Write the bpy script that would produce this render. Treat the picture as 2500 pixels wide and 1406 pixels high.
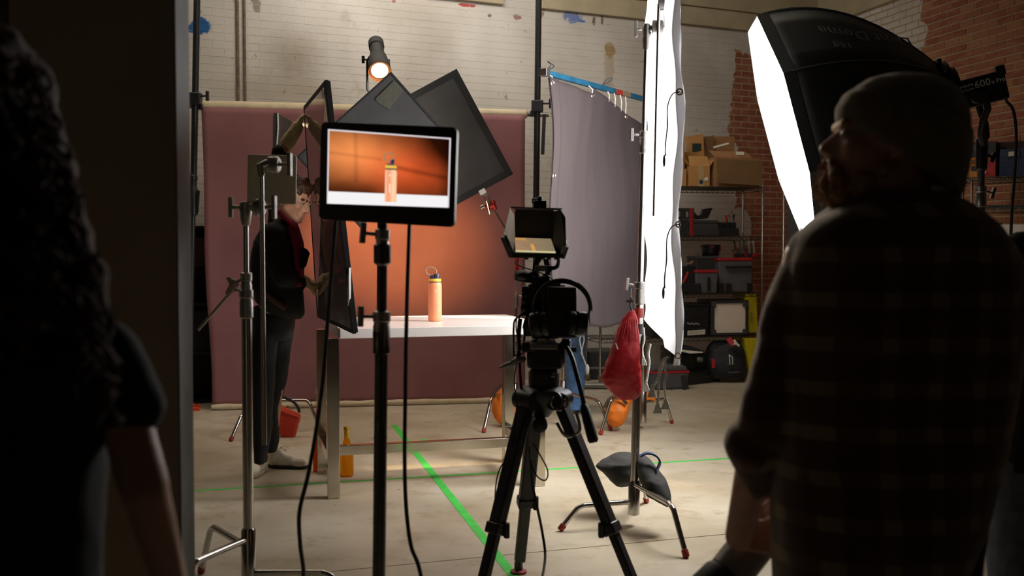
import bpy, bmesh, math, random
from mathutils import Vector, Matrix, noise
V = Vector
C = bpy.context.scene
COL = C.collection
for o in list(bpy.data.objects):
    bpy.data.objects.remove(o)
random.seed(7)

# ------------------------------------------------------------ camera, world, exposure
FPX, HC = 2600.0, 1.35                      # focal length in pixels of a 2500 px wide frame, lens height
PITCH = math.atan(103 / FPX)
cd = bpy.data.cameras.new('camera')
cd.sensor_width = 36.0
cd.lens = 36.0 * FPX / 2500
cd.dof.use_dof = True
cd.dof.focus_distance = 6.0
cd.dof.aperture_fstop = 3.2
cd.clip_start = 0.05
cam = bpy.data.objects.new('camera', cd)
COL.objects.link(cam)
cam.location = (0, 0, HC)
cam.rotation_euler = (math.pi / 2 - PITCH, 0, 0)
C.camera = cam
w = bpy.data.worlds.new('world')
C.world = w
w.use_nodes = True
w.node_tree.nodes['Background'].inputs[0].default_value = (1.0, 0.9, 0.72, 1)
w.node_tree.nodes['Background'].inputs[1].default_value = 0.004
C.view_settings.view_transform = 'Standard'
C.view_settings.look = 'None'
C.view_settings.gamma = 1
C.view_settings.exposure = 0.0
C.view_settings.use_curve_mapping = False

SOFTBOX_POWER = 34.0                         # radiance of the softbox front cloth


def lamp(kind, name, loc, target, power, color, **kw):
    d = bpy.data.lights.new(name, kind)
    d.energy = power
    d.color = color
    for k, v in kw.items():
        setattr(d, k, v)
    o = bpy.data.objects.new(name, d)
    COL.objects.link(o)
    o.location = loc
    o.rotation_euler = (V(target) - V(loc)).to_track_quat('-Z', 'Y').to_euler()
    return o


# unseen overhead fill, dim and warm, without fixtures, over the far half
lamp('AREA', 'unseen_room_fill', (-0.6, 7.6, 4.45), (-0.6, 7.6, 0), 56, (1.0, 0.88, 0.72), shape='RECTANGLE', size=5.0, size_y=2.2, spread=2.6)
# ellipsoidal spotlight over the set (its fixture is built further down)
lamp('SPOT', 'ellipsoidal_beam', (-0.90, 7.14, 2.50), (-0.40, 5.6, 0.6), 420, (1.0, 0.72, 0.42), spot_size=1.0, spot_blend=0.5, shadow_soft_size=0.05)
# gelled lamp washing the painted backdrop, behind the black flags
lamp('AREA', 'wall_wash', (-0.2, 8.7, 4.4), (0.15, 10.75, 3.3), 36, (1.0, 0.94, 0.86), shape='RECTANGLE', size=3.4, size_y=0.4, spread=2.4)  # unseen light without fixture, put in to brighten the upper back wall
wash = lamp('SPOT', 'orange_wash', (-1.02, 7.25, 1.80), (-1.02, 9.0, 1.38), 250, (1.0, 0.52, 0.14), spot_size=1.05, spot_blend=0.9, shadow_soft_size=0.03)
wash.scale = (1.0, 0.72, 1.0)

# added lamp standing in for spotlight spill, rimming the people in front
lamp('SPOT', 'added_rim_lamp', (-0.75, 6.62, 2.75), (0.72, 2.1, 1.25), 330, (1.0, 0.84, 0.64), spot_size=0.34, spot_blend=0.8, shadow_soft_size=0.03)
# small added lamp, hidden behind the preview monitor, to brighten the mirror holder's face
lamp('SPOT', 'added_face_lamp', (-0.38, 3.25, 1.52), (-1.17, 6.0, 1.60), 150, (1.0, 0.84, 0.70), spot_size=0.10, spot_blend=0.6, shadow_soft_size=0.04)

# ------------------------------------------------------------ picture geometry -> room
_cp, _sp = math.cos(PITCH), math.sin(PITCH)


def ray(px, py):
    u, v = (px - 1250) / FPX, (py - 703) / FPX
    return V((u, _cp - v * _sp, -_sp - v * _cp))


def P(px, py, Y):
    d = ray(px, py)
    return V((0, 0, HC)) + d * (Y / d.y)


def F(px, py, z=0.0):
    d = ray(px, py)
    return V((0, 0, HC)) + d * ((z - HC) / d.z)


# ------------------------------------------------------------ materials
def lin(c):
    return tuple((x / 12.92 if x <= 0.04045 else ((x + 0.055) / 1.055) ** 2.4) for x in c)


def rgb(r, g, b):
    return lin((r / 255, g / 255, b / 255))


class NT:
    def __init__(s, name):
        s.m = bpy.data.materials.new(name)
        s.m.use_nodes = True
        s.t = s.m.node_tree
        s.b = s.t.nodes['Principled BSDF']

    def n(s, typ, **kw):
        x = s.t.nodes.new(typ)
        for k, v in kw.items():
            setattr(x, k, v)
        return x

    def put(s, sock, v):
        if hasattr(v, 'is_linked') or hasattr(v, 'links'):
            s.t.links.new(v, sock)
        else:
            if sock.type == 'RGBA' and len(v) == 3:
                v = tuple(v) + (1,)
            sock.default_value = v

    def math(s, op, a, b=0.0, c=0.0, clamp=False):
        x = s.n('ShaderNodeMath', operation=op, use_clamp=clamp)
        s.put(x.inputs[0], a)
        s.put(x.inputs[1], b)
        s.put(x.inputs[2], c)
        return x.outputs[0]

    def step(s, x, lo, hi):
        r = s.n('ShaderNodeMapRange', interpolation_type='SMOOTHSTEP')
        s.put(r.inputs[0], x)
        r.inputs[1].default_value = lo
        r.inputs[2].default_value = hi
        return r.outputs[0]

    def mix(s, f, a, b, mode='MIX'):
        x = s.n('ShaderNodeMix', data_type='RGBA', blend_type=mode)
        s.put(x.inputs[0], f)
        s.put(x.inputs[6], a)
        s.put(x.inputs[7], b)
        return x.outputs[2]

    def pos(s):
        g = s.n('ShaderNodeNewGeometry')
        return g.outputs['Position']

    def obj(s):
        return s.n('ShaderNodeTexCoord').outputs['Object']

    def noise(s, vec, scale, detail=4, rough=0.55, dist=0.0):
        x = s.n('ShaderNodeTexNoise')
        s.t.links.new(vec, x.inputs['Vector'])
        x.inputs['Scale'].default_value = scale
        x.inputs['Detail'].default_value = detail
        x.inputs['Roughness'].default_value = rough
        x.inputs['Distortion'].default_value = dist
        return x.outputs['Fac']

    def bump(s, h, strength=0.3, dist=0.01):
        x = s.n('ShaderNodeBump')
        x.inputs['Strength'].default_value = strength
        x.inputs['Distance'].default_value = dist
        s.t.links.new(h, x.inputs['Height'])
        s.t.links.new(x.outputs[0], s.b.inputs['Normal'])

    def map(s, vec, scale=(1, 1, 1), loc=(0, 0, 0), rot=(0, 0, 0)):
        x = s.n('ShaderNodeMapping')
        s.t.links.new(vec, x.inputs[0])
        x.inputs['Scale'].default_value = scale
        x.inputs['Location'].default_value = loc
        x.inputs['Rotation'].default_value = rot
        return x.outputs[0]

    def set(s, **kw):
        for k, v in kw.items():
            s.put(s.b.inputs[k.replace('_', ' ')], v)


MATS = {}


def M(name, col=None, rough=0.6, metal=0.0, var=0.0, vscale=8.0, bump=0.0, bscale=60.0, spec=0.5, sheen=0.0):
    if name in MATS:
        return MATS[name]
    k = NT(name)
    c = tuple(col)
    if var or bump:
        p = k.obj()
    if var:
        f = k.noise(p, vscale, 5)
        k.set(Base_Color=k.mix(k.step(f, 0.3, 0.7), tuple(x * (1 - var) for x in c), tuple(min(1, x * (1 + var)) for x in c)))
    else:
        k.set(Base_Color=c)
    k.set(Roughness=rough, Metallic=metal)
    k.b.inputs['Specular IOR Level'].default_value = spec
    if sheen:
        k.b.inputs['Sheen Weight'].default_value = sheen
        k.b.inputs['Sheen Roughness'].default_value = 0.6
    if bump:
        k.bump(k.noise(p, bscale, 3), bump, 0.004)
    MATS[name] = k.m
    return k.m


def emit(name, col, strength):
    k = NT(name)
    k.set(Base_Color=col, Emission_Color=col, Roughness=0.5)
    k.b.inputs['Emission Strength'].default_value = strength
    MATS[name] = k.m
    return k.m


CHROME = M('polished_steel', (0.50, 0.485, 0.46), 0.16, 1.0, var=0.08, vscale=30)
STEEL = M('cast_metal', (0.34, 0.32, 0.30), 0.38, 1.0, var=0.15, vscale=40)
BLACKMETAL = M('black_metal', (0.012, 0.012, 0.013), 0.38, 0.0, var=0.3, vscale=30)
BLACKPLASTIC = M('black_plastic', (0.010, 0.010, 0.011), 0.45, var=0.3, vscale=40)
RUBBER = M('black_rubber', (0.008, 0.008, 0.009), 0.6, var=0.2)
REDRUBBER = M('red_rubber', (0.32, 0.03, 0.02), 0.5, var=0.2)
CABLE = M('black_cable', (0.006, 0.006, 0.008), 0.4, var=0.2)
GREYMETAL = M('grey_metal', (0.22, 0.21, 0.19), 0.42, 0.8, var=0.15)
REDMETAL = M('red_anodised', (0.42, 0.03, 0.02), 0.3, 0.5, var=0.1)
WHITECORD = M('white_cord', (0.72, 0.70, 0.66), 0.85, var=0.15, vscale=80)
SKIN = M('skin', (0.52, 0.29, 0.20), 0.5, var=0.08, vscale=25)


# a scratch scene for evaluating modifiers and lettering, removed at the end
TMP = bpy.data.scenes.new('scratch')


def evaluated(o):
    TMP.collection.objects.link(o)
    vl = TMP.view_layers[0]
    vl.update()
    dg = vl.depsgraph
    me = bpy.data.meshes.new_from_object(o.evaluated_get(dg), depsgraph=dg)
    d = o.data
    bpy.data.objects.remove(o)
    (bpy.data.meshes if isinstance(d, bpy.types.Mesh) else bpy.data.curves).remove(d)
    return me


# ------------------------------------------------------------ mesh builder
def frame(d):
    d = V(d).normalized()
    a = V((0, 0, 1)) if abs(d.z) < 0.9 else V((1, 0, 0))
    x = a.cross(d).normalized()
    return x, d.cross(x).normalized(), d


class MB:
    def __init__(s):
        s.v, s.f, s.mi, s.cur = [], [], [], 0

    def add(s, vs, fs):
        o = len(s.v)
        s.v += [tuple(q) for q in vs]
        s.f += [tuple(i + o for i in q) for q in fs]
        s.mi += [s.cur] * len(fs)
        return s

    def hexa(s, p):
        return s.add(p, [(3, 2, 1, 0), (4, 5, 6, 7), (0, 1, 5, 4), (1, 2, 6, 5), (2, 3, 7, 6), (3, 0, 4, 7)])

    def box(s, c, size, R=None):
        a, b, d = (x / 2 for x in size)
        ps = [V(q) for q in ((-a, -b, -d), (a, -b, -d), (a, b, -d), (-a, b, -d), (-a, -b, d), (a, -b, d), (a, b, d), (-a, b, d))]
        if R is not None:
            ps = [R @ q for q in ps]
        return s.hexa([q + V(c) for q in ps])

    def bar(s, a, b, w, h, up=(0, 0, 1)):
        a, b = V(a), V(b)
        d = (b - a).normalized()
        x = d.cross(V(up)).normalized()
        y = x.cross(d).normalized()
        ps = []
        for q in (a, b):
            ps += [q - x * w / 2 - y * h / 2, q + x * w / 2 - y * h / 2, q + x * w / 2 + y * h / 2, q - x * w / 2 + y * h / 2]
        return s.hexa(ps)

    def cyl(s, a, b, r, r2=None, n=14, cap=True):
        return s.tube([a, b], [r, r if r2 is None else r2], n, cap)

    def tube(s, pts, r, n=8, cap=True):
        pts = [V(q) for q in pts]
        k = len(pts)
        rs = r if isinstance(r, (list, tuple)) else [r] * k
        vs, fs = [], []
        x = None
        for i, q in enumerate(pts):
            d = (pts[min(i + 1, k - 1)] - pts[max(i - 1, 0)])
            d = d.normalized() if d.length > 1e-9 else V((0, 0, 1))
            if x is None:
                x, y, _ = frame(d)
            else:
                x = (x - d * x.dot(d))
                x = x.normalized() if x.length > 1e-6 else frame(d)[0]
                y = d.cross(x)
            for j in range(n):
                t = 2 * math.pi * j / n
                vs.append(q + (x * math.cos(t) + y * math.sin(t)) * rs[i])
        for i in range(k - 1):
            for j in range(n):
                a, b = i * n + j, i * n + (j + 1) % n
                fs.append((a, b, b + n, a + n))
        if cap:
            fs.append(tuple(reversed(range(n))))
            fs.append(tuple(range((k - 1) * n, k * n)))
        return s.add(vs, fs)

    def loop(s, pts, r, n=6):
        pts = [V(q) for q in pts]
        return s.tube(pts + [pts[0]], r, n, False)

    def torus(s, c, nrm, R, r, n=16, m=6):
        x, y, _ = frame(nrm)
        return s.loop([V(c) + (x * math.cos(2 * math.pi * i / n) + y * math.sin(2 * math.pi * i / n)) * R for i in range(n)], r, m)

    def lathe(s, prof, c, axis=(0, 0, 1), n=20):
        x, y, d = frame(axis)
        c = V(c)
        vs, fs = [], []
        for (r, h) in prof:
            for j in range(n):
                t = 2 * math.pi * j / n
                vs.append(c + d * h + (x * math.cos(t) + y * math.sin(t)) * max(r, 1e-5))
        for i in range(len(prof) - 1):
            for j in range(n):
                a, b = i * n + j, i * n + (j + 1) % n
                fs.append((a, b, b + n, a + n))
        fs.append(tuple(reversed(range(n))))
        fs.append(tuple(range((len(prof) - 1) * n, len(prof) * n)))
        return s.add(vs, fs)

    def ell(s, c, r, R=None, nu=18, nv=10):
        c = V(c)
        vs, fs = [], []
        for i in range(nv + 1):
            a = -math.pi / 2 + math.pi * i / nv
            for j in range(nu):
                t = 2 * math.pi * j / nu
                q = V((r[0] * math.cos(a) * math.cos(t), r[1] * math.cos(a) * math.sin(t), r[2] * math.sin(a)))
                if i == 0 or i == nv:
                    q += V((1e-4 * math.cos(t), 1e-4 * math.sin(t), 0))
                vs.append(c + (R @ q if R is not None else q))
        for i in range(nv):
            for j in range(nu):
                a, b = i * nu + j, i * nu + (j + 1) % nu
                fs.append((a, b, b + nu, a + nu))
        fs.append(tuple(reversed(range(nu))))
        fs.append(tuple(range(nv * nu, nv * nu + nu)))
        return s.add(vs, fs)

    def cap(s, a, b, r0, r1, n=12):
        """tapered capsule"""
        a, b = V(a), V(b)
        d = (b - a).normalized() if (b - a).length > 1e-6 else V((0, 0, 1))
        pts, rs = [], []
        for i in range(5):
            t = math.pi / 2 * i / 4
            pts.append(a - d * r0 * math.cos(t))
            rs.append(max(r0 * math.sin(t), 1e-4))
        for i in range(5):
            t = math.pi / 2 * i / 4
            pts.append(b + d * r1 * math.sin(t))
            rs.append(max(r1 * math.cos(t), 1e-4))
        return s.tube(pts, rs, n, True)

    def prism(s, poly, off):
        poly = [V(q) for q in poly]
        off = V(off)
        n = len(poly)
        vs = poly + [q + off for q in poly]
        fs = [tuple(reversed(range(n))), tuple(range(n, 2 * n))]
        for i in range(n):
            j = (i + 1) % n
            fs.append((i, j, j + n, i + n))
        return s.add(vs, fs)

    def grid(s, fn, nu, nv):
        vs = [fn(i / nu, j / nv) for j in range(nv + 1) for i in range(nu + 1)]
        fs = []
        for j in range(nv):
            for i in range(nu):
                a = j * (nu + 1) + i
                fs.append((a, a + 1, a + nu + 2, a + nu + 1))
        return s.add(vs, fs)

    def loft(s, rings):
        n = len(rings[0])
        vs = [q for r in rings for q in r]
        fs = []
        for i in range(len(rings) - 1):
            for j in range(n):
                a, b = i * n + j, i * n + (j + 1) % n
                fs.append((a, b, b + n, a + n))
        fs.append(tuple(reversed(range(n))))
        fs.append(tuple(range((len(rings) - 1) * n, len(rings) * n)))
        return s.add(vs, fs)

    def rows(s, rws, n=24, p=2.4):
        """loft of upright sections: (py, left px, right px, Y, depth)"""
        rings = []
        for (py, l, r, Y, dep) in rws:
            a, b = P(l, py, Y), P(r, py, Y)
            c = (a + b) / 2
            rx = (b - a).length / 2
            ring = []
            for j in range(n):
                t = 2 * math.pi * j / n
                ct, st = math.cos(t), math.sin(t)
                ring.append(c + V((math.copysign(abs(ct) ** (2 / p), ct) * rx, math.copysign(abs(st) ** (2 / p), st) * dep / 2, 0)))
            rings.append(ring)
        return s.loft(rings)

    def mesh(s, name, off=V((0, 0, 0))):
        me = bpy.data.meshes.new(name)
        me.from_pydata([(x - off.x, y - off.y, z - off.z) for (x, y, z) in s.v], [], s.f)
        me.polygons.foreach_set('material_index', s.mi)
        return me

    def build(s, name, mat, parent=None, smooth=35, bevel=0.0, fix=True, sub=0, solid=0.0):
        off = V((0, 0, 0))
        q = parent
        while q is not None:
            off = off + q.location
            q = q.parent
        me = s.mesh(name, off)
        for m in (mat if isinstance(mat, (list, tuple)) else [mat]):
            me.materials.append(m)
        if fix:
            bm = bmesh.new()
            bm.from_mesh(me)
            bmesh.ops.recalc_face_normals(bm, faces=bm.faces)
            bm.to_mesh(me)
            bm.free()
        if smooth:
            me.polygons.foreach_set('use_smooth', [True] * len(me.polygons))
            me.set_sharp_from_angle(angle=math.radians(smooth))
        o = bpy.data.objects.new(name, me)
        COL.objects.link(o)
        if parent is not None:
            o.parent = parent
        if solid:
            md = o.modifiers.new('solid', 'SOLIDIFY')
            md.thickness = solid
            md.offset = 0
        if bevel:
            md = o.modifiers.new('bevel', 'BEVEL')
            md.width = bevel
            md.segments = 2
            md.limit_method = 'ANGLE'
        if sub:
            md = o.modifiers.new('sub', 'SUBSURF')
            md.levels = md.render_levels = sub
        return o


def blob(mb, name, mat, parent=None, voxel=0.008, smooth=6, nz=0.0, nsc=20.0, fac=0.5):
    """one continuous skin round all the volumes in mb"""
    me = mb.mesh('tmp')
    o = bpy.data.objects.new('tmp', me)
    r = o.modifiers.new('r', 'REMESH')
    r.mode = 'VOXEL'
    r.voxel_size = voxel
    if smooth:
        q = o.modifiers.new('s', 'SMOOTH')
        q.iterations = smooth
        q.factor = fac
    m2 = evaluated(o)
    off = V((0, 0, 0))
    q = parent
    while q is not None:
        off = off + q.location
        q = q.parent
    nrm = [v_.vector.copy() for v_ in m2.vertex_normals] if nz else None
    flat = []
    for i, vtx in enumerate(m2.vertices):
        co = vtx.co
        if nz:
            co = co + nrm[i] * (noise.noise(co * nsc) * nz + noise.noise(co * nsc * 2.3) * nz * 0.4)
        flat += [co.x - off.x, co.y - off.y, co.z - off.z]
    m2.vertices.foreach_set('co', flat)
    m2.update()
    m2.materials.clear()
    m2.materials.append(mat)
    m2.polygons.foreach_set('use_smooth', [True] * len(m2.polygons))
    m2.name = name
    o = bpy.data.objects.new(name, m2)
    COL.objects.link(o)
    if parent is not None:
        o.parent = parent
    return o


def tag(o, label, cat, group=None):
    o['label'] = label
    o['category'] = cat
    if group:
        o['group'] = group
    return o


def E(name, loc, label, cat, group=None):
    o = bpy.data.objects.new(name, None)
    o.empty_display_size = 0.1
    COL.objects.link(o)
    o.location = loc
    return tag(o, label, cat, group)


def struct(o):
    o['kind'] = 'structure'
    return o


def spline(pts, k=8):
    """Catmull-Rom through pts"""
    pts = [V(p) for p in pts]
    out = []
    n = len(pts)
    for i in range(n - 1):
        p0, p1, p2, p3 = pts[max(i - 1, 0)], pts[i], pts[i + 1], pts[min(i + 2, n - 1)]
        for j in range(k):
            t = j / k
            out.append(0.5 * ((2 * p1) + (p2 - p0) * t + (2 * p0 - 5 * p1 + 4 * p2 - p3) * t * t + (3 * p1 - p0 - 3 * p2 + p3) * t ** 3))
    out.append(pts[-1])
    return out


def text(name, body, size, loc, xdir, ydir, mat, parent, depth=0.0006, align='CENTER'):
    cu = bpy.data.curves.new(name, 'FONT')
    cu.body = body
    cu.size = size
    cu.align_x = align
    cu.align_y = 'CENTER'
    cu.extrude = depth
    cu.resolution_u = 2
    o = bpy.data.objects.new('tmp', cu)
    me = evaluated(o)
    x = V(xdir).normalized()
    z = x.cross(V(ydir)).normalized()
    y = z.cross(x)
    R = Matrix((x, y, z)).transposed().to_4x4()
    off = V((0, 0, 0))
    q = parent
    while q is not None:
        off = off + q.location
        q = q.parent
    me.transform(Matrix.Translation(V(loc) - off) @ R)
    me.materials.clear()
    me.materials.append(mat)
    me.name = name
    o = bpy.data.objects.new(name, me)
    COL.objects.link(o)
    o.parent = parent
    return o


WHITEINK = M('white_ink', (0.75, 0.75, 0.74), 0.6, var=0.05)
BLACKINK = M('black_ink', (0.03, 0.03, 0.03), 0.7, var=0.05)
# ============================================================ the room
# back wall runs away to the right, right wall comes back towards the camera
BW0 = V((-2.66, 9.40, 0))
BWD = V((1, 0.48, 0)).normalized()
BWN = V((BWD.y, -BWD.x, 0))                  # towards the room
CORNER = BW0 + BWD * 6.86
RWD = V((0.26, -0.966, 0)).normalized()
RWN = V((RWD.y, -RWD.x, 0))
COURSE, BRL = 0.070, 0.205


def wall_sz(px, py, o, d):
    """where the sight line through a picture point meets a wall: (distance along, height)"""
    r = ray(px, py)
    n = V((d.y, -d.x, 0))
    t = (o - V((0, 0, HC))).dot(n) / r.dot(n)
    q = V((0, 0, HC)) + r * t
    return (q - o).dot(d), q.z


def brick_mat(name, o, d, exposed, smears, sandy=False):
    """painted brick: bare red where the paint has come off. exposed(k, s, z) -> bare mask"""
    k = NT(name)
    p = k.pos()
    sub = k.n('ShaderNodeVectorMath', operation='SUBTRACT')
    k.t.links.new(p, sub.inputs[0])
    sub.inputs[1].default_value = o
    dot = k.n('ShaderNodeVectorMath', operation='DOT_PRODUCT')
    k.t.links.new(sub.outputs[0], dot.inputs[0])
    dot.inputs[1].default_value = d
    s = dot.outputs['Value']
    z = k.n('ShaderNodeSeparateXYZ')
    k.t.links.new(p, z.inputs[0])
    z = z.outputs[2]
    n1 = k.noise(p, 3.0, 6, 0.6)
    n2 = k.noise(p, 22.0, 5, 0.6)
    big = k.noise(p, 0.9, 3)
    paint = k.mix(k.step(big, 0.35, 0.7), rgb(208, 201, 190), rgb(184, 175, 162))
    paint = k.mix(k.math('MULTIPLY', k.step(n1, 0.60, 0.75), 0.45), paint, rgb(150, 135, 112))
    # chips and specks
    paint = k.mix(k.step(k.noise(p, 46.0, 3, 0.7), 0.70, 0.74), paint, rgb(70, 55, 42))
    paint = k.mix(k.math('MULTIPLY', k.step(k.noise(p, 9.0, 4, 0.7), 0.66, 0.72), 0.6), paint, rgb(120, 100, 80))
    for (cs, cz, rs, rz, col, amt, edge, lo_) in smears:
        ds = k.math('DIVIDE', k.math('SUBTRACT', s, cs), rs)
        dz = k.math('DIVIDE', k.math('SUBTRACT', z, cz), rz)
        r = k.math('SQRT', k.math('ADD', k.math('MULTIPLY', ds, ds), k.math('MULTIPLY', dz, dz)))
        r = k.math('ADD', r, k.math('MULTIPLY', k.math('SUBTRACT', n2, 0.5), edge))
        m = k.math('MULTIPLY', k.math('SUBTRACT', 1.0, k.step(r, lo_, 1.0)), amt)
        paint = k.mix(m, paint, col)
    info = k.n('ShaderNodeObjectInfo')
    rnd = info.outputs['Random']
    cell = k.noise(k.map(p, (5, 5, 14)), 1.0, 1)
    red = k.mix(k.step(cell, 0.3, 0.7), rgb(138, 76, 54), rgb(160, 104, 76))
    red = k.mix(k.step(rnd, 0.1, 0.9), red, k.mix(rnd, rgb(128, 62, 48), rgb(164, 116, 82)))
    red = k.mix(k.math('MULTIPLY', k.step(n2, 0.55, 0.75), 0.4), red, rgb(150, 120, 90))
    if sandy:
        red = k.mix(n2, rgb(158, 132, 100), rgb(196, 172, 138))
    bare = exposed(k, s, z, n1, n2)
    k.set(Base_Color=k.mix(bare, paint, red), Roughness=0.75)
    k.bump(k.math('ADD', n2, k.math('MULTIPLY', k.noise(p, 120, 3), 0.5)), 0.35, 0.006)
    return k.m


def exp_back(k, s, z, n1, n2):
    w1 = k.math('ADD', k.math('MULTIPLY', k.math('SUBTRACT', n1, 0.5), 0.5), k.math('MULTIPLY', k.math('SUBTRACT', n2, 0.5), 0.15))
    a = k.step(k.math('ADD', s, w1), 5.66, 5.67)
    b = k.math('SUBTRACT', 1.0, k.step(k.math('ADD', z, w1), 3.52, 3.53))
    m = k.math('MULTIPLY', a, b)
    # a patch of paint left standing behind the rack
    ds = k.math('DIVIDE', k.math('SUBTRACT', s, 5.76), 0.17)
    dz = k.math('DIVIDE', k.math('SUBTRACT', z, 1.55), 0.22)
    r = k.math('ADD', k.math('SQRT', k.math('ADD', k.math('MULTIPLY', ds, ds), k.math('MULTIPLY', dz, dz))), w1)
    return k.math('MULTIPLY', m, k.step(r, 0.99, 1.01))


def exp_right(k, s, z, n1, n2):
    w1 = k.math('ADD', k.math('MULTIPLY', k.math('SUBTRACT', n1, 0.5), 0.5), k.math('MULTIPLY', k.math('SUBTRACT', n2, 0.5), 0.12))
    up = k.step(k.math('ADD', s, w1), 1.90, 1.91)
    low = k.math('SUBTRACT', 1.0, k.step(k.math('ADD', z, w1), 2.9, 2.91))
    return k.math('MAXIMUM', up, low)


def sm(px, py, rpx, rpy, col, amt=1.0, edge=1.2, lo_=0.7):
    s, z = wall_sz(px, py, BW0, BWD)
    s2, _ = wall_sz(px + rpx, py, BW0, BWD)
    _, z2 = wall_sz(px, py + rpy, BW0, BWD)
    return (s, z, abs(s2 - s), abs(z2 - z), col, amt, edge, lo_)


BLUE, YEL = rgb(20, 90, 150), rgb(150, 115, 30)
MW_BACK = brick_mat('painted_brick_back', BW0, BWD, exp_back, [
    sm(490, 62, 28, 24, BLUE, 1.0, 0.9), sm(466, 70, 12, 12, BLUE, 1.0, 0.8), sm(1140, 13, 26, 5, rgb(170, 40, 40), 0.9, 0.8),
    sm(1398, 42, 24, 16, rgb(50, 95, 170), 0.75, 2.6), sm(1420, 52, 10, 4, rgb(50, 95, 170), 0.9, 1.0),
    sm(1489, 122, 15, 20, YEL, 0.85, 1.6), sm(1487, 165, 14, 70, rgb(165, 140, 100), 0.5, 1.2),
    sm(715, 145, 105, 105, rgb(128, 112, 84), 0.55, 0.5, 0.0), sm(700, 225, 240, 60, rgb(150, 134, 104), 0.45, 0.4, 0.0), sm(625, 10, 12, 24, rgb(110, 95, 70), 0.7, 1.6),
    sm(1262, 42, 12, 7, rgb(130, 70, 55), 0.8, 1.6), sm(1195, 38, 6, 5, rgb(110, 70, 55), 0.8, 1.4),
    sm(1322, 32, 9, 12, rgb(140, 105, 75), 0.8, 1.6), sm(961, 3, 5, 4, rgb(140, 60, 50), 0.8, 1.0),
    sm(1450, 52, 4, 16, rgb(70, 55, 45), 0.8, 1.8), sm(1470, 46, 4, 14, rgb(80, 60, 50), 0.8, 1.8)])
MW_RIGHT = brick_mat('bare_brick_right', CORNER, RWD, exp_right, [])
MORTAR_B = brick_mat('painted_mortar_back', BW0, BWD, exp_back, [sm(490, 62, 28, 24, BLUE, 1.0, 0.9)], True)
# bare joints are sandy, painted joints take the wall paint
k = NT('sandy_mortar')
p_ = k.pos()
k.set(Base_Color=k.mix(k.noise(p_, 14, 5), rgb(158, 132, 100), rgb(196, 172, 138)), Roughness=0.95)
k.bump(k.noise(p_, 90, 4), 0.5, 0.006)
MORTAR_R = k.m


def brick_wall(wname, o, d, n, length, height, mbrick, mmortar, vis, JOINT=0.013, rec=0.006, prj=0.004, e=0.005, bare=None):
    """slab plus bricks; vis(s, z) -> True when the brick is one of those picked apart singly"""
    mb = MB()
    back = -n * 0.30
    a, b = o - n * rec, o + d * length - n * rec
    mb.hexa([a + back, b + back, b, a, a + back + V((0, 0, height)), b + back + V((0, 0, height)), b + V((0, 0, height)), a + V((0, 0, height))])
    wl = struct(mb.build(wname, mmortar, None, smooth=0))
    rest = MB()
    shared = {}
    rows = int(height / COURSE)
    cand = []
    J0 = JOINT
    for r in range(rows):
        s = -(r % 2) * BRL / 2
        while s < length:
            JOINT = 0.012 if bare and bare(s + .1, r * COURSE) else J0
            s0, s1 = max(s, 0) + JOINT / 2, min(s + BRL, length) - JOINT / 2
            s += BRL
            if s1 - s0 < 0.03:
                continue
            cand.append((s0, s1, r * COURSE + JOINT / 2, (r + 1) * COURSE - JOINT / 2))
    single = [c for c in cand if vis((c[0] + c[1]) / 2, (c[2] + c[3]) / 2)]
    single.sort(key=lambda c: (o + d * c[0]).y)
    single = set(single[:300])
    for (s0, s1, z0, z1) in cand:
        pr = random.random() * prj
        c = o + d * ((s0 + s1) / 2) + V((0, 0, (z0 + z1) / 2))
        L, H = (s1 - s0) / 2, (z1 - z0) / 2

        def pts(cc):
            q = []
            for (dep, m) in ((-0.008, 0.0), (pr - 0.003, 0.0), (pr, e)):
                for (u, v) in ((-1, -1), (1, -1), (1, 1), (-1, 1)):
                    q.append(cc + d * (u * (L - m)) + V((0, 0, v * (H - m))) + n * dep)
            return q
        fs = []
        for kx in (0, 4):
            for i in range(4):
                j = (i + 1) % 4
                fs.append((kx + i, kx + j, kx + 4 + j, kx + 4 + i))
        fs.append((8, 9, 10, 11))
        if (s0, s1, z0, z1) in single:
            q = MB()
            q.add(pts(c), fs)
            q.build('brick', mbrick, wl, smooth=0, fix=False)
        else:
            rest.add(pts(c), fs)
    r = rest.build('brickwork', mbrick, wl, smooth=0, fix=False)
    r['kind'] = 'stuff'
    return wl


def proj(q):
    d = q - V((0, 0, HC))
    y = d.y * _cp - d.z * _sp
    zz = d.y * _sp + d.z * _cp
    return 1250 + FPX * d.x / y, 703 - FPX * zz / y


def vis_back(s, z):
    x, y = proj(BW0 + BWD * s + V((0, 0, z)))
    return 425 < x < 1800 and -12 < y < 262


def vis_right(s, z):
    x, y = proj(CORNER + RWD * s + V((0, 0, z)))
    return 2110 < x < 2515 and -10 < y < 560


RH = 4.6
BW_START = BW0 - BWD * 1.4
brick_wall('wall_back', BW_START, BWD, BWN, 8.26, RH, MW_BACK, MORTAR_B, lambda s, z: vis_back(s - 1.4, z), 0.0032, 0.0019, 0.0012, 0.0014, lambda s, z: s > 1.4 + 5.5 and z < 3.55)
brick_wall('wall_right', CORNER, RWD, RWN, 9.5, RH, MW_RIGHT, MORTAR_R, vis_right)

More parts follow.
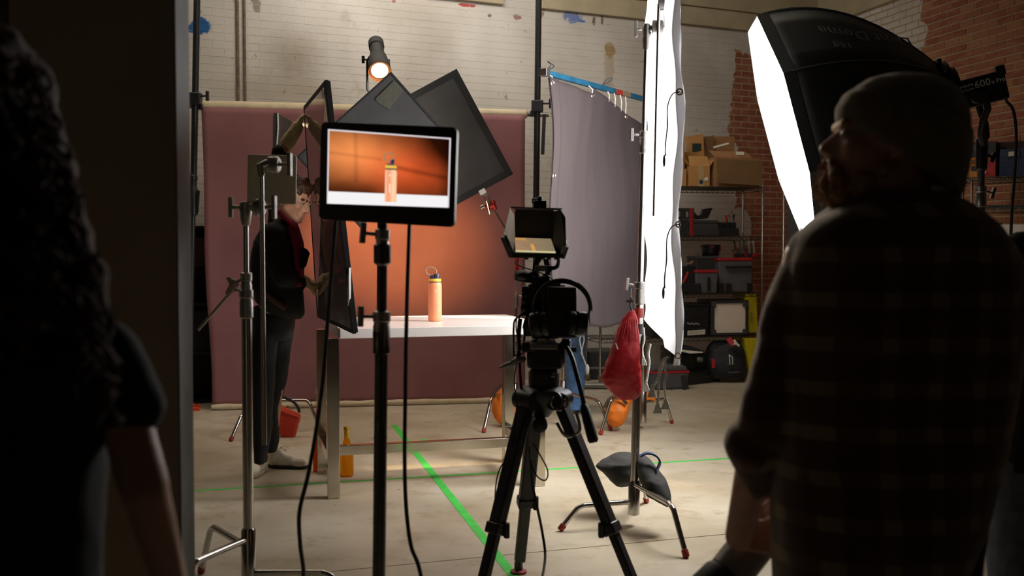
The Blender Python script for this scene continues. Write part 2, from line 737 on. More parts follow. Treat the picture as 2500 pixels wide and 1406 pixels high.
# concrete floor, cast in two bays with a saw-cut joint
k = NT('polished_concrete')
p_ = k.pos()
n1, n2, n3 = k.noise(p_, 0.8, 6, 0.6), k.noise(p_, 5.0, 8, 0.65), k.noise(k.map(p_, (6, 22, 6)), 1.0, 6, 0.7)
c = k.mix(k.step(n1, 0.3, 0.7), rgb(170, 156, 130), rgb(206, 196, 176))
c = k.mix(k.math('MULTIPLY', k.step(n2, 0.50, 0.72), 0.6), c, rgb(146, 124, 92))
c = k.mix(k.math('MULTIPLY', k.step(n3, 0.66, 0.8), 0.55), c, rgb(120, 98, 68))
c = k.mix(k.step(k.noise(p_, 17, 3), 0.73, 0.76), c, rgb(84, 68, 48))
k.set(Base_Color=c, Roughness=k.math('ADD', 0.30, k.math('MULTIPLY', n2, 0.3)))
k.bump(n2, 0.12, 0.004)
CONC = k.m
ja, jb = F(830, 1393), F(1760, 1305)
jd = (jb - ja).normalized()
jn = V((-jd.y, jd.x, 0))
mb = MB()
g = 0.004
a, b = ja - jd * 6, ja + jd * 8
for (p0, sgn) in ((g, 1), (-g, -1)):
    q0, q1 = a + jn * p0, b + jn * p0
    far = 12.5 if sgn > 0 else 9.0
    q2, q3 = q1 + jn * far * sgn, q0 + jn * far * sgn
    top = [q0, q1, q2, q3] if sgn > 0 else [q3, q2, q1, q0]
    mb.hexa([q - V((0, 0, 0.2)) for q in top] + top)
mb.hexa([a + jn * g - V((0, 0, .2)), b + jn * g - V((0, 0, .2)), b - jn * g - V((0, 0, .2)), a - jn * g - V((0, 0, .2)),
         a + jn * g - V((0, 0, .02)), b + jn * g - V((0, 0, .02)), b - jn * g - V((0, 0, .02)), a - jn * g - V((0, 0, .02))])
struct(mb.build('floor', CONC, None, smooth=0))

MCEIL = M('ceiling_paint', rgb(120, 114, 104), 0.9, var=0.1, vscale=2)
mb = MB()
mb.box((0.4, 5.5, RH + 0.1), (12.5, 19.0, 0.2))
struct(mb.build('ceiling', MCEIL, None, smooth=0))

# painted concrete lintels high on the walls
MBEAM = M('lintel_paint', rgb(176, 162, 132), 0.8, var=0.10, vscale=3, bump=0.2, bscale=12)


def lintel(name, o, d, n, s0, s1, z0, z1, dep, joints):
    mb = MB()
    a, b = o + d * s0, o + d * s1
    mb.hexa([a + V((0, 0, z0)) - n * .02, b + V((0, 0, z0)) - n * .02, b + V((0, 0, z0)) + n * dep, a + V((0, 0, z0)) + n * dep,
             a + V((0, 0, z1)) - n * .02, b + V((0, 0, z1)) - n * .02, b + V((0, 0, z1)) + n * dep, a + V((0, 0, z1)) + n * dep])
    ob = struct(mb.build(name, MBEAM, None, smooth=0, bevel=0.006))
    return ob


s0, z0 = wall_sz(1318, 22, BW0, BWD)
lintel('trim_1', BW0, BWD, BWN, s0, 6.84, z0, z0 + 0.19, 0.05, 0)
lintel('trim_2', BW0, BWD, BWN, s0, 6.84, z0 + 0.195, RH, 0.08, 0)
s1, z1 = wall_sz(1028, 4, BW0, BWD)
s2, z2 = wall_sz(1226, 13, BW0, BWD)
lintel('trim_3', BW0, BWD, BWN, s1, s2, z2, RH, 0.05, 0)
sr, zr = wall_sz(2140, 20, CORNER, RWD)
lintel('trim_4', CORNER, RWD, RWN, 0.0, 6.0, zr, RH, 0.06, 0)

# rusty conduits on the back wall
MPIPE = M('old_conduit', rgb(120, 104, 86), 0.6, 0.2, var=0.3, vscale=20)
for px, r in ((579, 0.014), (596, 0.012)):
    s, _ = wall_sz(px, 100, BW0, BWD)
    q = BW0 + BWD * s + BWN * 0.018
    mb = MB()
    pts = [q + V((0, 0, 0.0)), q + V((0, 0, 3.5)), q + V((0, 0, 3.58)) - BWD * 0.02, q + V((0, 0, 4.5)) - BWD * 0.03] if px < 590 else [q, q + V((0, 0, 4.5))]
    mb.tube(pts, r, 10)
    o = mb.build('conduit', MPIPE)
    tag(o, 'left one of two thin conduits running up the white brick wall' if px < 590 else 'right one of two thin conduits running up the white brick wall', 'pipe')

# grey partition end at the left, close to the camera
MPART = M('partition_grey', rgb(180, 168, 142), 0.85, var=0.06, vscale=3)
a = P(433, 700, 2.55).x
l = P(22, 20, 2.55).x
mb = MB()
mb.box(((a + l) / 2, 2.60, 1.5), (a - l, 0.10, 3.0))
wl = struct(mb.build('wall_left', MPART, None, smooth=0))
mb = MB()
mb.box((a + 0.002, 2.60, 1.5), (0.004, 0.106, 3.0))
struct(mb.build('trim_5', M('edge_strip', rgb(110, 112, 116), 0.6, 0.0, var=0.1), None, smooth=0, bevel=0.002))
# plain room wall far out on the left
mb = MB()
mb.box((-4.6, 4.6, RH / 2), (0.2, 12.0, RH))
struct(mb.build('wall_side', M('side_wall_paint', rgb(104, 100, 92), 0.85, var=0.08, vscale=2), None, smooth=0))

# green marking tape on the floor
GREEN = M('green_tape', rgb(70, 205, 80), 0.6, var=0.12, vscale=12)


def tape(p0, p1, wd, label):
    d = (p1 - p0).normalized()
    n = V((-d.y, d.x, 0)) * wd / 2
    mb = MB()
    k_ = 24
    for i in range(k_):
        q0, q1 = p0.lerp(p1, i / k_), p0.lerp(p1, (i + 1) / k_)
        mb.hexa([q0 - n, q1 - n, q1 + n, q0 + n, q0 - n + V((0, 0, .0012)), q1 - n + V((0, 0, .0012)), q1 + n + V((0, 0, .0012)), q0 + n + V((0, 0, .0012))])
    return tag(mb.build('floor_tape', GREEN, None, smooth=0), label, 'tape')


tape(F(445, 1200), F(1800, 1118), 0.028, 'long green floor tape line running left to right past the white shoes')
tape(F(962, 1038), F(1275, 1432), 0.045, 'green floor tape line running from under the table towards the tripod foot')
tape(F(1028, 1074), F(1042, 1074), 0.05, 'short green tape mark on the floor under the table stretcher')
# ============================================================ stands
def knob(mb, p, side, r=0.005, L=0.04, w=0.05, t=0.012):
    """tee handle: stem and a flat paddle"""
    side = V(side).normalized()
    p = V(p)
    mb.cyl(p, p + side * L, r, n=8)
    up = V((0, 0, 1)) if abs(side.z) < 0.8 else V((1, 0, 0))
    y = side.cross(up).normalized()
    c = p + side * (L + t / 2)
    R = Matrix((side, y, side.cross(y))).transposed()
    mb.box(c, (t, w * 0.35, w), R)


def leg_path(base, tip, h):
    base, tip = V(base), V(tip)
    d = V((tip.x - base.x, tip.y - base.y, 0))
    L = d.length
    d.normalize()
    b = V((base.x, base.y, 0))
    pts = [b + d * 0.015 + V((0, 0, h)), b + d * L * 0.62 + V((0, 0, h)), b + d * L * 0.70 + V((0, 0, h * 0.985)),
           b + d * L * 0.76 + V((0, 0, h * 0.92)), b + d * L * 0.80 + V((0, 0, h * 0.80)), b + d * L * 0.985 + V((0, 0, 0.016))]
    return pts, b + d * L


def cstand(label, base, top, legs, collars=(), r=0.0175, metal=None, group=None, tips=True, hub=0.30):
    """steel stand with sliding legs. collars: (height, side vector)"""
    metal = metal or CHROME
    base, top = V(base), V(top)
    root = E('light_stand', (base.x, base.y, 0), label, 'stand', group)
    ax = (top - base).normalized()

    def at(z):
        return base + (top - base) * ((z - base.z) / (top.z - base.z))
    zs = [base.z] + [c[0] for c in collars] + [top.z]
    rr = r
    for i in range(len(zs) - 1):
        if zs[i + 1] - zs[i] < 0.03:
            continue
        mb = MB()
        mb.cyl(at(zs[i] + (0.06 if i == 0 else 0)), at(zs[i + 1]), rr, n=16)
        mb.build('pole_section', metal, root)
        if i < len(zs) - 2:
            mb = MB()
            z = zs[i + 1]
            mb.lathe([(rr + .001, -0.075), (rr + 0.006, -0.07), (rr + 0.006, -0.012), (rr + 0.004, -0.008), (rr + 0.004, 0.0), (rr + 0.007, 0.004), (rr + 0.007, 0.03), (rr - 0.001, 0.034)], at(z), ax, 16)
            co = mb.build('collar', STEEL, root)
            mb = MB()
            sd = V(collars[i][1]).normalized()
            knob(mb, at(z + 0.015) + sd * rr, sd, 0.006, 0.035, 0.06, 0.016)
            mb.build('knob', STEEL, co, bevel=0.003)
        rr = max(rr - 0.0045, 0.008)
    mb = MB()
    mb.lathe([(r + .001, 0.05), (r + 0.008, 0.055), (r + 0.008, hub - 0.01), (r + 0.001, hub)], base, ax, 16)
    mb.build('base_collar', metal, root)
    for (tip, h) in legs:
        pts, tp = leg_path(base, tip, h)
        mb = MB()
        mb.tube(spline(pts, 4), 0.0125, 12)
        lg = mb.build('leg', metal, root)
        if tips:
            mb = MB()
            d = (pts[-1] - pts[-2]).normalized()
            mb.lathe([(0.012, -0.02), (0.0155, -0.018), (0.0155, 0.008), (0.012, 0.014)], pts[-1], d, 12)
            mb.build('foot_tip', REDRUBBER, lg)
    return root, at


def grip_head(p, axis, handle, name='grip_head', parent=None, label=None, R=0.032, th=0.035):
    """round clamping head with a tee handle"""
    axis = V(axis).normalized()
    p = V(p)
    mb = MB()
    mb.lathe([(R * .8, -th / 2 - .002), (R, -th / 2 + .003), (R, -0.003), (R * .9, -0.002), (R * .9, 0.002), (R, 0.003), (R, th / 2 - .003), (R * .8, th / 2 + .002)], p, axis, 22)
    o = mb.build(name, STEEL, parent)
    mb = MB()
    knob(mb, p + axis * th / 2, axis, 0.007, 0.035, 0.085, 0.013)
    mb.build('tee_handle', STEEL, o, bevel=0.003)
    return o


# ---------------------------------------------------------------- backdrop
MCANVAS = NT('painted_canvas')
p_ = MCANVAS.pos()
n1, n2 = MCANVAS.noise(p_, 1.4, 6, 0.6), MCANVAS.noise(p_, 9, 6, 0.7)
c = MCANVAS.mix(MCANVAS.step(n1, 0.3, 0.7), rgb(132, 84, 88), rgb(146, 98, 100))
c = MCANVAS.mix(MCANVAS.math('MULTIPLY', MCANVAS.step(n2, 0.62, 0.8), 0.35), c, rgb(172, 126, 124))
MCANVAS.set(Base_Color=c, Roughness=0.85)
MCANVAS.bump(n2, 0.08, 0.004)
RAWCANVAS = M('raw_canvas', rgb(206, 190, 160), 0.9, var=0.1, vscale=10)
RA, RB = P(493, 259, 8.78), P(1284, 279, 9.26)
RB.z = P(1284, 279, 9.26).z
bd = (RB - RA)
bd.normalize()
bn = V((bd.y, -bd.x, 0)).normalized()
root = E('backdrop', (RA.x, RA.y, 0), 'large mauve painted canvas backdrop hanging from a roll behind the white table', 'backdrop')
mb = MB()
mb.lathe([(0.030, -0.01), (0.046, 0.0), (0.048, 0.6), (0.046, 1.6), (0.042, 2.2), (0.038, (RB - RA).length), (0.028, (RB - RA).length + 0.01)], RA, bd, 20)
mb.build('roll', RAWCANVAS, root)
TL, TR = RA + bn * 0.046 - V((0, 0, .012)), P(1280, 283, 9.24) + bn * 0.034
BL, BR = F(517, 1001), F(1281, 981)
BL.z = BR.z = 0.03


def sheet(u, v):
    t, b = TL.lerp(TR, u), BL.lerp(BR, u)
    q = t.lerp(b, v)
    q = q + bd * (0.010 * math.sin(v * 9) * (1 - u) ** 6 * (0.3 + v) + 0.04 * (v - v * v) * (1 - u) ** 3 * -0.4)
    return q + bn * (0.02 * math.sin(u * 7 + v * 2.2) * v + 0.012 * math.sin(v * 6 + u * 3))


mb = MB()
mb.grid(sheet, 60, 50)
mb.build('canvas', MCANVAS.m, root, smooth=180, solid=0.004, fix=False)
mb = MB()
L_ = (BR - BL).length
dd = (BR - BL).normalized()
mb.lathe([(0.014 + 0.008 * abs(math.sin(i * 1.7)) + 0.004, L_ * i / 24) for i in range(25)], V((BL.x, BL.y, 0.028)) + bn * 0.02, dd, 14)
mb.build('bottom_roll', RAWCANVAS, root)
# the tube inside the roll sticks out on both sides
mb = MB()
mb.cyl(RA - bd * 0.36, RA - bd * 0.005, 0.022, n=14)
mb.build('core_tube', GREYMETAL, root)
mb = MB()
mb.cyl(RB + bd * 0.012, RB + bd * 0.20, 0.020, n=14)
mb.build('core_tube', GREYMETAL, root)


def autopole(label, ptop, pmid, ybot, Y, zsplit):
    a, b = P(ptop[0], ptop[1], Y), P(pmid[0], pmid[1], Y)
    d = (b - a) / (a.z - b.z)
    top, bot = a + d * (a.z - RH), a + d * a.z
    root = E('support_pole', (bot.x, bot.y, 0), label, 'pole')
    def at(z):
        return bot + (top - bot) * (z / RH)
    mb = MB(); mb.cyl(at(0.02), at(zsplit), 0.021, n=14); mb.build('lower_tube', BLACKMETAL, root)
    mb = MB(); mb.cyl(at(zsplit), at(RH - 0.03), 0.027, n=14); mb.build('upper_tube', BLACKMETAL, root)
    mb = MB()
    mb.lathe([(0.022, -0.12), (0.036, -0.115), (0.036, 0.10), (0.030, 0.11), (0.030, 0.16), (0.037, 0.165), (0.037, 0.2), (0.027, 0.21)], at(zsplit), (0, 0, 1), 14)
    co = mb.build('lock_collar', BLACKMETAL, root)
    mb = MB(); mb.bar(at(zsplit) + V((.035, -.02, -.1)), at(zsplit) + V((.05, -.02, .08)), .02, .02); mb.build('lever', BLACKMETAL, co)
    mb = MB(); mb.lathe([(0.045, 0.0), (0.05, 0.01), (0.03, 0.04), (0.02, 0.05)], bot, (0, 0, 1), 14); mb.build('rubber_foot', RUBBER, root)
    return root, at


ap1, at1 = autopole('black floor-to-ceiling pole left of the mauve backdrop', (481, 0), (472, 480), 1000, 8.72, 1.72)
ap2, at2 = autopole('black floor-to-ceiling pole at the right edge of the mauve backdrop', (1315, 0), (1309, 480), 1000, 9.12, 1.55)
for root, at, pz, nm, hx in ((ap1, at1, RA.z, 'knob', 1), (ap2, at2, RB.z, 'knob', -1)):
    mb = MB()
    q = at(pz + 0.05)
    mb.box(q, (0.10, 0.09, 0.10))
    mb.box(at(pz - 0.01) + V((0.03 * hx, 0.02, 0)), (0.06, 0.06, 0.05))
    o = mb.build('clamp', BLACKMETAL, root, bevel=0.008)
    mb = MB()
    knob(mb, q + V((0.05, -0.02, 0.02)), (1, -0.2, 0), 0.008, 0.05, 0.08, 0.02)
    mb.build('knob', BLACKPLASTIC, o, bevel=0.003)
mb = MB()
mb.bar(at2(RB.z - 0.02) + V((0.06, -0.02, 0)), at2(RB.z - 0.36) + V((0.05, -0.02, 0)), 0.03, 0.02, (0, 1, 0))
mb.build('safety_strap', RUBBER, ap2)

# dark cabinet behind, left of the backdrop
MCAB = M('dark_stained_wood', (0.010, 0.007, 0.006), 0.55, var=0.3, vscale=5)
MCABRED = M('dark_red_boxes', (0.030, 0.007, 0.004), 0.6, var=0.3, vscale=8)
ca = P(430, 700, 9.02)
c0 = V((ca.x - 0.25, ca.y - 0.15, 0))
root = E('cabinet', c0, 'tall dark open cabinet against the wall left of the backdrop', 'cabinet')
cx, cz = BWD, V((0, 0, 1))
W_, D_, H_ = 0.74, 0.26, 1.52


def cbox(mb, s0, s1, d0, d1, z0, z1):
    q = [c0 + cx * s + BWN * (-d) for (s, d) in ((s0, d0), (s1, d0), (s1, d1), (s0, d1))]
    mb.hexa([x + cz * z0 for x in q] + [x + cz * z1 for x in q])


for args in ((0, .02), (W_ - .02, W_)):
    mb = MB(); cbox(mb, args[0], args[1], 0, D_, 0, H_); mb.build('side_panel', MCAB, root, smooth=0)
for z in (0.0, 0.42, 0.84, 1.18, H_ - .02):
    mb = MB(); cbox(mb, .02, W_ - .02, 0, D_, z, z + .02); mb.build('shelf', MCAB, root, smooth=0)
mb = MB(); cbox(mb, 0, W_, D_, D_ + .01, 0, H_); mb.build('back_panel', MCAB, root, smooth=0)
mb = MB(); cbox(mb, .06, .70, .03, .24, 1.2, 1.42); tag(mb.build('storage_box', MCABRED, None, smooth=0, bevel=.004), 'dark red box on the upper shelf of the dark cabinet', 'box')
mb = MB(); cbox(mb, .05, .68, .03, .24, .44, .80); tag(mb.build('storage_box', BLACKPLASTIC, None, smooth=0, bevel=.004), 'black box on the lower shelf of the dark cabinet', 'box')

# orange cable heap
MORC = M('orange_cable', rgb(220, 70, 30), 0.5, var=0.1)
mb = MB()
pc = F(456, 1001)
pts = []
for i in range(150):
    t = i * 0.42
    r = 0.075 + 0.035 * math.sin(i * 0.31) + 0.02 * math.sin(i * .77)
    pts.append(pc + V((math.cos(t) * r, math.sin(t) * r, 0.008 + 0.03 * (0.5 + 0.5 * math.sin(i * 0.53)) * (i / 150 + .3))))
mb.tube(pts, 0.005, 6)
tag(mb.build('extension_cord', MORC), 'tangled orange extension cord heaped on the floor by the dark cabinet', 'cord')

# ---------------------------------------------------------------- table and what is on it
MTABLE = M('white_laminate', rgb(232, 228, 224), 0.28, var=0.02, vscale=2)
FL, FR, RL, RR = F(814, 1215), F(1316, 1185), F(790, 1154), F(1240, 1129)
wv = ((FR - FL).normalized() + (RR - RL).normalized()).normalized()
dv = V((-wv.y, wv.x, 0))
tw, td = 1.145, 0.66
o_ = FL
HT = 0.857
MTUBE = M('satin_chrome', (0.60, 0.56, 0.48), 0.14, 1.0, var=0.12, vscale=6)
root = E('table_frame', (o_.x, o_.y, 0), 'polished steel table frame of square tubes carrying the white slab', 'table')


def tp(a, b, z):
    return o_ + wv * a + dv * b + V((0, 0, z))


lw = 0.065
for (a, b) in ((0, 0), (tw, 0), (0, td), (tw, td)):
    mb = MB()
    q = [tp(a + x * lw / 2, b + y * lw / 2, 0.002) for (x, y) in ((-1, -1), (1, -1), (1, 1), (-1, 1))]
    mb.hexa(q + [x + V((0, 0, HT - 0.002)) for x in q])
    mb.build('leg', MTUBE, root, smooth=0, bevel=0.003)
for (b, z) in ((td * .4, .205),):
    mb = MB()
    mb.bar(tp(lw / 2, b, z), tp(tw - lw / 2, b, z), 0.05, 0.055)
    mb.build('rail', MTUBE, root, smooth=0, bevel=0.003)
for a in (0, tw):
    for z in (.205,):
        mb = MB()
        mb.bar(tp(a, lw / 2, z), tp(a, td - lw / 2, z), 0.05, 0.055)
        mb.build('rail', MTUBE, root, smooth=0, bevel=0.003)
mb = MB()
q = [tp(0.036, -0.04, HT), tp(tw + 0.05, -0.04, HT), tp(tw + 0.05, td + 0.24, HT), tp(0.036, td + 0.24, HT)]
mb.hexa(q + [x + V((0, 0, 0.053)) for x in q])
tag(mb.build('table_slab', MTABLE, None, smooth=0, bevel=0.003), 'thick white slab lying on the steel table frame', 'tabletop')
ZT = HT + 0.053

# drinking bottle
MBOT = M('coral_enamel', rgb(250, 150, 105), 0.5, var=0.03, vscale=4)
MYEL = M('yellow_silicone', rgb(236, 190, 60), 0.5, var=0.04)
MGRN = M('grey_cap_plastic', rgb(56, 58, 74), 0.4, var=0.1)
MLOOP = M('khaki_loop', rgb(150, 136, 112), 0.5, var=0.1)
r_ = ray(1062, 784)
bp = V((0, 0, HC)) + r_ * ((ZT - HC) / r_.z)
S_ = bp.y / FPX
root = E('drinking_bottle', bp, 'coral drinking bottle with yellow collar and loop handle on the white slab', 'bottle')
R_ = 16.8 * S_
mb = MB()
mb.lathe([(R_ * .86, 0.001), (R_ * .97, .006), (R_, .016), (R_, 86 * S_), (R_ * .97, 91 * S_), (R_ * .88, 94 * S_), (R_ * .88, 95 * S_)], bp, n=40)
mb.build('body', MBOT, root, smooth=50)
mb = MB(); mb.lathe([(R_ * .84, 94.5 * S_), (R_ * .84, 97.5 * S_)], bp, n=32); mb.build('neck_ring', MGRN, root)
mb = MB(); mb.lathe([(R_ * .86, 97 * S_), (R_ * .92, 97.8 * S_), (R_ * .92, 103 * S_), (R_ * .86, 104 * S_)], bp, n=40); mb.build('collar', MYEL, root)
mb = MB()
mb.lathe([(R_ * .78, 103.5 * S_), (R_ * .78, 105 * S_), (R_ * .72, 106 * S_)], bp, n=32)
mb.lathe([(R_ * .40, 105 * S_), (R_ * .40, 114 * S_), (R_ * .36, 116 * S_)], bp + V((R_ * .28, 0, 0)), n=24)
mb.box(bp + V((-R_ * .45, 0, 109 * S_)), (R_ * .6, R_ * .5, 7 * S_))
mb.build('spout_cap', MGRN, root, bevel=.002)
lc = bp + V((-9 * S_, 0, 122 * S_))
pts = []
for i in range(28):
    t = 2 * math.pi * i / 28
    a_, b_ = 13.5 * S_ * math.cos(t), 10 * S_ * math.sin(t)
    pts.append(lc + V((a_ * .95 + b_ * .3, 0, -a_ * .30 + b_ * .95)))
mb = MB(); mb.loop(pts, 1.3 * S_, 8); mb.build('loop_handle', MLOOP, root)
mb = MB()
fz = bp + V((4.5 * S_, -R_ * .965, 74 * S_))
pts = []
for i in range(20):
    t = 2 * math.pi * i / 20
    rr = 3.6 * S_
    y = math.cos(t) * rr * 1.25
    x = math.sin(t) * rr * (0.95 if y < 0 else max(0.0, 1 - (y / (rr * 1.3)) ** 2) ** .6)
    pts.append(fz + V((x, 0.0, y)))
mb.prism(pts, (0, -0.0012, 0))
mb.build('emblem', M('pale_print', rgb(255, 205, 180), 0.6, var=.02), root, smooth=0)
text('lettering', 'thermoflask', 6.2 * S_ * .9, bp + V((4.8 * S_, -R_ * .965, 33 * S_)), (0, 0, 1), (-1, 0, 0), MATS['pale_print'], root)

# wine bottles on the floor
MAMB = NT('amber_glass')
MAMB.set(Base_Color=rgb(235, 150, 20), Roughness=0.12)
MAMB.b.inputs['Transmission Weight'].default_value = 0.75
MAMB.b.inputs['IOR'].default_value = 1.2
MGOLD = M('gold_foil', rgb(210, 165, 60), 0.35, 0.7, var=0.15, vscale=60)
MORW = NT('orange_glass')
MORW.set(Base_Color=rgb(225, 90, 25), Roughness=0.15)
MORW.b.inputs['Transmission Weight'].default_value = 0.6
MORW.b.inputs['IOR'].default_value = 1.2


def wine(px, py, rpx, hpx, mat, neckmat, label):
    c = F(px, py)
    s = c.y / FPX
    root = E('wine_bottle', c, label, 'bottle')
    R, H = rpx * s, hpx * s
    mb = MB()
    mb.lathe([(R * .9, .001), (R, .008), (R, H * .40), (R * .98, H * .48), (R * .85, H * .56), (R * .6, H * .66), (R * .40, H * .76), (R * .36, H * .80)], c, n=32)
    mb.build('body', mat, root, smooth=60)
    mb = MB()
    mb.lathe([(R * .36, H * .78), (R * .385, H * .781), (R * .40, H * .94), (R * .44, H * .945), (R * .44, H * .985), (R * .40, H)], c, n=24)
    mb.build('foil_neck', neckmat, root)


wine(847, 1162, 16.5, 122, MAMB.m, MGOLD, 'amber wine bottle with gold foil neck under the table')
wine(778, 1150, 13.5, 150, MORW.m, MORW.m, 'slim orange bottle standing behind the front left table leg')

# ---------------------------------------------------------------- black flags, mirror board, spotlight
MFLAG = M('charcoal_foamcore', rgb(60, 60, 60), 0.75, var=0.12, vscale=6, bump=0.05)
MFLAGE = M('flag_edge_black', rgb(26, 27, 28), 0.7, var=0.15, vscale=10)
MTAPE = M('gaffer_tape', rgb(72, 72, 62), 0.8, var=0.12, vscale=30, bump=.1)


def flag(label, c, e1, e2, n, th, band):
    """board with corner c and edges e1, e2; front faces n; framed by a dark tape band"""
    root = E('black_flag', c + e1 * .5 + e2 * .5, label, 'flag')
    n = V(n).normalized()
    mb = MB()
    mb.prism([c, c + e1, c + e1 + e2, c + e2], -n * th)
    mb.build('panel', MFLAG, root, smooth=0, bevel=.002)
    u, v = e1.normalized(), e2.normalized()
    a, b = e1.length, e2.length
    if band:
        for (p0, p1, w_) in ((c, c + e1, v), (c + e2, c + e1 + e2, -v), (c + v * band, c + e2 - v * band, u), (c + e1 + v * band, c + e1 + e2 - v * band, -u)):
            mb = MB()
            q = [p0, p1, p1 + w_ * band, p0 + w_ * band]
            mb.prism([x + n * .0045 for x in q], -n * .0042)
            mb.build('edge_band', MFLAGE, root, smooth=0)
    return root, n


# rear flag: long edge falls to the right
YB = 7.2
t_, r2_, l_ = P(1115, 168, YB), P(1253, 425, YB), P(930, 295, YB)
e1, e2 = r2_ - t_, l_ - t_
e2 = e2 - e1.normalized() * e2.dot(e1.normalized())
fb, nb = flag('dark grey flag board clamped behind, tilted with its corner up, right of the other', t_, e1, e2, e2.cross(e1) if e2.cross(e1).y < 0 else e1.cross(e2), .008, .045)
YA = 6.85
t_, r2_, l_ = P(955, 175, YA), P(1110, 350, YA), P(715, 372, YA)
e1, e2 = r2_ - t_, l_ - t_
e2 = e2 - e1.normalized() * e2.dot(e1.normalized())
fa, na = flag('dark grey flag board with a tape patch, shading the glowing spotlight', t_, e1, e2, e2.cross(e1) if e2.cross(e1).y < 0 else e1.cross(e2), .008, 0.012)
mb = MB()
u, v = e1.normalized(), e2.normalized()
q = [t_ + u * .05 + v * .02, t_ + u * .14 + v * .02, t_ + u * .17 + v * .17, t_ + u * .07 + v * .20]
mb.prism([x + na * .004 for x in q], -na * .0035)
mb.build('tape_patch', MTAPE, fa, smooth=0)
mb = MB()
q = [t_ + u * .055 + v * .03, t_ + u * .075 + v * .03, t_ + u * .085 + v * .19, t_ + u * .062 + v * .19]
mb.prism([x + na * .007 for x in q], -na * .0030)
mb.build('tape_patch', MTAPE, fa, smooth=0)

fr_ = P(905, 470, YA + .05)
arm = E('grip_arm', fr_, 'steel arm behind the front flag board, holding it to the spotlight stand', 'grip arm')
FLAG_ARM = (arm, fr_)

# mirror board held upright by the man
MMIR = NT('pink_reflection_mirror')
p_ = MMIR.obj()
sc = MMIR.noise(MMIR.map(p_, (30, 30, 3)), 1.0, 4)
MMIR.set(Base_Color=(0.50, 0.38, 0.37), Metallic=0.6, Roughness=MMIR.math('ADD', 0.03, MMIR.math('MULTIPLY', MMIR.step(sc, .5, .8), .10)))  # pinkish base paints the backdrop's reflection into the mirror colour
ML0, ML1 = P(742, 262, 6.22), P(775, 772, 6.22)
MR0, MR1 = P(794, 198, 5.25), P(862, 812, 5.25)
dn = (MR0 - ML0).cross(ML1 - ML0).normalized()
if dn.x > 0:
    dn = -dn
root = E('mirror_board', (ML1 + MR1) / 2, 'tall mirror board with black taped edges held by the man in black', 'mirror')
mb = MB(); mb.prism([ML0, MR0, MR1, ML1], -dn * .012); mb.build('mirror_face', MMIR.m, root, smooth=0)


def edge(a, b, w_, nm='edge_tape', mt=None, th=.014, split=1):
    inn = dn.cross((b - a).normalized())
    mid = (ML0 + MR1) / 2
    if inn.dot(mid - a) < 0:
        inn = -inn
    mb = MB()
    q = [a - inn * .006, b - inn * .006, b + inn * w_, a + inn * w_]
    mb.prism([x + dn * .0025 for x in q], -dn * (th + .005))
    mb.build(nm, mt or MFLAGE, root, smooth=0, bevel=.002)


edge(ML0, MR0, .018)
edge(MR0, MR1, .06, th=.022)
edge(MR1, ML1, .016)
edge(ML1, ML0, .006)
mb = MB()
mp = MR0.lerp(MR1, .78)
q = [mp + V((.003, -.004, 0)), mp + V((.012, -.012, .05)), mp + V((.012, -.012, -.10)), mp + V((.003, -.004, -.14))]
mb.prism(q, (.008, .01, 0))
mb.build('white_tape', WHITEINK, root, smooth=0)

# ellipsoidal spotlight
LC = P(927, 173, 7.25)
LBk = P(918, 106, 7.56)
ax = (LC - LBk).normalized()
Ll = (LC - LBk).length
SPB = M('spotlight_black', (.004, .004, .004), .6, var=.2)
root = E('spotlight', LBk, 'black theatre spotlight with glowing warm lens above the flag boards', 'spotlight')
s = 7.3 / FPX
mb = MB()
mb.lathe([(12 * s, -.03), (17 * s, -.025), (19.5 * s, -.01), (19.5 * s, .06), (18 * s, .065), (17 * s, .07)], LBk, ax, 20)
mb.build('rear_cap', SPB, root)
mb = MB()
mb.lathe([(17 * s, .06), (17.5 * s, Ll * .35), (18.5 * s, Ll * .52)], LBk, ax, 20)
mb.build('lamp_housing', SPB, root)
mb = MB()
mb.lathe([(18.5 * s, Ll * .50), (22 * s, Ll * .54), (26 * s, Ll * .80), (28.5 * s, Ll + .005), (27.5 * s, Ll + .012), (25.5 * s, Ll + .006), (25 * s, Ll - .03)], LBk, ax, 28)
mb.build('lens_barrel', SPB, root)
mb = MB()
mb.lathe([(22.5 * s, Ll - .012), (24.5 * s, Ll - .006), (27 * s, Ll + .014), (27.5 * s, Ll + .016), (24.0 * s, Ll - .004)], LBk, ax, 28)
mb.build('lens_rim', M('warm_brass_rim', rgb(190, 130, 90), .25, .9, var=.05), root)
mb = MB()
mb.lathe([(23.0 * s, Ll - .010), (18 * s, Ll + .002), (9 * s, Ll + .008), (0.001, Ll + .010)], LBk, ax, 28)
mb.build('lens', emit('hot_lens', (1.0, 0.80, 0.56), 1.7), root, smooth=60)
mb = MB()
y0 = LBk + ax * Ll * .6
sd = V((1, 0, 0))
mb.tube([y0 - sd * 21 * s + V((0, 0, .02)), y0 - sd * 27 * s + V((0, 0, -.01)), y0 - sd * 28 * s + V((0, .02, -.20)), y0 - sd * 24 * s + V((0, .03, -.225)),
         y0 + sd * 22 * s + V((0, .03, -.225)), y0 + sd * 27 * s + V((0, .02, -.20)), y0 + sd * 26 * s, y0 + sd * 20 * s], .008, 8)
yo = mb.build('yoke', BLACKMETAL, root)
mb = MB(); knob(mb, y0 - sd * 26 * s, (-1, 0, 0), .007, .02, .05, .02); mb.build('knob', BLACKPLASTIC, yo, bevel=.003)
sp = y0 + V((0, .03, -.23))
mb = MB(); mb.lathe([(.016, -.09), (.02, -.08), (.02, -.005), (.01, .0)], sp, n=12); mb.build('spigot', BLACKMETAL, root)
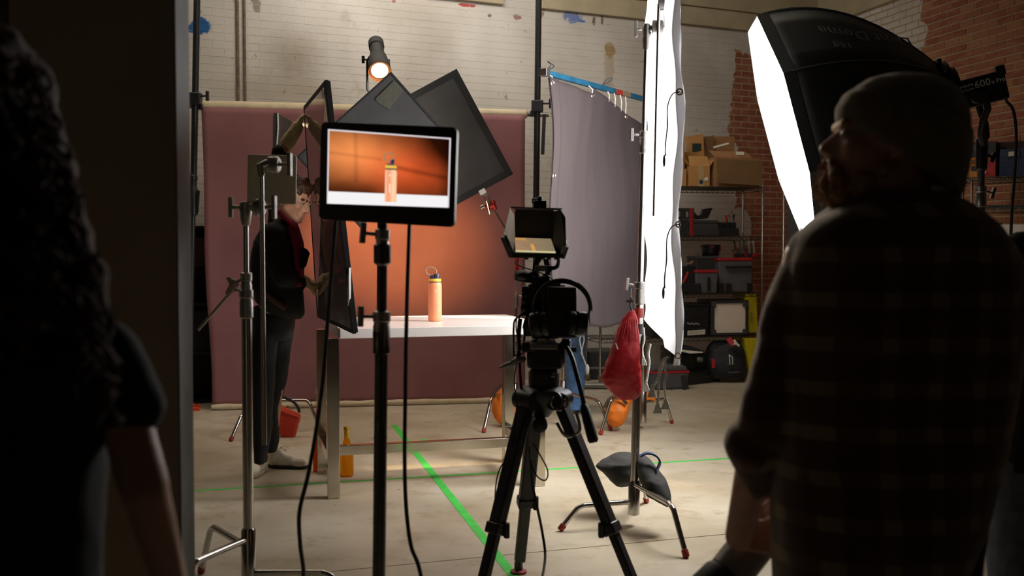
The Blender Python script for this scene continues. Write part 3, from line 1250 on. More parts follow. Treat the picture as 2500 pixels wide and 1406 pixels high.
st = E('light_stand', (sp.x, sp.y, 0), 'black light stand of the spotlight with a round base, mostly hidden behind the flags', 'stand')
mb = MB(); mb.cyl(V((sp.x, sp.y, .02)), V((sp.x, sp.y, 1.3)), .0175, n=14); mb.build('lower_tube', BLACKMETAL, st)
mb = MB(); mb.cyl(V((sp.x, sp.y, 1.3)), V((sp.x, sp.y, sp.z - .085)), .0135, n=14); mb.build('upper_tube', BLACKMETAL, st)
mb = MB(); mb.lathe([(.045, .0), (.045, .02), (.04, .028), (.02, .034)], V((sp.x, sp.y, 0)), n=24); mb.build('base_plate', BLACKMETAL, st)
mb = MB(); mb.lathe([(.018, -.05), (.024, -.045), (.024, .03), (.018, .035)], V((sp.x, sp.y, 1.3)), n=14); mb.build('collar', BLACKMETAL, st)
arm, fr_ = FLAG_ARM
mb = MB(); mb.cyl(V((fr_.x, YA + .04, fr_.z)), V((sp.x, sp.y, fr_.z)), .008, n=10); mb.build('rod', CHROME, arm)
grip_head(V((fr_.x, YA + .021, fr_.z)), (0, 1, 0), None, parent=arm, R=.026, th=.03)

# ---------------------------------------------------------------- near left C-stand with grip arm and metal plate
YL = 3.93
pb = P(608, 1460, YL); pb.z = 0
ptp = P(600, 520, YL)
st, at = cstand('polished steel stand with long grip arm in the left foreground', pb, ptp,
                [(F(490, 1400), .225), (F(868, 1482), .13), (V((pb.x - .16, pb.y - .42, 0)), .26)],
                [(P(0, 728, YL).z, (-1, -.25, .5)), (P(0, 690, YL).z + .005, (-1, -.3, -.5))], r=.0195)
mb = MB(); mb.cyl(P(483, 806, YL - .10), P(582, 692, YL - .05), .0055, n=8); mb.build('thin_rod', STEEL, st)
h1 = grip_head(P(632, 506, YL - .04), (1, -.15, 0), None, parent=st)
mb = MB()
mb.lathe([(.012, -.06), (.016, -.055), (.024, -.01), (.024, .02), (.016, .03)], P(600, 512, YL), n=16)
knob(mb, P(588, 506, YL), (-1, 0, 0), .008, .03, .075, .014)
mb.cyl(P(600, 506, YL), P(625, 506, YL - .03), .014, n=12)
mb.build('head_socket', STEEL, st, bevel=.002)
arm = E('grip_arm', P(645, 1085, YL - .08), 'vertical steel grip arm hanging from the head of the left foreground stand', 'grip arm')
mb = MB(); mb.cyl(P(646, 1086, YL - .09), P(639, 425, YL - .09), .0085, n=14); mb.build('rod', CHROME, arm)
mb = MB()
mb.tube([P(639, 430, YL - .09), P(634, 405, YL - .09), P(650, 398, YL - .07), P(680, 400, YL - .05)], .014, 12)
mb.build('elbow', STEEL, arm)
h2 = grip_head(P(668, 402, YL - .05), (1, -.15, 0), None, parent=arm, R=.030, th=.040)
MPLATE = NT('worn_plate')
p_ = MPLATE.obj()
nn = MPLATE.noise(p_, 60, 5, .7)
MPLATE.set(Base_Color=MPLATE.mix(MPLATE.step(nn, .64, .68), rgb(206, 198, 178), rgb(84, 36, 36)), Roughness=.55)
mb = MB()
q = [P(602, 500, YL + .03), P(723, 499, YL + .06), P(724, 379, YL + .06), P(604, 376, YL + .03)]
mb.prism(q, (0, .012, 0))
tag(mb.build('metal_plate', MPLATE.m, None, smooth=0, bevel=.006), 'small grey stained plate held in the grip head of the left stand', 'plate')

# ---------------------------------------------------------------- stands around the set
Y1 = 7.75
b1 = P(668, 1020, Y1); b1.z = 0
st, _ = cstand('steel stand standing behind the man in black, red bag on its legs', b1, P(669, 282, Y1),
               [(F(563, 1078), .17), (F(782, 1050), .22), (V((b1.x + .05, b1.y + .45, 0)), .12)], [(.9, (1, 0, 0)), (1.5, (1, 0, 0))])
mb = MB()
q = [P(666, 376, Y1 - .03), P(672, 376, Y1 - .03), P(677, 320, Y1 - .03), P(678, 276, Y1 - .03), P(668, 274, Y1 - .03), P(666, 320, Y1 - .03)]
mb.prism(q, (0, .5, 0))
ff = tag(mb.build('edge_on_flag', MFLAG, None, smooth=0, bevel=.003), 'narrow flag seen edge-on above the small grey plate', 'flag')
mb = MB(); mb.tube([P(674, 378, Y1 - .035), P(677, 340, Y1 - .035), P(679, 310, Y1 - .035), P(678, 276, Y1 - .035)], .006, 6); mb.build('taped_edge', WHITECORD, ff)

YS = 8.15
b2 = P(1255, 1036, YS); b2.z = 0
st, at = cstand('thin steel stand behind the right end of the table', b2, P(1262, 600, YS),
                [(F(1180, 1057), .24), (V((b2.x + .40, b2.y - .22, 0)), .16), (V((b2.x + .05, b2.y + .45, 0)), .12)], [(.62, (1, 0, 0)), (.95, (1, 0, 0))])
mb = MB()
q = P(1262, 640, YS)
mb.lathe([(.014, -.10), (.017, -.095), (.017, -.04), (.014, -.035), (.014, .02), (.018, .025), (.018, .06), (.012, .065)], q, n=14)
mb.build('red_sleeve', REDMETAL, st)
# boom arm up to the clamp that bites the rear flag
arm = E('boom_arm', P(1262, 610, YS), 'thin steel arm reaching up left to the red clamp on the rear flag', 'grip arm')
q0, q1 = P(1262, 605, YS), P(1199, 500, 7.245)
mb = MB(); mb.cyl(q0, q1, .008, n=10); mb.build('rod', CHROME, arm)
h = grip_head(q0, (0, -1, 0), None, parent=arm, R=.026, th=.03)
cl = E('spring_clamp', P(1192, 498, 7.22), 'red and silver clamp gripping the lower edge of the rear flag', 'clamp')
mb = MB(); mb.cyl(P(1184, 505, 7.25), P(1206, 500, 7.25), .024, n=14); mb.cyl(P(1201, 490, 7.25), P(1208, 512, 7.25), .02, n=12); mb.build('swivel', REDMETAL, cl)
mb = MB(); mb.cyl(P(1174, 507, 7.22), P(1182, 503, 7.22), .014, n=12); mb.cyl(P(1188, 490, 7.2), P(1196, 522, 7.24), .009, n=8); mb.build('bolt', CHROME, cl)
for xa, xb in ((1181, 1187), (1194, 1196)):
    mb = MB(); mb.tube([P(xa - 2, 474, 7.2), P(xa, 484, 7.2), P(xb, 498, 7.22)], .006, 6); mb.build('jaw_rod', STEEL, cl)
mb = MB(); mb.box(P(1183, 473, 7.203), (.03, .024, .03)); mb.build('jaw', STEEL, cl, bevel=.003)
mb = MB(); mb.box(P(1178, 468, 7.191), (.045, .012, .035), Matrix.Rotation(-.5, 3, 'Y')); mb.build('white_pad', WHITEINK, cl, bevel=.003)

Y3 = 8.35
b3 = P(1375, 1008, Y3); b3.z = 0
st, _ = cstand('steel stand between the tripod and the blue jeans', b3, P(1377, 700, Y3),
               [(F(1492, 1052), .20), (V((b3.x - .35, b3.y - .30, 0)), .15), (V((b3.x, b3.y + .45, 0)), .10)], [(.55, (-1, 0, 0))], r=.0165)

# purple-grey cloth and its stand
A0, A1 = P(1331, 178, 6.5), P(1578, 243, 7.70)
bar_z = (A0.z + A1.z) / 2
A0.z = A1.z = bar_z
cdir = (A1 - A0).normalized()
cnor = V((cdir.y, -cdir.x, 0))
Y2 = (A0 + cdir * 1.55).y
b4 = A0 + cdir * 1.50 + cnor * -0.05
b4 = V((b4.x, b4.y, 0))
st, _ = cstand('steel stand carrying the hung grey cloth, orange sandbag on its leg', b4, V((b4.x, b4.y, bar_z + .05)),
               [(F(1466, 1062), .26), (F(1641, 1034), .20), (V((b4.x + .05, b4.y + .50, 0)), .12)], [(.9, (1, 0, 0)), (1.5, (1, 0, 0))])
MCLOTH = NT('grey_muslin')
p_ = MCLOTH.pos()
wv1 = MCLOTH.noise(MCLOTH.map(p_, (14, 14, 2)), 1.0, 4)
MCLOTH.set(Base_Color=MCLOTH.mix(wv1, rgb(54, 46, 48), rgb(70, 60, 61)), Roughness=.9)
MCLOTH.bump(MCLOTH.noise(p_, 300, 2), .1, .002)
root = E('hung_cloth', A0 - V((0, 0, 1.6)), 'mauve grey cloth hanging by grommets from a blue bar', 'cloth')
CW, CHt = 1.75, 1.555


def cloth(u, v):
    s_ = u * CW
    sag = 0.0
    if s_ > 0.55:
        sag = 0.16 * math.sin(min((s_ - .55) / 1.0, 1) * math.pi / 2) ** 1.5
    else:
        sag = 0.035 * (s_ / .55)
    z = bar_z - 0.03 - sag - v * (CHt - sag * .9)
    w_ = 0.012 * math.sin(s_ * 7 + v * 1.6) * (0.3 + 0.7 * v) + 0.004 * math.sin(s_ * 27) * (1 - v) + .02 * math.sin(v * 8 + s_ * 4)
    ins = 0.03 * math.sin(v * 3) * (1 - u)
    if v > .97:
        z += .01 * math.sin(s_ * 14)
    return A0 + cdir * (s_ + ins) + cnor * (w_ + .02) + V((0, 0, z - A0.z))


mb = MB(); mb.grid(cloth, 90, 60); mb.build('sheet', MCLOTH.m, root, smooth=180, solid=.003, fix=False)
mb = MB(); mb.grid(lambda u, v: cloth(u * .05 + .002, v) + cnor * .006, 4, 50); mb.build('side_hem', MCLOTH.m, root, smooth=180, solid=.004, fix=False)
MGROM = M('grommet_brass', (0.7, 0.66, 0.6), .3, 1.0, var=.05)
for (u, v) in ((.015, .02), (.30, .012), (.62, .015), (.015, .38), (.27, .985), (.015, .98)):
    mb = MB(); mb.torus(cloth(u, v) + cnor * .006, cnor, .014, .005, 16, 6); mb.build('grommet', MGROM, root)
for u, tag_ in ((.015, 1), (.30, 1), (.46, 1), (.52, 0), (.57, 1), (.62, 1)):
    q = cloth(u, .01)
    mb = MB(); mb.tube([q, V((q.x, q.y, (q.z + bar_z) / 2)) + cdir * .01, V((A0 + cdir * (u * CW)).to_tuple())], .004, 6); mb.build('tie_cord', WHITECORD, root)
q = cloth(.27, .985)
mb = MB(); mb.tube([q, q + V((-.02, 0, -.10)), q + V((0.0, 0, -.2)), q + V((.025, 0, -.27))], .005, 6); mb.tube([q, q + V((.01, 0, -.1)), q + V((-.01, 0, -.18)), q + V((.025, 0, -.27))], .004, 6)
mb.ell(q + V((.03, 0, -.29)), (.015, .015, .035)); mb.build('tie_cord', M('grey_cord', rgb(120, 116, 112), .9, var=.1), root)
MBLUE = M('blue_bar_paint', rgb(28, 82, 110), .45, var=.2, vscale=14)
br = E('hanging_bar', A0, 'scuffed blue bar with red and black tape above the hung grey cloth', 'bar')
for (s0, s1, mt) in ((0.0, .92, MBLUE), (.92, 1.02, REDRUBBER), (1.02, 1.14, M('tan_tape', rgb(120, 100, 80), .7, var=.1)), (1.14, 1.95, MBLUE)):
    mb = MB(); mb.bar(A0 + cdir * s0, A0 + cdir * s1, .03, .032); mb.build('bar_section', mt, br, smooth=0, bevel=.002)
mb = MB(); mb.bar(A0 - cdir * .03, A0 + cdir * .02, .05, .045); mb.build('end_bracket', STEEL, br, smooth=0, bevel=.003)
for s0 in (.03, .75):
    mb = MB()
    q = A0 + cdir * s0 + V((0, 0, .02))
    mb.loop(spline([q, q + V((.02, -.02, .03)), q + V((.06, -.02, .045)) if s0 > .5 else q + V((0.0, 0, .05)), q + V((.04, -.01, .02)), q], 4), .004, 6)
    mb.build('knotted_cord', M('dark_cord', (.06, .06, .07), .8, var=.1), br)

# ---------------------------------------------------------------- near right C-stand with the glowing silk
YR = 5.10
rb = P(1546, 1262, YR); rb.z = 0
rt = P(1579, 76, YR)
tipL, tipR = F(1368, 1297), F(1676, 1363)
st, at = cstand('tall polished steel stand with red leg tips beside the red hanging bag', rb, rt,
                [(tipL, .115), (tipR, .20), (V((rb.x + .12, rb.y + .45, 0)), .16)],
                [(P(0, 705, YR).z, (-1, -.1, .12)), (P(0, 337, YR).z, (-1, -.1, 0))], r=.0205, hub=.22)
mb = MB()
for z0, z1, mt in ((752, 775, REDRUBBER), (790, 815, BLACKMETAL)):
    m2 = MB(); m2.cyl(at(P(0, z1, YR).z), at(P(0, z0, YR).z), .0225, n=16); m2.build('tape_band', mt, st)
h = grip_head(P(1606, 66, YR - .02), (1, -.15, 0), None, parent=st, R=.034, th=.05)
mb = MB()
mb.lathe([(.013, -.09), (.018, -.08), (.022, -.01), (.022, .02), (.014, .035)], rt, n=16)
knob(mb, rt + V((-.015, 0, .01)), (-1, 0, 0), .008, .03, .075, .014)
mb.cyl(rt, P(1596, 66, YR - .02), .014, n=12)
mb.build('head_socket', STEEL, st, bevel=.002)
arm = E('grip_arm', P(1597, 528, YR - .06), 'thin steel grip arm hanging vertically in front of the glowing silk', 'grip arm')
mb = MB(); mb.cyl(P(1597, 528, YR - .06), P(1609, 10, YR - .06), .0085, n=14); mb.build('rod', CHROME, arm)
h = grip_head(P(1622, 8, YR - .05), (1, -.15, 0), None, parent=arm, R=.034, th=.055)
mb = MB(); mb.cyl(P(1634, 16, YR - .05), P(1632, 60, YR - .05), .008, n=10); mb.build('pin', CHROME, arm)

SX, SN, SF = .715, 4.52, 5.62
STOP, SBOT = 3.05, .862
SILK = NT('white_silk')
SILK.t.nodes.remove(SILK.b)
tr = SILK.n('ShaderNodeBsdfTranslucent')
df = SILK.n('ShaderNodeBsdfDiffuse')
mx = SILK.n('ShaderNodeMixShader')
wv2 = SILK.noise(SILK.map(SILK.pos(), (4, 4, 1)), 2.0, 3)
SILK.put(tr.inputs[0], SILK.mix(wv2, (.86, .87, .90), (.93, .94, .96)))
df.inputs[0].default_value = (.85, .85, .85, 1)
mx.inputs[0].default_value = 0.42
SILK.t.links.new(tr.outputs[0], mx.inputs[1])
SILK.t.links.new(df.outputs[0], mx.inputs[2])
SILK.t.links.new(mx.outputs[0], SILK.t.nodes['Material Output'].inputs[0])
root = E('diffusion_frame', (SX, SN, SBOT), 'tall white diffusion silk seen edge-on, glowing from the softbox', 'diffusion silk')


def silk(u, v):
    y = SF + (SN - SF) * u
    z = STOP + (SBOT - STOP) * v
    x = SX - .012 * (1 - u) + .012 * math.sin(v * 17 + u * 5) * (.4 + .6 * u) + .006 * math.sin(v * 41)
    if v > .9:
        z += .10 * (1 - u) * ((v - .9) / .1) * (1 if u < .55 else 0.25)
    return V((x, y, z))


mb = MB(); mb.grid(silk, 26, 90); mb.build('silk', SILK.m, root, smooth=180, fix=False)
MHEM = M('white_webbing', (.62, .60, .58), .85, var=.15, vscale=12)
mb = MB(); mb.grid(lambda u, v: V((SX - .018 - .012 + (.032) * u + .010 * math.sin(v * 17 + 5) + .004 * math.sin(v * 47 + u * 3), SN - .012 + .012 * u, STOP + (SBOT - .02 - STOP) * v)), 5, 110)
mb.build('hem', SILK.m, root, smooth=180, solid=.004, fix=False)
for py in (226, 548, 868):
    z = P(0, py, SN).z
    q = V((SX - .012, SN - .022, z))
    mb = MB(); mb.torus(q, (0, 1, 0), .012, .004, 16, 6); mb.build('grommet', MGROM, root)
    if py < 800:
        mb = MB()
        pp = [q, q + V((-.03, -.005, -.01)), q + V((-.05, -.005, -.06)), q + V((-.052, -.005, -.15)), q + V((-.058, -.005, -.22)), q + V((-.06, -.005, -.27))]
        mb.tube(spline(pp, 4), .0028, 6)
        mb.tube(spline([x + V((.004 * math.sin(i * 3), -.003, 0)) for i, x in enumerate(pp)], 4), .0024, 6)
        mb.ell(pp[-1] + V((-.004, 0, -.02)), (.006, .006, .026))
        mb.build('tie_cord', M('thin_grey_cord', rgb(110, 104, 112), .9, var=.1), root)


def tie(pts, Y, r=.005, tuft=True):
    pp = [P(x, y, Y) for x, y in pts]
    mb = MB()
    mb.tube(spline(pp, 5), r, 7)
    e = pp[-1]
    if tuft:
        for i in range(7):
            a = (i - 3) * .004
            mb.tube([e + V((0, 0, .012)), e + V((a * .8, .002 * (i % 2), -.015)), e + V((a * 1.5, .002, -.042))], .0032, 5)
    mb.build('tie_cord', WHITECORD, root)


tie([(1632, 872), (1618, 880), (1610, 905), (1608, 950), (1606, 985)], SN - .03)
tie([(1625, 876), (1624, 900), (1627, 915), (1622, 940), (1625, 975)], SN - .03)
tie([(1622, 880), (1610, 915), (1600, 935), (1592, 946)], SN - .02)
tie([(1588, 840), (1583, 862), (1585, 885), (1581, 915), (1577, 936)], SF - .2, .006)
tie([(1571, 800), (1573, 830), (1568, 850), (1570, 872)], SF - .1)
mb = MB()
mb.cyl(V((SX, SN - .0, STOP)), V((SX, SF, STOP)), .012, n=12)
mb.build('top_rail', CHROME, root)

# red bag on its hook
MRED = M('red_nylon', rgb(176, 16, 30), .5, var=.12, vscale=10, bump=.1, bscale=24)
YG = 4.98
mb = MB()
mb.rows([(757, 1537, 1550, YG, .02), (775, 1520, 1557, YG, .04), (795, 1510, 1559, YG, .07), (820, 1502, 1561, YG, .09), (850, 1491, 1563, YG, .11), (880, 1480, 1564, YG, .12), (905, 1472, 1566, YG, .12),
         (922, 1466, 1567, YG, .11), (938, 1474, 1567, YG, .09), (955, 1489, 1565, YG, .06), (968, 1502, 1560, YG, .035), (977, 1516, 1552, YG, .015)], 24, 2.2)
bg = E('weight_bag', P(1520, 860, YG), 'bright red weight bag hanging from the stand beside the glowing silk', 'bag')
blob(mb, 'bag_body', MRED, bg, .006, 3, .005, 22)
mb = MB()
for i in range(9):
    a = P(1514 + i * 5, 778 + abs(i - 6) * 2.0, YG - .025)
    b = P(1497 + i * 8, 825 + (i % 3) * 9, YG - .055)
    mb.cap(a, b, .0025, .001, 8)
mb.build('gathered_pleat', MRED, bg)
mb = MB(); mb.tube([P(1540, 706, YR - .02), P(1541, 728, YG), P(1538, 745, YG), P(1543, 760, YG)], .005, 8); mb.box(P(1537, 735, YG), (.03, .015, .012)); mb.build('hook_strap', BLACKMETAL, bg)
mb = MB(); mb.prism([P(1504, 836, YG - .062), P(1510, 852, YG - .064), P(1507, 853, YG - .064), P(1502, 838, YG - .062)], (0, -.002, 0)); mb.build('label', WHITEINK, bg, smooth=0)


# ---------------------------------------------------------------- saddle bags
def sandbag(name, label, lobes, mat, strap=None, strapmat=None, cat='sandbag', nz=.006, up=None):
    c = P((lobes[0][0][1] + lobes[0][0][2]) / 2, lobes[0][-1][0], lobes[0][0][3])
    root = E(name, c, label, cat)
    for lb in lobes:
        mb = MB(); mb.rows(lb, 22, 2.2)
        blob(mb, 'lobe', mat, root, .007, 5, nz, 16)
    if strap:
        mb = MB(); mb.tube(spline(strap, 5), [.012] * ((len(strap) - 1) * 5 + 1), 8); mb.build('strap', strapmat or RUBBER, root)
    return root


MORB = M('orange_nylon', rgb(214, 112, 20), .6, var=.1, vscale=10, bump=.1, bscale=20)
MBLKB = M('black_nylon', (.022, .021, .020), .85, var=.2, vscale=10, bump=.15, bscale=18)
MREDB = M('orange_red_nylon', rgb(188, 50, 24), .6, var=.1, vscale=10, bump=.1, bscale=20)
sandbag('sandbag', 'orange sandbag slung over the stand leg right of the tripod',
        [[(962, 1502, 1530, 7.75, .06), (980, 1484, 1538, 7.72, .14), (1000, 1478, 1536, 7.7, .17), (1020, 1480, 1530, 7.7, .15), (1036, 1486, 1520, 7.7, .10), (1042, 1494, 1508, 7.7, .05)],
         [(948, 1560, 1572, 7.9, .06), (958, 1545, 1585, 7.9, .12), (970, 1530, 1597, 7.9, .14), (978, 1525, 1604, 7.9, .10), (984, 1535, 1595, 7.9, .05)],
         [(958, 1512, 1560, 7.82, .10), (970, 1500, 1570, 7.82, .13), (984, 1505, 1560, 7.82, .10)]], MORB,
        [P(1476, 995, 7.6), P(1490, 972, 7.6), P(1512, 968, 7.6), P(1530, 985, 7.62)], M('dark_brown_strap', (.05, .025, .01), .7, var=.1))
sandbag('sandbag', 'orange sandbag behind the right table leg, left of the tripod',
        [[(944, 1228, 1240, 7.95, .05), (958, 1212, 1262, 7.95, .13), (980, 1202, 1274, 7.92, .18), (1005, 1200, 1275, 7.9, .20), (1020, 1206, 1270, 7.9, .18), (1032, 1216, 1260, 7.9, .12), (1037, 1226, 1250, 7.9, .06)]], MORB,
        [P(1198, 978, 7.80), P(1208, 955, 7.82), P(1222, 940, 7.85), P(1232, 936, 7.9)], M('dark_brown_strap', (.05, .025, .01), .7, var=.1))
sandbag('sandbag', 'black sandbag with blue strap over the leg of the red-tipped steel stand',
        [[(1106, 1500, 1540, 5.32, .06), (1112, 1488, 1552, 5.32, .14), (1126, 1468, 1556, 5.3, .20), (1137, 1452, 1554, 5.3, .20), (1150, 1470, 1552, 5.3, .20), (1168, 1486, 1548, 5.3, .17), (1182, 1500, 1540, 5.3, .10), (1186, 1512, 1532, 5.3, .05)],
         [(1110, 1556, 1574, 5.15, .06), (1128, 1553, 1594, 5.1, .14), (1150, 1556, 1612, 5.06, .19), (1170, 1560, 1624, 5.02, .20), (1190, 1567, 1633, 5.0, .19), (1210, 1580, 1638, 4.97, .15), (1226, 1606, 1640, 4.95, .08), (1236, 1626, 1640, 4.95, .04)]],
        MBLKB, None)
sb = [o for o in COL.objects if o.name.startswith('sandbag')][-1]
mb = MB()
pp = spline([P(1562, 1114, 5.06), P(1576, 1107, 5.05), P(1592, 1108, 5.04), P(1606, 1117, 5.03), P(1611, 1130, 5.02), P(1604, 1146, 5.0)], 5)
rings = []
for i, q in enumerate(pp):
    d = (pp[min(i + 1, len(pp) - 1)] - pp[max(i - 1, 0)]).normalized()
    nrm = V((0, 1, 0)).cross(d).normalized()
    rings.append([q + nrm * .004 + V((0, -.018, 0)), q + nrm * .004 + V((0, .018, 0)), q - nrm * .004 + V((0, .018, 0)), q - nrm * .004 + V((0, -.018, 0))])
mb.loft(rings)
mb.build('carry_strap', M('blue_webbing', rgb(40, 62, 100), .7, var=.15), sb)
rp = E('weight_bag', P(705, 1072, 7.5), 'orange-red pouch bag hanging on the stand leg behind the man in black', 'bag')
mb = MB(); mb.prism([P(672, 986, 7.46), P(690, 996, 7.46), P(730, 1014, 7.46), P(728, 1030, 7.46), P(716, 1074, 7.46), P(708, 1073, 7.46), P(668, 1056, 7.46)], (0, .07, 0))
blob(mb, 'bag_body', MREDB, rp, .006, 8, .003, 18)
mb = MB(); mb.tube([P(676, 996, 7.45), P(700, 1008, 7.445), P(729, 1018, 7.455)], .006, 6); mb.build('flap_seam', MREDB, rp)
mb = MB(); mb.tube(spline([P(674, 966, 7.5), P(695, 970, 7.48), P(715, 980, 7.47), P(726, 992, 7.47), P(731, 1006, 7.48)], 5), .011, 8); mb.build('strap', RUBBER, rp)

# ---------------------------------------------------------------- softbox
fn = V((-.95, .125, -.262)).normalized()
CB = P(1922, 318, 5.6)
ux = V((0, 1, 0)); ux = (ux - fn * ux.dot(fn)).normalized()
uy = fn.cross(ux)
if uy.z < 0:
    uy = -uy
RB_ = .63
MSBX = M('softbox_black', (.007, .007, .0065), .5, var=.15, vscale=6, bump=.05, bscale=30)
root = E('softbox', CB - fn * .83, 'large black octagonal softbox with glowing white front behind the man in the beanie', 'softbox')


def oct_pt(i, t, r=None):
    a = 2 * math.pi * (i + .5) / 8
    return CB - fn * t + (ux * math.cos(a) + uy * math.sin(a)) * r


prof = []
for i in range(13):
    t = i / 12
    prof.append((.80 * t, RB_ * (1 - .03 * t - .80 * t ** 2.1)))
for i in range(8):
    mb = MB()
    mb.grid(lambda u, v: oct_pt(i, prof[round(v * 12)][0], prof[round(v * 12)][1]).lerp(oct_pt(i + 1, prof[round(v * 12)][0], prof[round(v * 12)][1]), u) * 1.0, 4, 12)
    mb.build('side_panel', MSBX, root, smooth=50, solid=.004, fix=False)
    mb = MB(); mb.tube([oct_pt(i, a, b + .002) for a, b in prof], .0045, 6); mb.build('rib', M('seam_grey', (.05, .05, .05), .45, var=.1), root)
mb = MB()
for i in range(8):
    mb.hexa([oct_pt(i, .02, RB_ + .004), oct_pt(i + 1, .02, RB_ + .004), oct_pt(i + 1, .02, RB_ - .004), oct_pt(i, .02, RB_ - .004),
             oct_pt(i, -.035, RB_ + .004), oct_pt(i + 1, -.035, RB_ + .004), oct_pt(i + 1, -.035, RB_ - .004), oct_pt(i, -.035, RB_ - .004)])
mb.build('front_lip', MSBX, root, smooth=0)
mb = MB()


def diff(u, v):
    a = 2 * math.pi * u
    k_ = (a - math.pi / 8) % (math.pi / 4) - math.pi / 8
    oc = math.cos(math.pi / 8) / math.cos(k_)
    return CB + (ux * math.cos(a) + uy * math.sin(a)) * (v * RB_ * .995 * oc) + fn * (.012 + .075 * (1 - v * v))


mb.grid(diff, 48, 10)
mb.build('front_cloth', emit('softbox_glow', (1.0, .97, .95), SOFTBOX_POWER), root, smooth=180, fix=False)
bk = CB - fn * .80
mb = MB(); mb.lathe([(.10, -.01), (.125, .0), (.125, .035), (.085, .045), (.085, .07), (.06, .075)], bk, -fn, 24); mb.build('speed_ring', BLACKMETAL, root)
for i in range(8):
    mb = MB(); mb.box(oct_pt(i, .80, .135), (.022, .03, .03)); mb.build('ring_clip', BLACKPLASTIC, root, bevel=.004)
# upside-down lettering on the side that faces the camera
MINKG = M('softbox_lettering', (.085, .085, .085), .5, var=.05)
best = min(range(8), key=lambda i: (oct_pt(i, .4, .5).y + oct_pt(i + 1, .4, .5).y) - .25 * (oct_pt(i, .4, .5).z + oct_pt(i + 1, .4, .5).z))
cands = sorted(range(8), key=lambda i: (oct_pt(i, .4, .5) + oct_pt(i + 1, .4, .5)).y - .8 * (oct_pt(i, .4, .5) + oct_pt(i + 1, .4, .5)).z)
pi_ = cands[0]


def on_panel(t, u):
    r0 = RB_ * (1 - .03 * (t / .8) - .80 * (t / .8) ** 2.1)
    return oct_pt(pi_, t, r0).lerp(oct_pt(pi_ + 1, t, r0), u)


q0, q1 = on_panel(.34, .5), on_panel(.40, .5)
xd = (q0 - q1).normalized()
a_, b_ = on_panel(.37, .2), on_panel(.37, .8)
yd = (b_ - a_).normalized()
if yd.z > 0:
    yd = -yd
nrm = xd.cross(yd)
off = nrm.normalized() * (.012 if nrm.y < 0 else -.012)
text('lettering', 'Light Dome', .105, on_panel(.42, .5) + off, xd, yd, MINKG, root, .001)
text('lettering', '150', .07, on_panel(.28, .5) + off + yd * .10, xd, yd, MINKG, root, .001)
# studio lamp on the softbox
lp = E('studio_lamp', P(2390, 225, 5.5), 'black studio lamp head with white lettering behind the softbox', 'lamp')
ld = (-fn).normalized()
ld = (ld + V((0, -.10, -.03))).normalized()
L0 = bk - fn * .09
lc_ = P(2392, 222, 5.45)
side = V((0, -1, 0)); side = (side - ld * side.dot(ld)).normalized()
upv = ld.cross(side)
if upv.z < 0:
    upv = -upv
Rm = Matrix((ld, side, upv)).transposed()
mb = MB(); mb.box(lc_, (.235, .14, .145), Rm); mb.build('housing', BLACKMETAL, lp, bevel=.010)
mb = MB(); mb.box(lc_ - ld * .128, (.022, .15, .150), Rm); mb.build('front_plate', M('pale_label', rgb(205, 205, 210), .4, .2, var=.05), lp, bevel=.004)
mb = MB(); mb.lathe([(.055, 0), (.055, .12), (.065, .13), (.065, .15)], lc_ - ld * .14, -ld, 20); mb.build('mount', BLACKMETAL, lp)
mb = MB(); mb.box(lc_ + ld * .112 + upv * .075, (.045, .05, .05), Rm); mb.build('top_bracket', BLACKPLASTIC, lp, bevel=.004)
mb = MB(); mb.lathe([(.034, 0), (.034, .02), (.028, .026), (.012, .028)], lc_ - ld * .035 - upv * .03 + side * .07, side, 22); mb.build('tilt_knob', BLACKPLASTIC, lp)
tx = lc_ + side * .0725 + upv * .030
text('lettering', '600', .052, tx + ld * .005, ld, upv, WHITEINK, lp, .001)
text('lettering', 'x Pro', .030, tx + ld * .080 - upv * .004, ld, upv, WHITEINK, lp, .001)
text('lettering', 'Aputure', .024, tx - ld * .078 + upv * .010, ld, upv, WHITEINK, lp, .001)
text('lettering', 'light storm', .018, tx - ld * .078 - upv * .012, ld, upv, WHITEINK, lp, .001)
yk = P(2397, 350, 5.47)
for sx, sg in ((2385, 1), (2420, -1)):
    mb = MB()
    y_ = -.085 * sg
    mb.tube([lc_ + side * (.085 * sg) - upv * .02, lc_ + side * (.09 * sg) - upv * .10, P(sx, 300, 5.47) + V((0, y_ * .8, 0)), P(sx - 1, 330, 5.47) + V((0, y_ * .6, 0)), yk + V((0, y_ * .2, -.01))], .018, 8)
    mb.build('yoke_arm', BLACKMETAL, lp)
mb = MB(); mb.lathe([(.02, -.14), (.028, -.13), (.032, -.02), (.03, .02), (.02, .03)], yk, n=14); knob(mb, yk + V((.03, 0, -.06)), (1, 0, -.4), .008, .02, .05, .02); mb.build('receiver', BLACKMETAL, lp)
lb = V((yk.x, yk.y, 0))
cstand('grey light stand under the lettered studio lamp', lb, V((lb.x, lb.y, yk.z - .13)), [((lb.x + .5 * math.cos(a), lb.y + .5 * math.sin(a), 0), .12) for a in (.6, 2.7, 4.8)],
       [(P(0, 470, 5.47).z, (1, 0, -.3)), (1.05, (1, 0, 0))], metal=M('dark_grey_tube', (.09, .085, .08), .4, .5, var=.1), tips=False, r=.021)
mb = MB()
mb.tube(spline([lc_ + ld * .11 - upv * .06, P(2458, 248, 5.45), P(2474, 270, 5.45), P(2481, 330, 5.45), P(2477, 430, 5.45), P(2470, 520, 5.45), P(2466, 640, 5.45), P(2462, 800, 5.45), F(2470, 1260)], 6), .008, 8)
tag(mb.build('power_cable', CABLE), 'black power cable hanging from the back of the lettered studio lamp', 'cable')
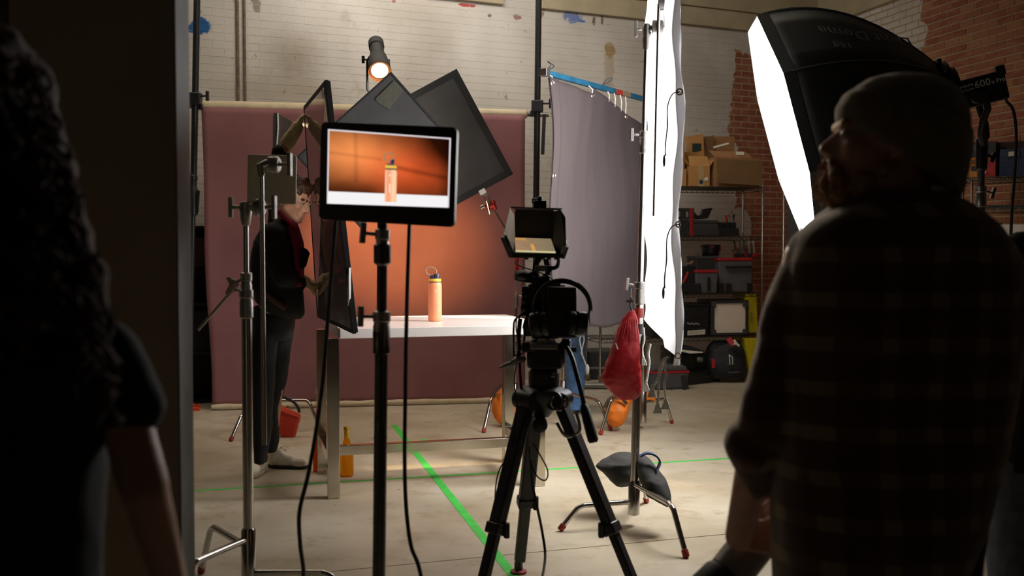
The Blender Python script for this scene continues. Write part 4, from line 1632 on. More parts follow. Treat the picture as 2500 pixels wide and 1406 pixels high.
# ============================================================ wire shelving and its load
MRACK = M('rack_wire', rgb(92, 90, 78), .35, .9, var=.15)
RK0, RK1 = P(1465, 940, 10.2), P(1858, 940, 10.6)
RK0.z = RK1.z = 0
kd = (RK1 - RK0).normalized()
kn = V((-kd.y, kd.x, 0))                     # towards the wall
KW, KD = (RK1 - RK0).length, .44
SH = (1.93, 1.445, .885, .455)


def rack(name, label, o, d, n, w_, dep, heights, top, casters, pin=True):
    root = E(name, o, label, 'shelving')
    for (a, b) in ((0, 0), (w_, 0), (0, dep), (w_, dep)):
        q = o + d * a + n * b
        mb = MB()
        mb.cyl(q + V((0, 0, .10)), q + V((0, 0, top)), .0125, n=12)
        mb.lathe([(.0125, 0), (.011, .008), (.004, .012)], q + V((0, 0, top)), n=12)
        po = mb.build('post', CHROME, root)
        if casters:
            mb = MB()
            mb.cyl(q + d * -.012 + V((0.012, 0, .045)), q + d * .012 + V((0.012, 0, .045)), .045, n=18)
            mb.bar(q + V((0, 0, .105)), q + V((.012, 0, .045)), .05, .012, (0, 1, 0))
            mb.build('caster', M('tan_caster', rgb(120, 105, 75), .6, var=.1), po)
    for h in heights:
        sh = MB()
        z0, z1 = h - .038, h
        for b in (0, dep):
            for z in (z0, z1 - .004):
                sh.cyl(o + n * b + V((0, 0, z)), o + d * w_ + n * b + V((0, 0, z)), .0045, n=6)
            k_ = int(w_ / .055)
            for i in range(k_):
                a0, a1 = o + n * b + d * (w_ * i / k_), o + n * b + d * (w_ * (i + 1) / k_)
                am = (a0 + a1) / 2
                sh.cyl(a0 + V((0, 0, z0)), am + V((0, 0, z1)), .003, n=5, cap=False)
                sh.cyl(am + V((0, 0, z1)), a1 + V((0, 0, z0)), .003, n=5, cap=False)
        for a in (0, w_):
            for z in (z0, z1 - .004):
                sh.cyl(o + d * a + V((0, 0, z)), o + d * a + n * dep + V((0, 0, z)), .0045, n=6)
        k_ = int(w_ / .028)
        for i in range(1, k_):
            a = o + d * (w_ * i / k_)
            sh.cyl(a + V((0, 0, z1 - .002)), a + n * dep + V((0, 0, z1 - .002)), .002, n=4, cap=False)
        sh.build('wire_shelf', MRACK, root)
    return root


rack('wire_rack', 'chrome wire rack against the white wall, loaded with cardboard boxes and crates', RK0, kd, kn, KW, KD, SH, 1.945, True)


def rk(px, off, py=700):
    r = ray(px, py)
    o = RK0 + kn * off
    # intersect in plan
    den = r.x * kd.y - r.y * kd.x
    t = (o.x * kd.y - o.y * kd.x) / den
    return V((r.x * t, r.y * t, 0))


def zat(py, q):
    return P(1250, py, q.y).z


def rb(mb, l, r, ztop, zbot, off=.02, dep=.36, ins=0.0):
    """box on the rack between picture columns l and r"""
    a, b = rk(l, off), rk(r, off)
    c_, d_ = b + kn * dep, a + kn * dep
    s_ = kd * ins
    i2 = kn * ins
    mb.hexa([a + s_ + i2 + V((0, 0, zbot)), b - s_ + i2 + V((0, 0, zbot)), c_ - s_ - i2 + V((0, 0, zbot)), d_ + s_ - i2 + V((0, 0, zbot)),
             a + V((0, 0, ztop)), b + V((0, 0, ztop)), c_ + V((0, 0, ztop)), d_ + V((0, 0, ztop))])
    return a, b, c_, d_


Z1, Z2, Z3, Z4 = (h + .003 for h in SH)
CARD = M('cardboard', rgb(176, 128, 72), .85, var=.08, vscale=6)
CARD2 = M('cardboard_brown', rgb(150, 106, 66), .85, var=.08, vscale=6)
CARD3 = M('cardboard_dark', rgb(118, 88, 52), .85, var=.1, vscale=6)
PAPER = M('paper_label', rgb(205, 198, 180), .8, var=.04)
PTAPE = M('packing_tape', rgb(176, 150, 104), .35, var=.08, vscale=20)


def flap(mb, a, b, v, th=.006):
    mb.prism([a, b, b + V(v), a + V(v)], V(kn) * th)


# open tall box with flaps up
root = E('cardboard_box', rk(1703, .05) + V((0, 0, Z1)), 'open cardboard box with raised flaps and a white sticker on the top shelf', 'box')
zt = zat(405, rk(1703, .03))
mb = MB(); q = rb(mb, 1682, 1731, zt, Z1, .03, .30); mb.build('carton', CARD, root, smooth=0, bevel=.002)
a, b, c_, d_ = [x + V((0, 0, zt)) for x in q]
for p0, p1, v in ((a, b, kn * .05 + V((0, 0, .10))), (b, c_, kd * .06 + V((0, 0, .07))), (c_, d_, -kn * .02 + V((0, 0, .16))), (d_, a, -kd * .075 + V((0, 0, .09)))):
    mb = MB()
    th = v.cross(p1 - p0).normalized() * .006
    mb.prism([p0, p1, p1 + v - (p1 - p0) * .04, p0 + v + (p1 - p0) * .04], th)
    mb.build('flap', CARD, root, smooth=0)
mb = MB(); p0 = rk(1703, .029); p1 = rk(1717, .029); mb.prism([p0 + V((0, 0, Z1)), p1 + V((0, 0, Z1)), p1 + V((0, 0, zt)), p0 + V((0, 0, zt))], -kn * .001); mb.build('tape_strip', PTAPE, root, smooth=0)
mb = MB(); p0, p1 = rk(1718, .029), rk(1726, .029); mb.prism([p0 + V((0, 0, Z1 + .055)), p1 + V((0, 0, Z1 + .06)), p1 + V((0, 0, Z1 + .09)), p0 + V((0, 0, Z1 + .085))], -kn * .002); mb.build('white_sticker', WHITEINK, root, smooth=0)
mb = MB(); mb.cyl(rk(1710, .029) + V((0, 0, Z1 + .042)), rk(1710, .029) + V((0, 0, Z1 + .042)) - kn * .002, .022, n=20); mb.build('round_print', M('blue_print', rgb(50, 56, 80), .6, var=.1), root, smooth=0)

# big box on the right with hanging flap
root = E('cardboard_box', rk(1800, .05) + V((0, 0, Z1)), 'wide brown cardboard box with a paper slip on top, right end of the top shelf', 'box')
zt = zat(385, rk(1800, .03))
mb = MB(); q = rb(mb, 1742, 1852, zt, Z1, .03, .40); mb.build('carton', CARD2, root, smooth=0, bevel=.002)
a, b, c_, d_ = [x + V((0, 0, zt)) for x in q]
mb = MB(); mb.prism([rk(1747, .022) + V((0, 0, zt - .015)), rk(1858, .022) + V((0, 0, zt - .035)), rk(1858, .012) + V((0, 0, Z1 + .015)), rk(1749, .012) + V((0, 0, Z1 + .035))], -kn * .006); mb.build('front_flap', CARD3, root, smooth=0)
mb = MB(); mb.prism([a + V((0, 0, .004)), b - kd * .08 + V((0, 0, .004)), b - kd * .10 + kn * .12 + V((0, 0, .075)), a + kn * .12 + V((0, 0, .075))], kn * .006); mb.build('top_flap', CARD2, root, smooth=0)
t0 = a + kd * .24 + kn * .03 + V((0, 0, .028))
mb = MB(); mb.prism([t0, t0 + kd * .09, t0 + kd * .115 + kn * .06 + V((0, 0, .036)), t0 + kd * .03 + kn * .06 + V((0, 0, .036))], V((0, -.003, .003))); mb.build('paper_slip', PAPER, root, smooth=0)
root = E('cardboard_box', rk(1765, .30) + V((0, 0, zt)), 'brown cardboard box standing open behind, with a white paper roll in it', 'box')
mb = MB(); rb(mb, 1716, 1790, zat(330, rk(1750, .34)), Z1, .44, .14); mb.build('carton', CARD2, root, smooth=0)
mb = MB(); p0, p1 = rk(1716, .40), rk(1740, .40); mb.prism([p0 + V((0, 0, zat(336, p0))), p1 + V((0, 0, zat(330, p1))), p1 + V((0, 0, Z1 + .16)), p0 + kd * .09 + V((0, 0, Z1 + .2))], kn * .01); mb.build('side_flap', CARD3, root, smooth=0)
mb = MB(); mb.cyl(P(1742, 361, 10.9), P(1779, 351, 10.9), .014, n=12); tag(mb.build('paper_roll', PAPER), 'white paper roll sticking out of the brown box on the top shelf', 'paper roll')
root = E('cardboard_box', rk(1690, .3) + V((0, 0, Z1)), 'tan cardboard box tilted behind the open box, with dark green print', 'box')
mb = MB(); p0, p1 = rk(1678, .36), rk(1714, .36)
mb.prism([p0 + V((0, 0, zat(333, p0))), p1 + V((0, 0, zat(326, p1))), p1 + kd * .03 + V((0, 0, Z1 + .10)), p0 + kd * .06 + V((0, 0, Z1 + .10))], kn * .08)
mb.build('carton', CARD, root, smooth=0)
mb = MB(); p0, p1 = rk(1688, .355), rk(1709, .355)
mb.prism([p0 + V((0, 0, zat(350, p0))), p1 + V((0, 0, zat(350, p1))), p1 + V((0, 0, zat(366, p1))), p0 + V((0, 0, zat(372, p0)))], -kn * .003)
mb.build('green_print', M('dark_green_print', rgb(30, 50, 44), .6, var=.3, vscale=40), root, smooth=0)
root = E('cardboard_box', rk(1660, .1) + V((0, 0, Z1)), 'tan cardboard box half hidden by the white silk, left of the open box', 'box')
mb = MB(); rb(mb, 1590, 1674, zat(412, rk(1660, .05)), Z1, .05, .32); mb.build('carton', CARD, root, smooth=0, bevel=.002)
root = E('cardboard_box', rk(1640, .1) + V((0, 0, Z1 + .2)), 'tan cardboard box stacked on top of the half hidden one by the silk', 'box')
mb = MB(); rb(mb, 1585, 1669, zat(320, rk(1650, .07)), zat(411.5, rk(1660, .05)) + .002, .07, .30); mb.build('carton', CARD, root, smooth=0, bevel=.002)

# shelf 2: milk crate, parts tray, caddy
MCRT = M('black_crate', (.018, .018, .018), .5, var=.15)
root = E('milk_crate', rk(1655, .05) + V((0, 0, Z2)), 'black milk crate with lattice sides and a red corner on the second shelf', 'crate')
zt = zat(508, rk(1660, .03))
a, b = rk(1585, .03), rk(1692, .03)
L_ = (b - a).length
hh = zt - Z2


def crate_side(p, d_, L_, name):
    mb = MB()
    up = V((0, 0, 1))
    mb.bar(p + up * .02, p + d_ * L_ + up * .02, .01, .04); mb.bar(p + up * (hh - .015), p + d_ * L_ + up * (hh - .015), .014, .03)
    mb.bar(p + up * (hh - .095), p + d_ * L_ + up * (hh - .095), .01, .02)
    for s_ in (0.02, L_ - .02):
        mb.bar(p + d_ * s_, p + d_ * s_ + up * hh, .04, .012, d_.cross(up))
    mb.bar(p + d_ * (L_ * .30) + up * (hh - .09), p + d_ * (L_ * .30) + up * (hh - .02), .06, .010, d_.cross(up)); mb.bar(p + d_ * (L_ * .76) + up * (hh - .09), p + d_ * (L_ * .76) + up * (hh - .02), .06, .010, d_.cross(up))
    k_ = 6
    for i in range(k_ + 2):
        for sg in (1, -1):
            s0 = L_ * (i - 1) / k_
            s1 = s0 + sg * (hh - .13)
            z0_, z1_ = .03, hh - .10
            def clip(s):
                return min(max(s, 0), L_)
            c0_, c1_ = clip(s0), clip(s1)
            if abs(s1 - s0) < 1e-6 or c0_ == c1_:
                continue
            f0, f1 = (c0_ - s0) / (s1 - s0), (c1_ - s0) / (s1 - s0)
            mb.bar(p + d_ * c0_ + up * (z0_ + (z1_ - z0_) * f0), p + d_ * c1_ + up * (z0_ + (z1_ - z0_) * f1), .006, .008)
    mb.build(name, MCRT, root, smooth=0)


a = a + V((0, 0, Z2)); b = b + V((0, 0, Z2))
crate_side(a, kd, L_, 'lattice_side'); crate_side(a, kn, .33, 'lattice_side'); crate_side(b, kn, .33, 'lattice_side')
mb = MB(); mb.hexa([a, b, b + kn * .33, a + kn * .33] + [x + V((0, 0, .012)) for x in (a, b, b + kn * .33, a + kn * .33)]); mb.build('crate_base', MCRT, root, smooth=0)
mb = MB(); p0, p1 = rk(1682, .018), rk(1691, .018); mb.prism([p0 + V((0, 0, Z2)), p1 + V((0, 0, Z2)), p1 + V((0, 0, zt)), p0 + V((0, 0, zt))], -kn * .006); mb.build('red_corner', M('dull_red_plastic', rgb(130, 20, 24), .55, var=.1), root, smooth=0)
MTRAY = M('dark_grey_plastic', (.035, .035, .034), .5, var=.15)
root = E('tool_case', rk(1725, .05) + V((0, 0, Z2)), 'dark grey flat tool case beside the milk crate on the second shelf', 'case')
mb = MB(); rb(mb, 1693, 1754, zat(546, rk(1720, .03)), Z2, .03, .30); mb.build('case_body', MTRAY, root, smooth=0, bevel=.008)
mb = MB(); rb(mb, 1693, 1754, zat(537, rk(1720, .03)), zat(546, rk(1720, .03)) + .002, .04, .28); mb.build('lid', MTRAY, root, smooth=0, bevel=.008)
q = rk(1715, .12)
mb = MB(); zz = zat(536, q)
mb.prism([rk(1694, .12) + V((0, 0, zat(517, q))), rk(1702, .12) + V((0, 0, zat(527, q))), rk(1713, .12) + V((0, 0, zat(524, q))), rk(1716, .12) + V((0, 0, zat(510, q))), rk(1739, .12) + V((0, 0, zat(507, q))), rk(1727, .12) + V((0, 0, zat(533, q))), rk(1700, .12) + V((0, 0, zz))], kn * .05)
tag(mb.build('barn_door', BLACKMETAL, None, smooth=0), 'bent black metal flap lying on the dark grey tool case', 'light part')
root = E('tool_caddy', rk(1775, .05) + V((0, 0, Z2)), 'black caddy with upright compartments at the right of the second shelf', 'caddy')
mb = MB(); rb(mb, 1754, 1802, zat(557, rk(1775, .03)), Z2, .03, .22, ins=-.01); mb.build('tray', BLACKPLASTIC, root, smooth=0, bevel=.004)
for l, r in ((1755, 1766), (1769, 1780), (1782, 1796)):
    mb = MB(); rb(mb, l, r, zat(543, rk(1775, .05)), zat(557, rk(1775, .05)), .05, .12); mb.build('compartment', BLACKPLASTIC, root, smooth=0)
for i, (x0, y0, x1, y1, m_) in enumerate(((1776, 545, 1772, 525, REDMETAL), (1780, 545, 1777, 524, STEEL), (1790, 545, 1786, 527, STEEL), (1789, 545, 1792, 522, BLACKMETAL))):
    mb = MB(); mb.cyl(P(x0, y0, 10.62), P(x1, y1, 10.62), .008, .012, n=8)
    tag(mb.build('hand_tool', m_), ['red handled tool leftmost in the black caddy', 'steel tool second from left in the black caddy', 'steel tool by the chrome post in the black caddy', 'black handled tool rightmost in the black caddy'][i], 'tool')

# shelf 3: tool boxes, bucket, clamps
MGREY = M('toolbox_grey', rgb(84, 82, 84), .55, var=.08)
MREDL = M('toolbox_red', rgb(160, 24, 32), .5, var=.08)


def toolbox(label, l, r, ztop, rimpx, off, dep, latch, handle):
    root = E('tool_box', rk((l + r) / 2, off) + V((0, 0, Z3)), label, 'toolbox')
    q = rk((l + r) / 2, off)
    zt_ = zat(ztop, q)
    zr = zat(ztop + rimpx, q)
    mb = MB(); rb(mb, l + 1, r - 1, zr, Z3, off, dep, ins=.006); mb.build('box_body', MGREY, root, smooth=0, bevel=.008)
    mb = MB(); rb(mb, l, r, zt_, zr + .001, off - .006, dep + .012); mb.build('red_lid', MREDL, root, smooth=0, bevel=.006)
    if latch:
        mb = MB(); a, b = rk(latch - 4, off - .012), rk(latch + 4, off - .012); mb.prism([a + V((0, 0, Z3 + .02)), b + V((0, 0, Z3 + .02)), b + V((0, 0, zr - .04)), a + V((0, 0, zr - .04))], -kn * .012); mb.build('latch', BLACKPLASTIC, root, smooth=0, bevel=.004)
    if handle:
        mb = MB(); mb.tube([rk(handle[0], off - .02) + V((0, 0, zat(handle[2], q))), rk(handle[1], off - .02) + V((0, 0, zat(handle[2] - 1, q)))], .013, 8); mb.build('handle', BLACKPLASTIC, root)
        for x in (l + 5, l + 24, r - 8):
            mb = MB(); a, b = rk(x - 6, off - .012), rk(x + 6, off - .012); mb.prism([a + V((0, 0, Z3 + .01)), b + V((0, 0, Z3 + .01)), b + V((0, 0, Z3 + .09)), a + V((0, 0, Z3 + .09))], -kn * .012); mb.build('foot_bracket', BLACKPLASTIC, root, smooth=0)
    return root


toolbox('large grey tool box with red lid and long black handle on the third shelf', 1755, 1838, 630, 7, .04, .34, None, (1772, 1835, 652))
toolbox('small grey tool box with red rim standing in front on the third shelf', 1698, 1753, 659, 7, -.01, .12, 1730, None)
tb = E('tool_box', rk(1725, .2) + V((0, 0, Z3)), 'dark grey box at the back of the third shelf, under the black bucket', 'toolbox')
zc = zat(632, rk(1725, .2))
mb = MB(); rb(mb, 1700, 1754, zc, Z3, .16, .24); mb.build('box_body', MTRAY, tb, smooth=0, bevel=.006)
mb = MB(); rb(mb, 1699, 1755, zc + .03, zc + .001, .155, .25); mb.build('lid', MGREY, tb, smooth=0, bevel=.006)
root = E('bucket', rk(1733, .27) + V((0, 0, zc + .03)), 'black round bucket with red trim standing on the grey box', 'bucket')
c_ = rk(1734, .28) + V((0, 0, zc + .031))
hb = zat(597, c_) - c_.z
mb = MB(); mb.lathe([(.082, 0), (.085, .004), (.088, hb - .03), (.10, hb - .028), (.10, hb - .006), (.09, hb), (.085, hb), (.08, hb - .02)], c_, n=24); mb.build('tub', BLACKPLASTIC, root)
mb = MB(); mb.box(c_ + V((.002, -.10, hb - .02)), (.03, .012, .02)); mb.build('red_clip', MREDL, root)
mb = MB(); mb.box(c_ + V((.088, -.04, hb * .6)), (.014, .02, hb * .5)); mb.build('red_clip', MREDL, root)
root = E('tool_bag', rk(1670, .1) + V((0, 0, Z3)), 'open black tool bag with red handled tools, half behind the silk', 'bag')
mb = MB(); rb(mb, 1600, 1700, zat(650, rk(1660, .05)), Z3, .02, .34); mb.build('bag_body', BLACKPLASTIC, root, smooth=0, bevel=.02)
mb = MB(); rb(mb, 1648, 1712, zat(692, rk(1660, -.03)), Z3, -.02, .04, ins=-.006); mb.build('front_pocket', BLACKPLASTIC, root, smooth=0, bevel=.01)
for i, (x0, y0, x1, y1) in enumerate(((1655, 662, 1660, 674), (1680, 664, 1670, 688), (1668, 690, 1678, 668))):
    mb = MB(); mb.cyl(P(x0, y0, 10.30), P(x1, y1, 10.30), .011, .009, n=8)
    tag(mb.build('hand_tool', MREDL), ['short red handle at the left of the black tool bag', 'long red handle sloping left in the black tool bag', 'red handle crossing another in the black tool bag'][i], 'tool')
mb = MB(); mb.prism([P(1676, 645, 10.42), P(1694, 635, 10.42), P(1690, 644, 10.42)], (0, .05, 0)); tag(mb.build('card_scrap', CARD3, None, smooth=0), 'folded card sticking up from the black tool bag', 'card')
for i, (x0, x1, m_) in enumerate(((1792, 1799, STEEL), (1805, 1811, CHROME), (1815, 1818, CHROME), (1827, 1831, STEEL), (1838, 1842, STEEL))):
    root = E('bar_clamp', P(x1, 628, 10.75), ['leftmost steel bar clamp leaning above the red lidded tool box', 'second bar clamp from the left above the red lidded tool box', 'third, brightest bar clamp above the red lidded tool box', 'fourth bar clamp from the left above the red lidded tool box', 'rightmost bar clamp beside the chrome rack post'][i], 'clamp')
    mb = MB(); mb.bar(P(x0, 586, 10.75), P(x1, 627, 10.68), .018, .012, (0, 1, 0)); mb.build('bar', m_, root, smooth=0)
    mb = MB(); mb.box(P(x1, 622, 10.68), (.045, .03, .035)); mb.build('jaw', [BLACKPLASTIC, BLACKPLASTIC, REDMETAL, BLACKPLASTIC, REDMETAL][i], root, smooth=0, bevel=.004)
    mb = MB(); mb.box(P(x0, 592, 10.75), (.04, .025, .018)); mb.build('head', m_, root, smooth=0, bevel=.003)

# shelf 4: bins with paper labels, white-faced case, yellow case
MBIN = M('black_bin', (.010, .010, .011), .4, var=.2)


def binbox(label, l, r, top, lab, txt):
    root = E('storage_bin', rk((l + r) / 2, .05) + V((0, 0, Z4)), label, 'bin')
    zt_ = zat(top, rk((l + r) / 2, .03))
    mb = MB(); rb(mb, l, r, zt_, Z4, .03, .36, ins=.01); mb.build('bin_body', MBIN, root, smooth=0, bevel=.008)
    mb = MB(); rb(mb, l - 1, r + 1, zt_ + .025, zt_ + .001, .024, .372); mb.build('lid', MBIN, root, smooth=0, bevel=.006)
    for i in range(4):
        z = Z4 + .10 + i * .04
        mb = MB(); p0, p1 = rk(l + 3, .036), rk(r - 3, .036); mb.bar(p0 + V((0, 0, z)), p1 + V((0, 0, z)), .008, .008); mb.build('rib', MBIN, root, smooth=0)
    if lab:
        p0, p1 = rk(lab[0], .022), rk(lab[1], .022)
        mb = MB(); mb.prism([p0 + V((0, 0, Z4 + .012)), p1 + V((0, 0, Z4 + .02)), p1 + V((0, 0, Z4 + .068)), p0 + V((0, 0, Z4 + .058))], -kn * .003); mb.build('paper_label', PAPER, root, smooth=0)
        text('lettering', txt, .034, (p0 + p1) / 2 + V((0, 0, Z4 + .039)) - kn * .004, (p1 - p0) + V((0, 0, .009)), (0, 0, 1), M('pencil', rgb(130, 122, 108), .8, var=.05), root, .0003)
    return root


binbox('black ribbed storage bin with a handwritten paper label on the fourth shelf', 1666, 1733, 748, (1679, 1722), 'HD DUTY')
binbox('black storage bin with its paper label half hidden behind the silk', 1588, 1663, 742, (1610, 1655), 'CABLE')
mb = MB()
for i in range(9):
    mb.ell(P(1679 + i * 3.4, 789 + (i % 3) * 1.4, 10.36), (.009, .006, .006), nu=8, nv=5)
o = mb.build('clear_packets', M('clear_plastic_bits', rgb(150, 150, 146), .2, var=.1)); o['kind'] = 'stuff'
tag(o, 'small bits of clear plastic on the front of the black bin', 'bits')
root = E('flight_case', rk(1781, .03) + V((0, 0, Z4)), 'grey framed equipment case with a blank white front panel on the fourth shelf', 'case')
zt = zat(733, rk(1781, .03))
mb = MB(); rb(mb, 1737, 1826, zt, Z4, .035, .36); mb.build('case_body', MTRAY, root, smooth=0, bevel=.004)
zlo, zhi = Z4 + .03, zt - .03
mb = MB(); p0, p1 = rk(1744, .03), rk(1820, .03); mb.prism([p0 + V((0, 0, zlo)), p1 + V((0, 0, zlo)), p1 + V((0, 0, zhi)), p0 + V((0, 0, zhi))], -kn * .004); mb.build('white_panel', M('white_panel', rgb(222, 208, 190), .6, var=.03), root, smooth=0)
for (l, r, z0_, z1_) in ((1736, 1827, Z4 + .004, zlo), (1736, 1827, zhi, zt), (1736, 1744, zlo, zhi), (1820, 1827, zlo, zhi)):
    mb = MB(); p0, p1 = rk(l, .025), rk(r, .025); mb.prism([p0 + V((0, 0, z0_)), p1 + V((0, 0, z0_)), p1 + V((0, 0, z1_)), p0 + V((0, 0, z1_))], -kn * .010); mb.build('frame_rail', M('case_rail', rgb(72, 72, 74), .4, .6, var=.1), root, smooth=0, bevel=.002)
for x in (1743, 1820):
    for z in (zlo + .01, zhi - .01):
        mb = MB(); mb.box(rk(x, .012) + V((0, 0, z)), (.05, .02, .05)); mb.build('corner_cap', MATS['case_rail'], root, smooth=0, bevel=.006)
MYELC = M('yellow_plastic', rgb(196, 180, 20), .5, var=.08, vscale=8)
root = E('panel_case', rk(1838, .05), 'tall yellow flat case standing at the right end of the rack', 'case')
mb = MB()
p = [P(1820, 718, 10.62), P(1847, 716, 10.66), P(1850, 812, 10.66), P(1829, 812, 10.62)]
mb.prism(p, kn * .25); mb.build('upper_body', MYELC, root, smooth=0, bevel=.004)
text('lettering', 'vision', .05, P(1836, 775, 10.60), (0, 0, -1), (1, 0, 0), BLACKINK, root, .0006)
mb = MB(); p = [P(1820, 826, 10.52), P(1850, 826, 10.56), P(1850, 932, 10.56), P(1832, 933, 10.52)]; mb.prism(p, kn * .25); tag(mb.build('panel_case', MYELC, None, smooth=0, bevel=.004), 'lower yellow flat case between the floor bags and the man in the beanie', 'case')

# under the rack
MREDT = M('red_trim', rgb(180, 20, 30), .5, var=.05)
MGBAG = M('grey_fabric', rgb(78, 76, 80), .8, var=.1, vscale=20)
YB_ = 10.02
root = E('gear_bag', F(1640, 957), 'grey soft gear bag with red trim and white lettering on the floor', 'bag')
mb = MB()
g0, g1 = F(1590, 953), F(1680, 950)
g0.z = g1.z = .0
gz = P(0, 905, g1.y).z
gd = (g1 - g0).normalized(); gn = V((-gd.y, gd.x, 0))
q = [g0, g1, g1 + gn * .22, g0 + gn * .22]
mb.hexa([x + V((0, 0, .004)) for x in q] + [x + gd * (.012 if i in (1, 2) else -.012) + V((0, 0, gz)) for i, x in enumerate(q)]); mb.build('bag_body', MGBAG, root, smooth=0, bevel=.02)
mb = MB(); mb.hexa([x + gd * (.014 if i in (1, 2) else -.014) - gn * (.005 if i < 2 else -.005) + V((0, 0, gz - .018)) for i, x in enumerate(q)] + [x + gd * (.014 if i in (1, 2) else -.014) - gn * (.005 if i < 2 else -.005) + V((0, 0, gz)) for i, x in enumerate(q)]); mb.build('red_trim', MREDT, root, smooth=0, bevel=.004)
mb = MB(); mb.hexa([x + V((0, 0, gz + .001)) for x in q] + [x + gd * (-.02 if i in (1, 2) else .02) + V((0, 0, gz + .045)) for i, x in enumerate(q)]); mb.build('top_flap', MGBAG, root, smooth=0, bevel=.01)
for x0 in (1634, 1669):
    mb = MB(); a = P(x0, 917, g1.y - .02); b = P(x0 + 6, 952, g1.y - .02); mb.bar(a, b, .055, .006, (0, 1, 0)); mb.build('webbing', BLACKPLASTIC, root, smooth=0)
mb = MB(); mb.tube(spline([P(1636, 950, g1.y - .03), P(1645, 958, g1.y - .06), P(1662, 958, g1.y - .06), P(1674, 948, g1.y - .03)], 5), .012, 6); mb.build('handle', BLACKPLASTIC, root)
text('lettering', 'outure', .055, P(1651, 927, g1.y - .012), gd, (0, 0, 1), WHITEINK, root, .0006)
root = E('flat_case', F(1710, 938), 'long flat black case on the floor right of the grey gear bag', 'case')
mb = MB(); a, b = F(1682, 941), F(1760, 931); n_ = V((-(b - a).normalized().y, (b - a).normalized().x, 0)); z_ = P(0, 902, b.y).z
q = [a, b, b + n_ * .22, a + n_ * .22]
mb.hexa([x + V((0, 0, .003)) for x in q] + [x + V((0, 0, z_)) for x in q]); mb.build('case_body', MBIN, root, smooth=0, bevel=.012)
mb = MB(); mb.bar((a + b) / 2 - n_ * .008 - gd * .05 + V((0, 0, z_ * .55)), (a + b) / 2 - n_ * .008 + gd * .05 + V((0, 0, z_ * .55)), .014, .02); mb.build('handle', RUBBER, root, smooth=0)
root = E('backpack', F(1795, 925), 'black backpack with hanging straps on the floor under the rack', 'backpack')
mb = MB(); mb.rows([(832, 1738, 1806, 10.62, .16), (850, 1726, 1814, 10.6, .26), (880, 1722, 1820, 10.58, .30), (905, 1722, 1822, 10.56, .30), (922, 1726, 1818, 10.56, .26)], 24, 3)
blob(mb, 'pack_body', M('black_pack_fabric', (.009, .009, .010), .7, var=.2), root, .012, 4, .010, 9)
mb = MB(); mb.bar(P(1778, 826, 10.42), P(1791, 842, 10.40), .05, .008, (0, 1, 0)); mb.build('red_strap', MREDT, root, smooth=0)
mb = MB(); mb.tube([P(1792, 830, 10.41), P(1797, 838, 10.39), P(1805, 845, 10.38)], .012, 6); mb.tube([P(1796, 832, 10.41), P(1793, 842, 10.39)], .009, 6); mb.build('cream_tag', PAPER, root)
for x in (1781, 1788):
    mb = MB(); mb.tube([P(1780, 866, 10.37), P(x, 872, 10.36), P(x + 1, 890, 10.36)], .004, 5); mb.build('zip_cord', WHITECORD, root)
mb = MB(); mb.tube([P(1778, 910, 10.37), P(1806, 908, 10.37)], .005, 5); mb.build('piping', MGREY, root)
mb = MB(); mb.bar(P(1741, 876, 10.40), P(1742, 898, 10.40), .03, .008, (0, 1, 0)); mb.build('red_strap', MREDT, root, smooth=0)
root = E('open_case', F(1690, 935), 'open black case with pale papers in its lid under the rack', 'case')
mb = MB(); a, b = rk(1640, .1), rk(1735, .1)
q = [a, b, b + kn * .3, a + kn * .3]
zz = zat(862, b)
mb.hexa([x + V((0, 0, .10)) for x in q] + [x + V((0, 0, zz)) for x in q]); mb.build('case_body', MBIN, root, smooth=0, bevel=.01)
mb = MB(); mb.prism([P(1640, 850, 10.35), P(1690, 846, 10.4), P(1722, 856, 10.38), P(1724, 862, 10.38), P(1640, 862, 10.34)], kn * .3); mb.build('lid', MBIN, root, smooth=0)
mb = MB(); mb.prism([P(1650, 852, 10.28), P(1676, 855, 10.28), P(1716, 859, 10.30), P(1684, 861, 10.28)], V((0, -.006, -.008))); mb.build('papers', PAPER, root, smooth=0)
mb = MB(); mb.lathe([(.02, -.03), (.026, -.025), (.026, .02), (.02, .03)], P(1709, 878, 10.28), (1, -.2, -.1), 14); mb.build('grey_dial', M('dial_grey', rgb(90, 90, 84), .4, .3, var=.1), root)
mb = MB(); mb.tube(spline([P(1650, 888, 10.2), P(1660, 884, 10.15), P(1670, 895, 10.1), P(1662, 903, 10.05), P(1650, 898, 10.1)], 5), .005, 6)
tag(mb.build('loose_cable', CABLE), 'thin loose cable on top of the grey gear bag', 'cable')
# pipe on the floor behind the hung cloth
pp0, pp1 = F(1310, 950), F(1490, 950)
mb = MB(); mb.cyl(pp0 + V((0, 0, .032)), pp1 + V((0, 0, .032)), .030, n=14); tag(mb.build('floor_pipe', GREYMETAL), 'grey pipe lying on the floor behind the blue jeans', 'pipe')
root = E('road_case', F(1440, 940), 'black case on the floor behind the hanging cord of the grey cloth', 'case')
mb = MB(); a, b = F(1392, 935), F(1520, 935); a.y = b.y = 10.7; a.x = P(1408, 700, 10.7).x; b.x = P(1500, 700, 10.7).x
q = [a, b, b + V((0, .4, 0)), a + V((0, .4, 0))]
mb.hexa([x + V((0, 0, .003)) for x in q] + [x + V((0, 0, P(0, 858, 10.7).z)) for x in q]); mb.build('case_body', MBIN, root, smooth=0, bevel=.01)
mb = MB(); mb.bar(a + V((.02, -.006, .12)), b + V((-.02, -.006, .12)), .012, .02); mb.build('edge_rail', GREYMETAL, root, smooth=0)

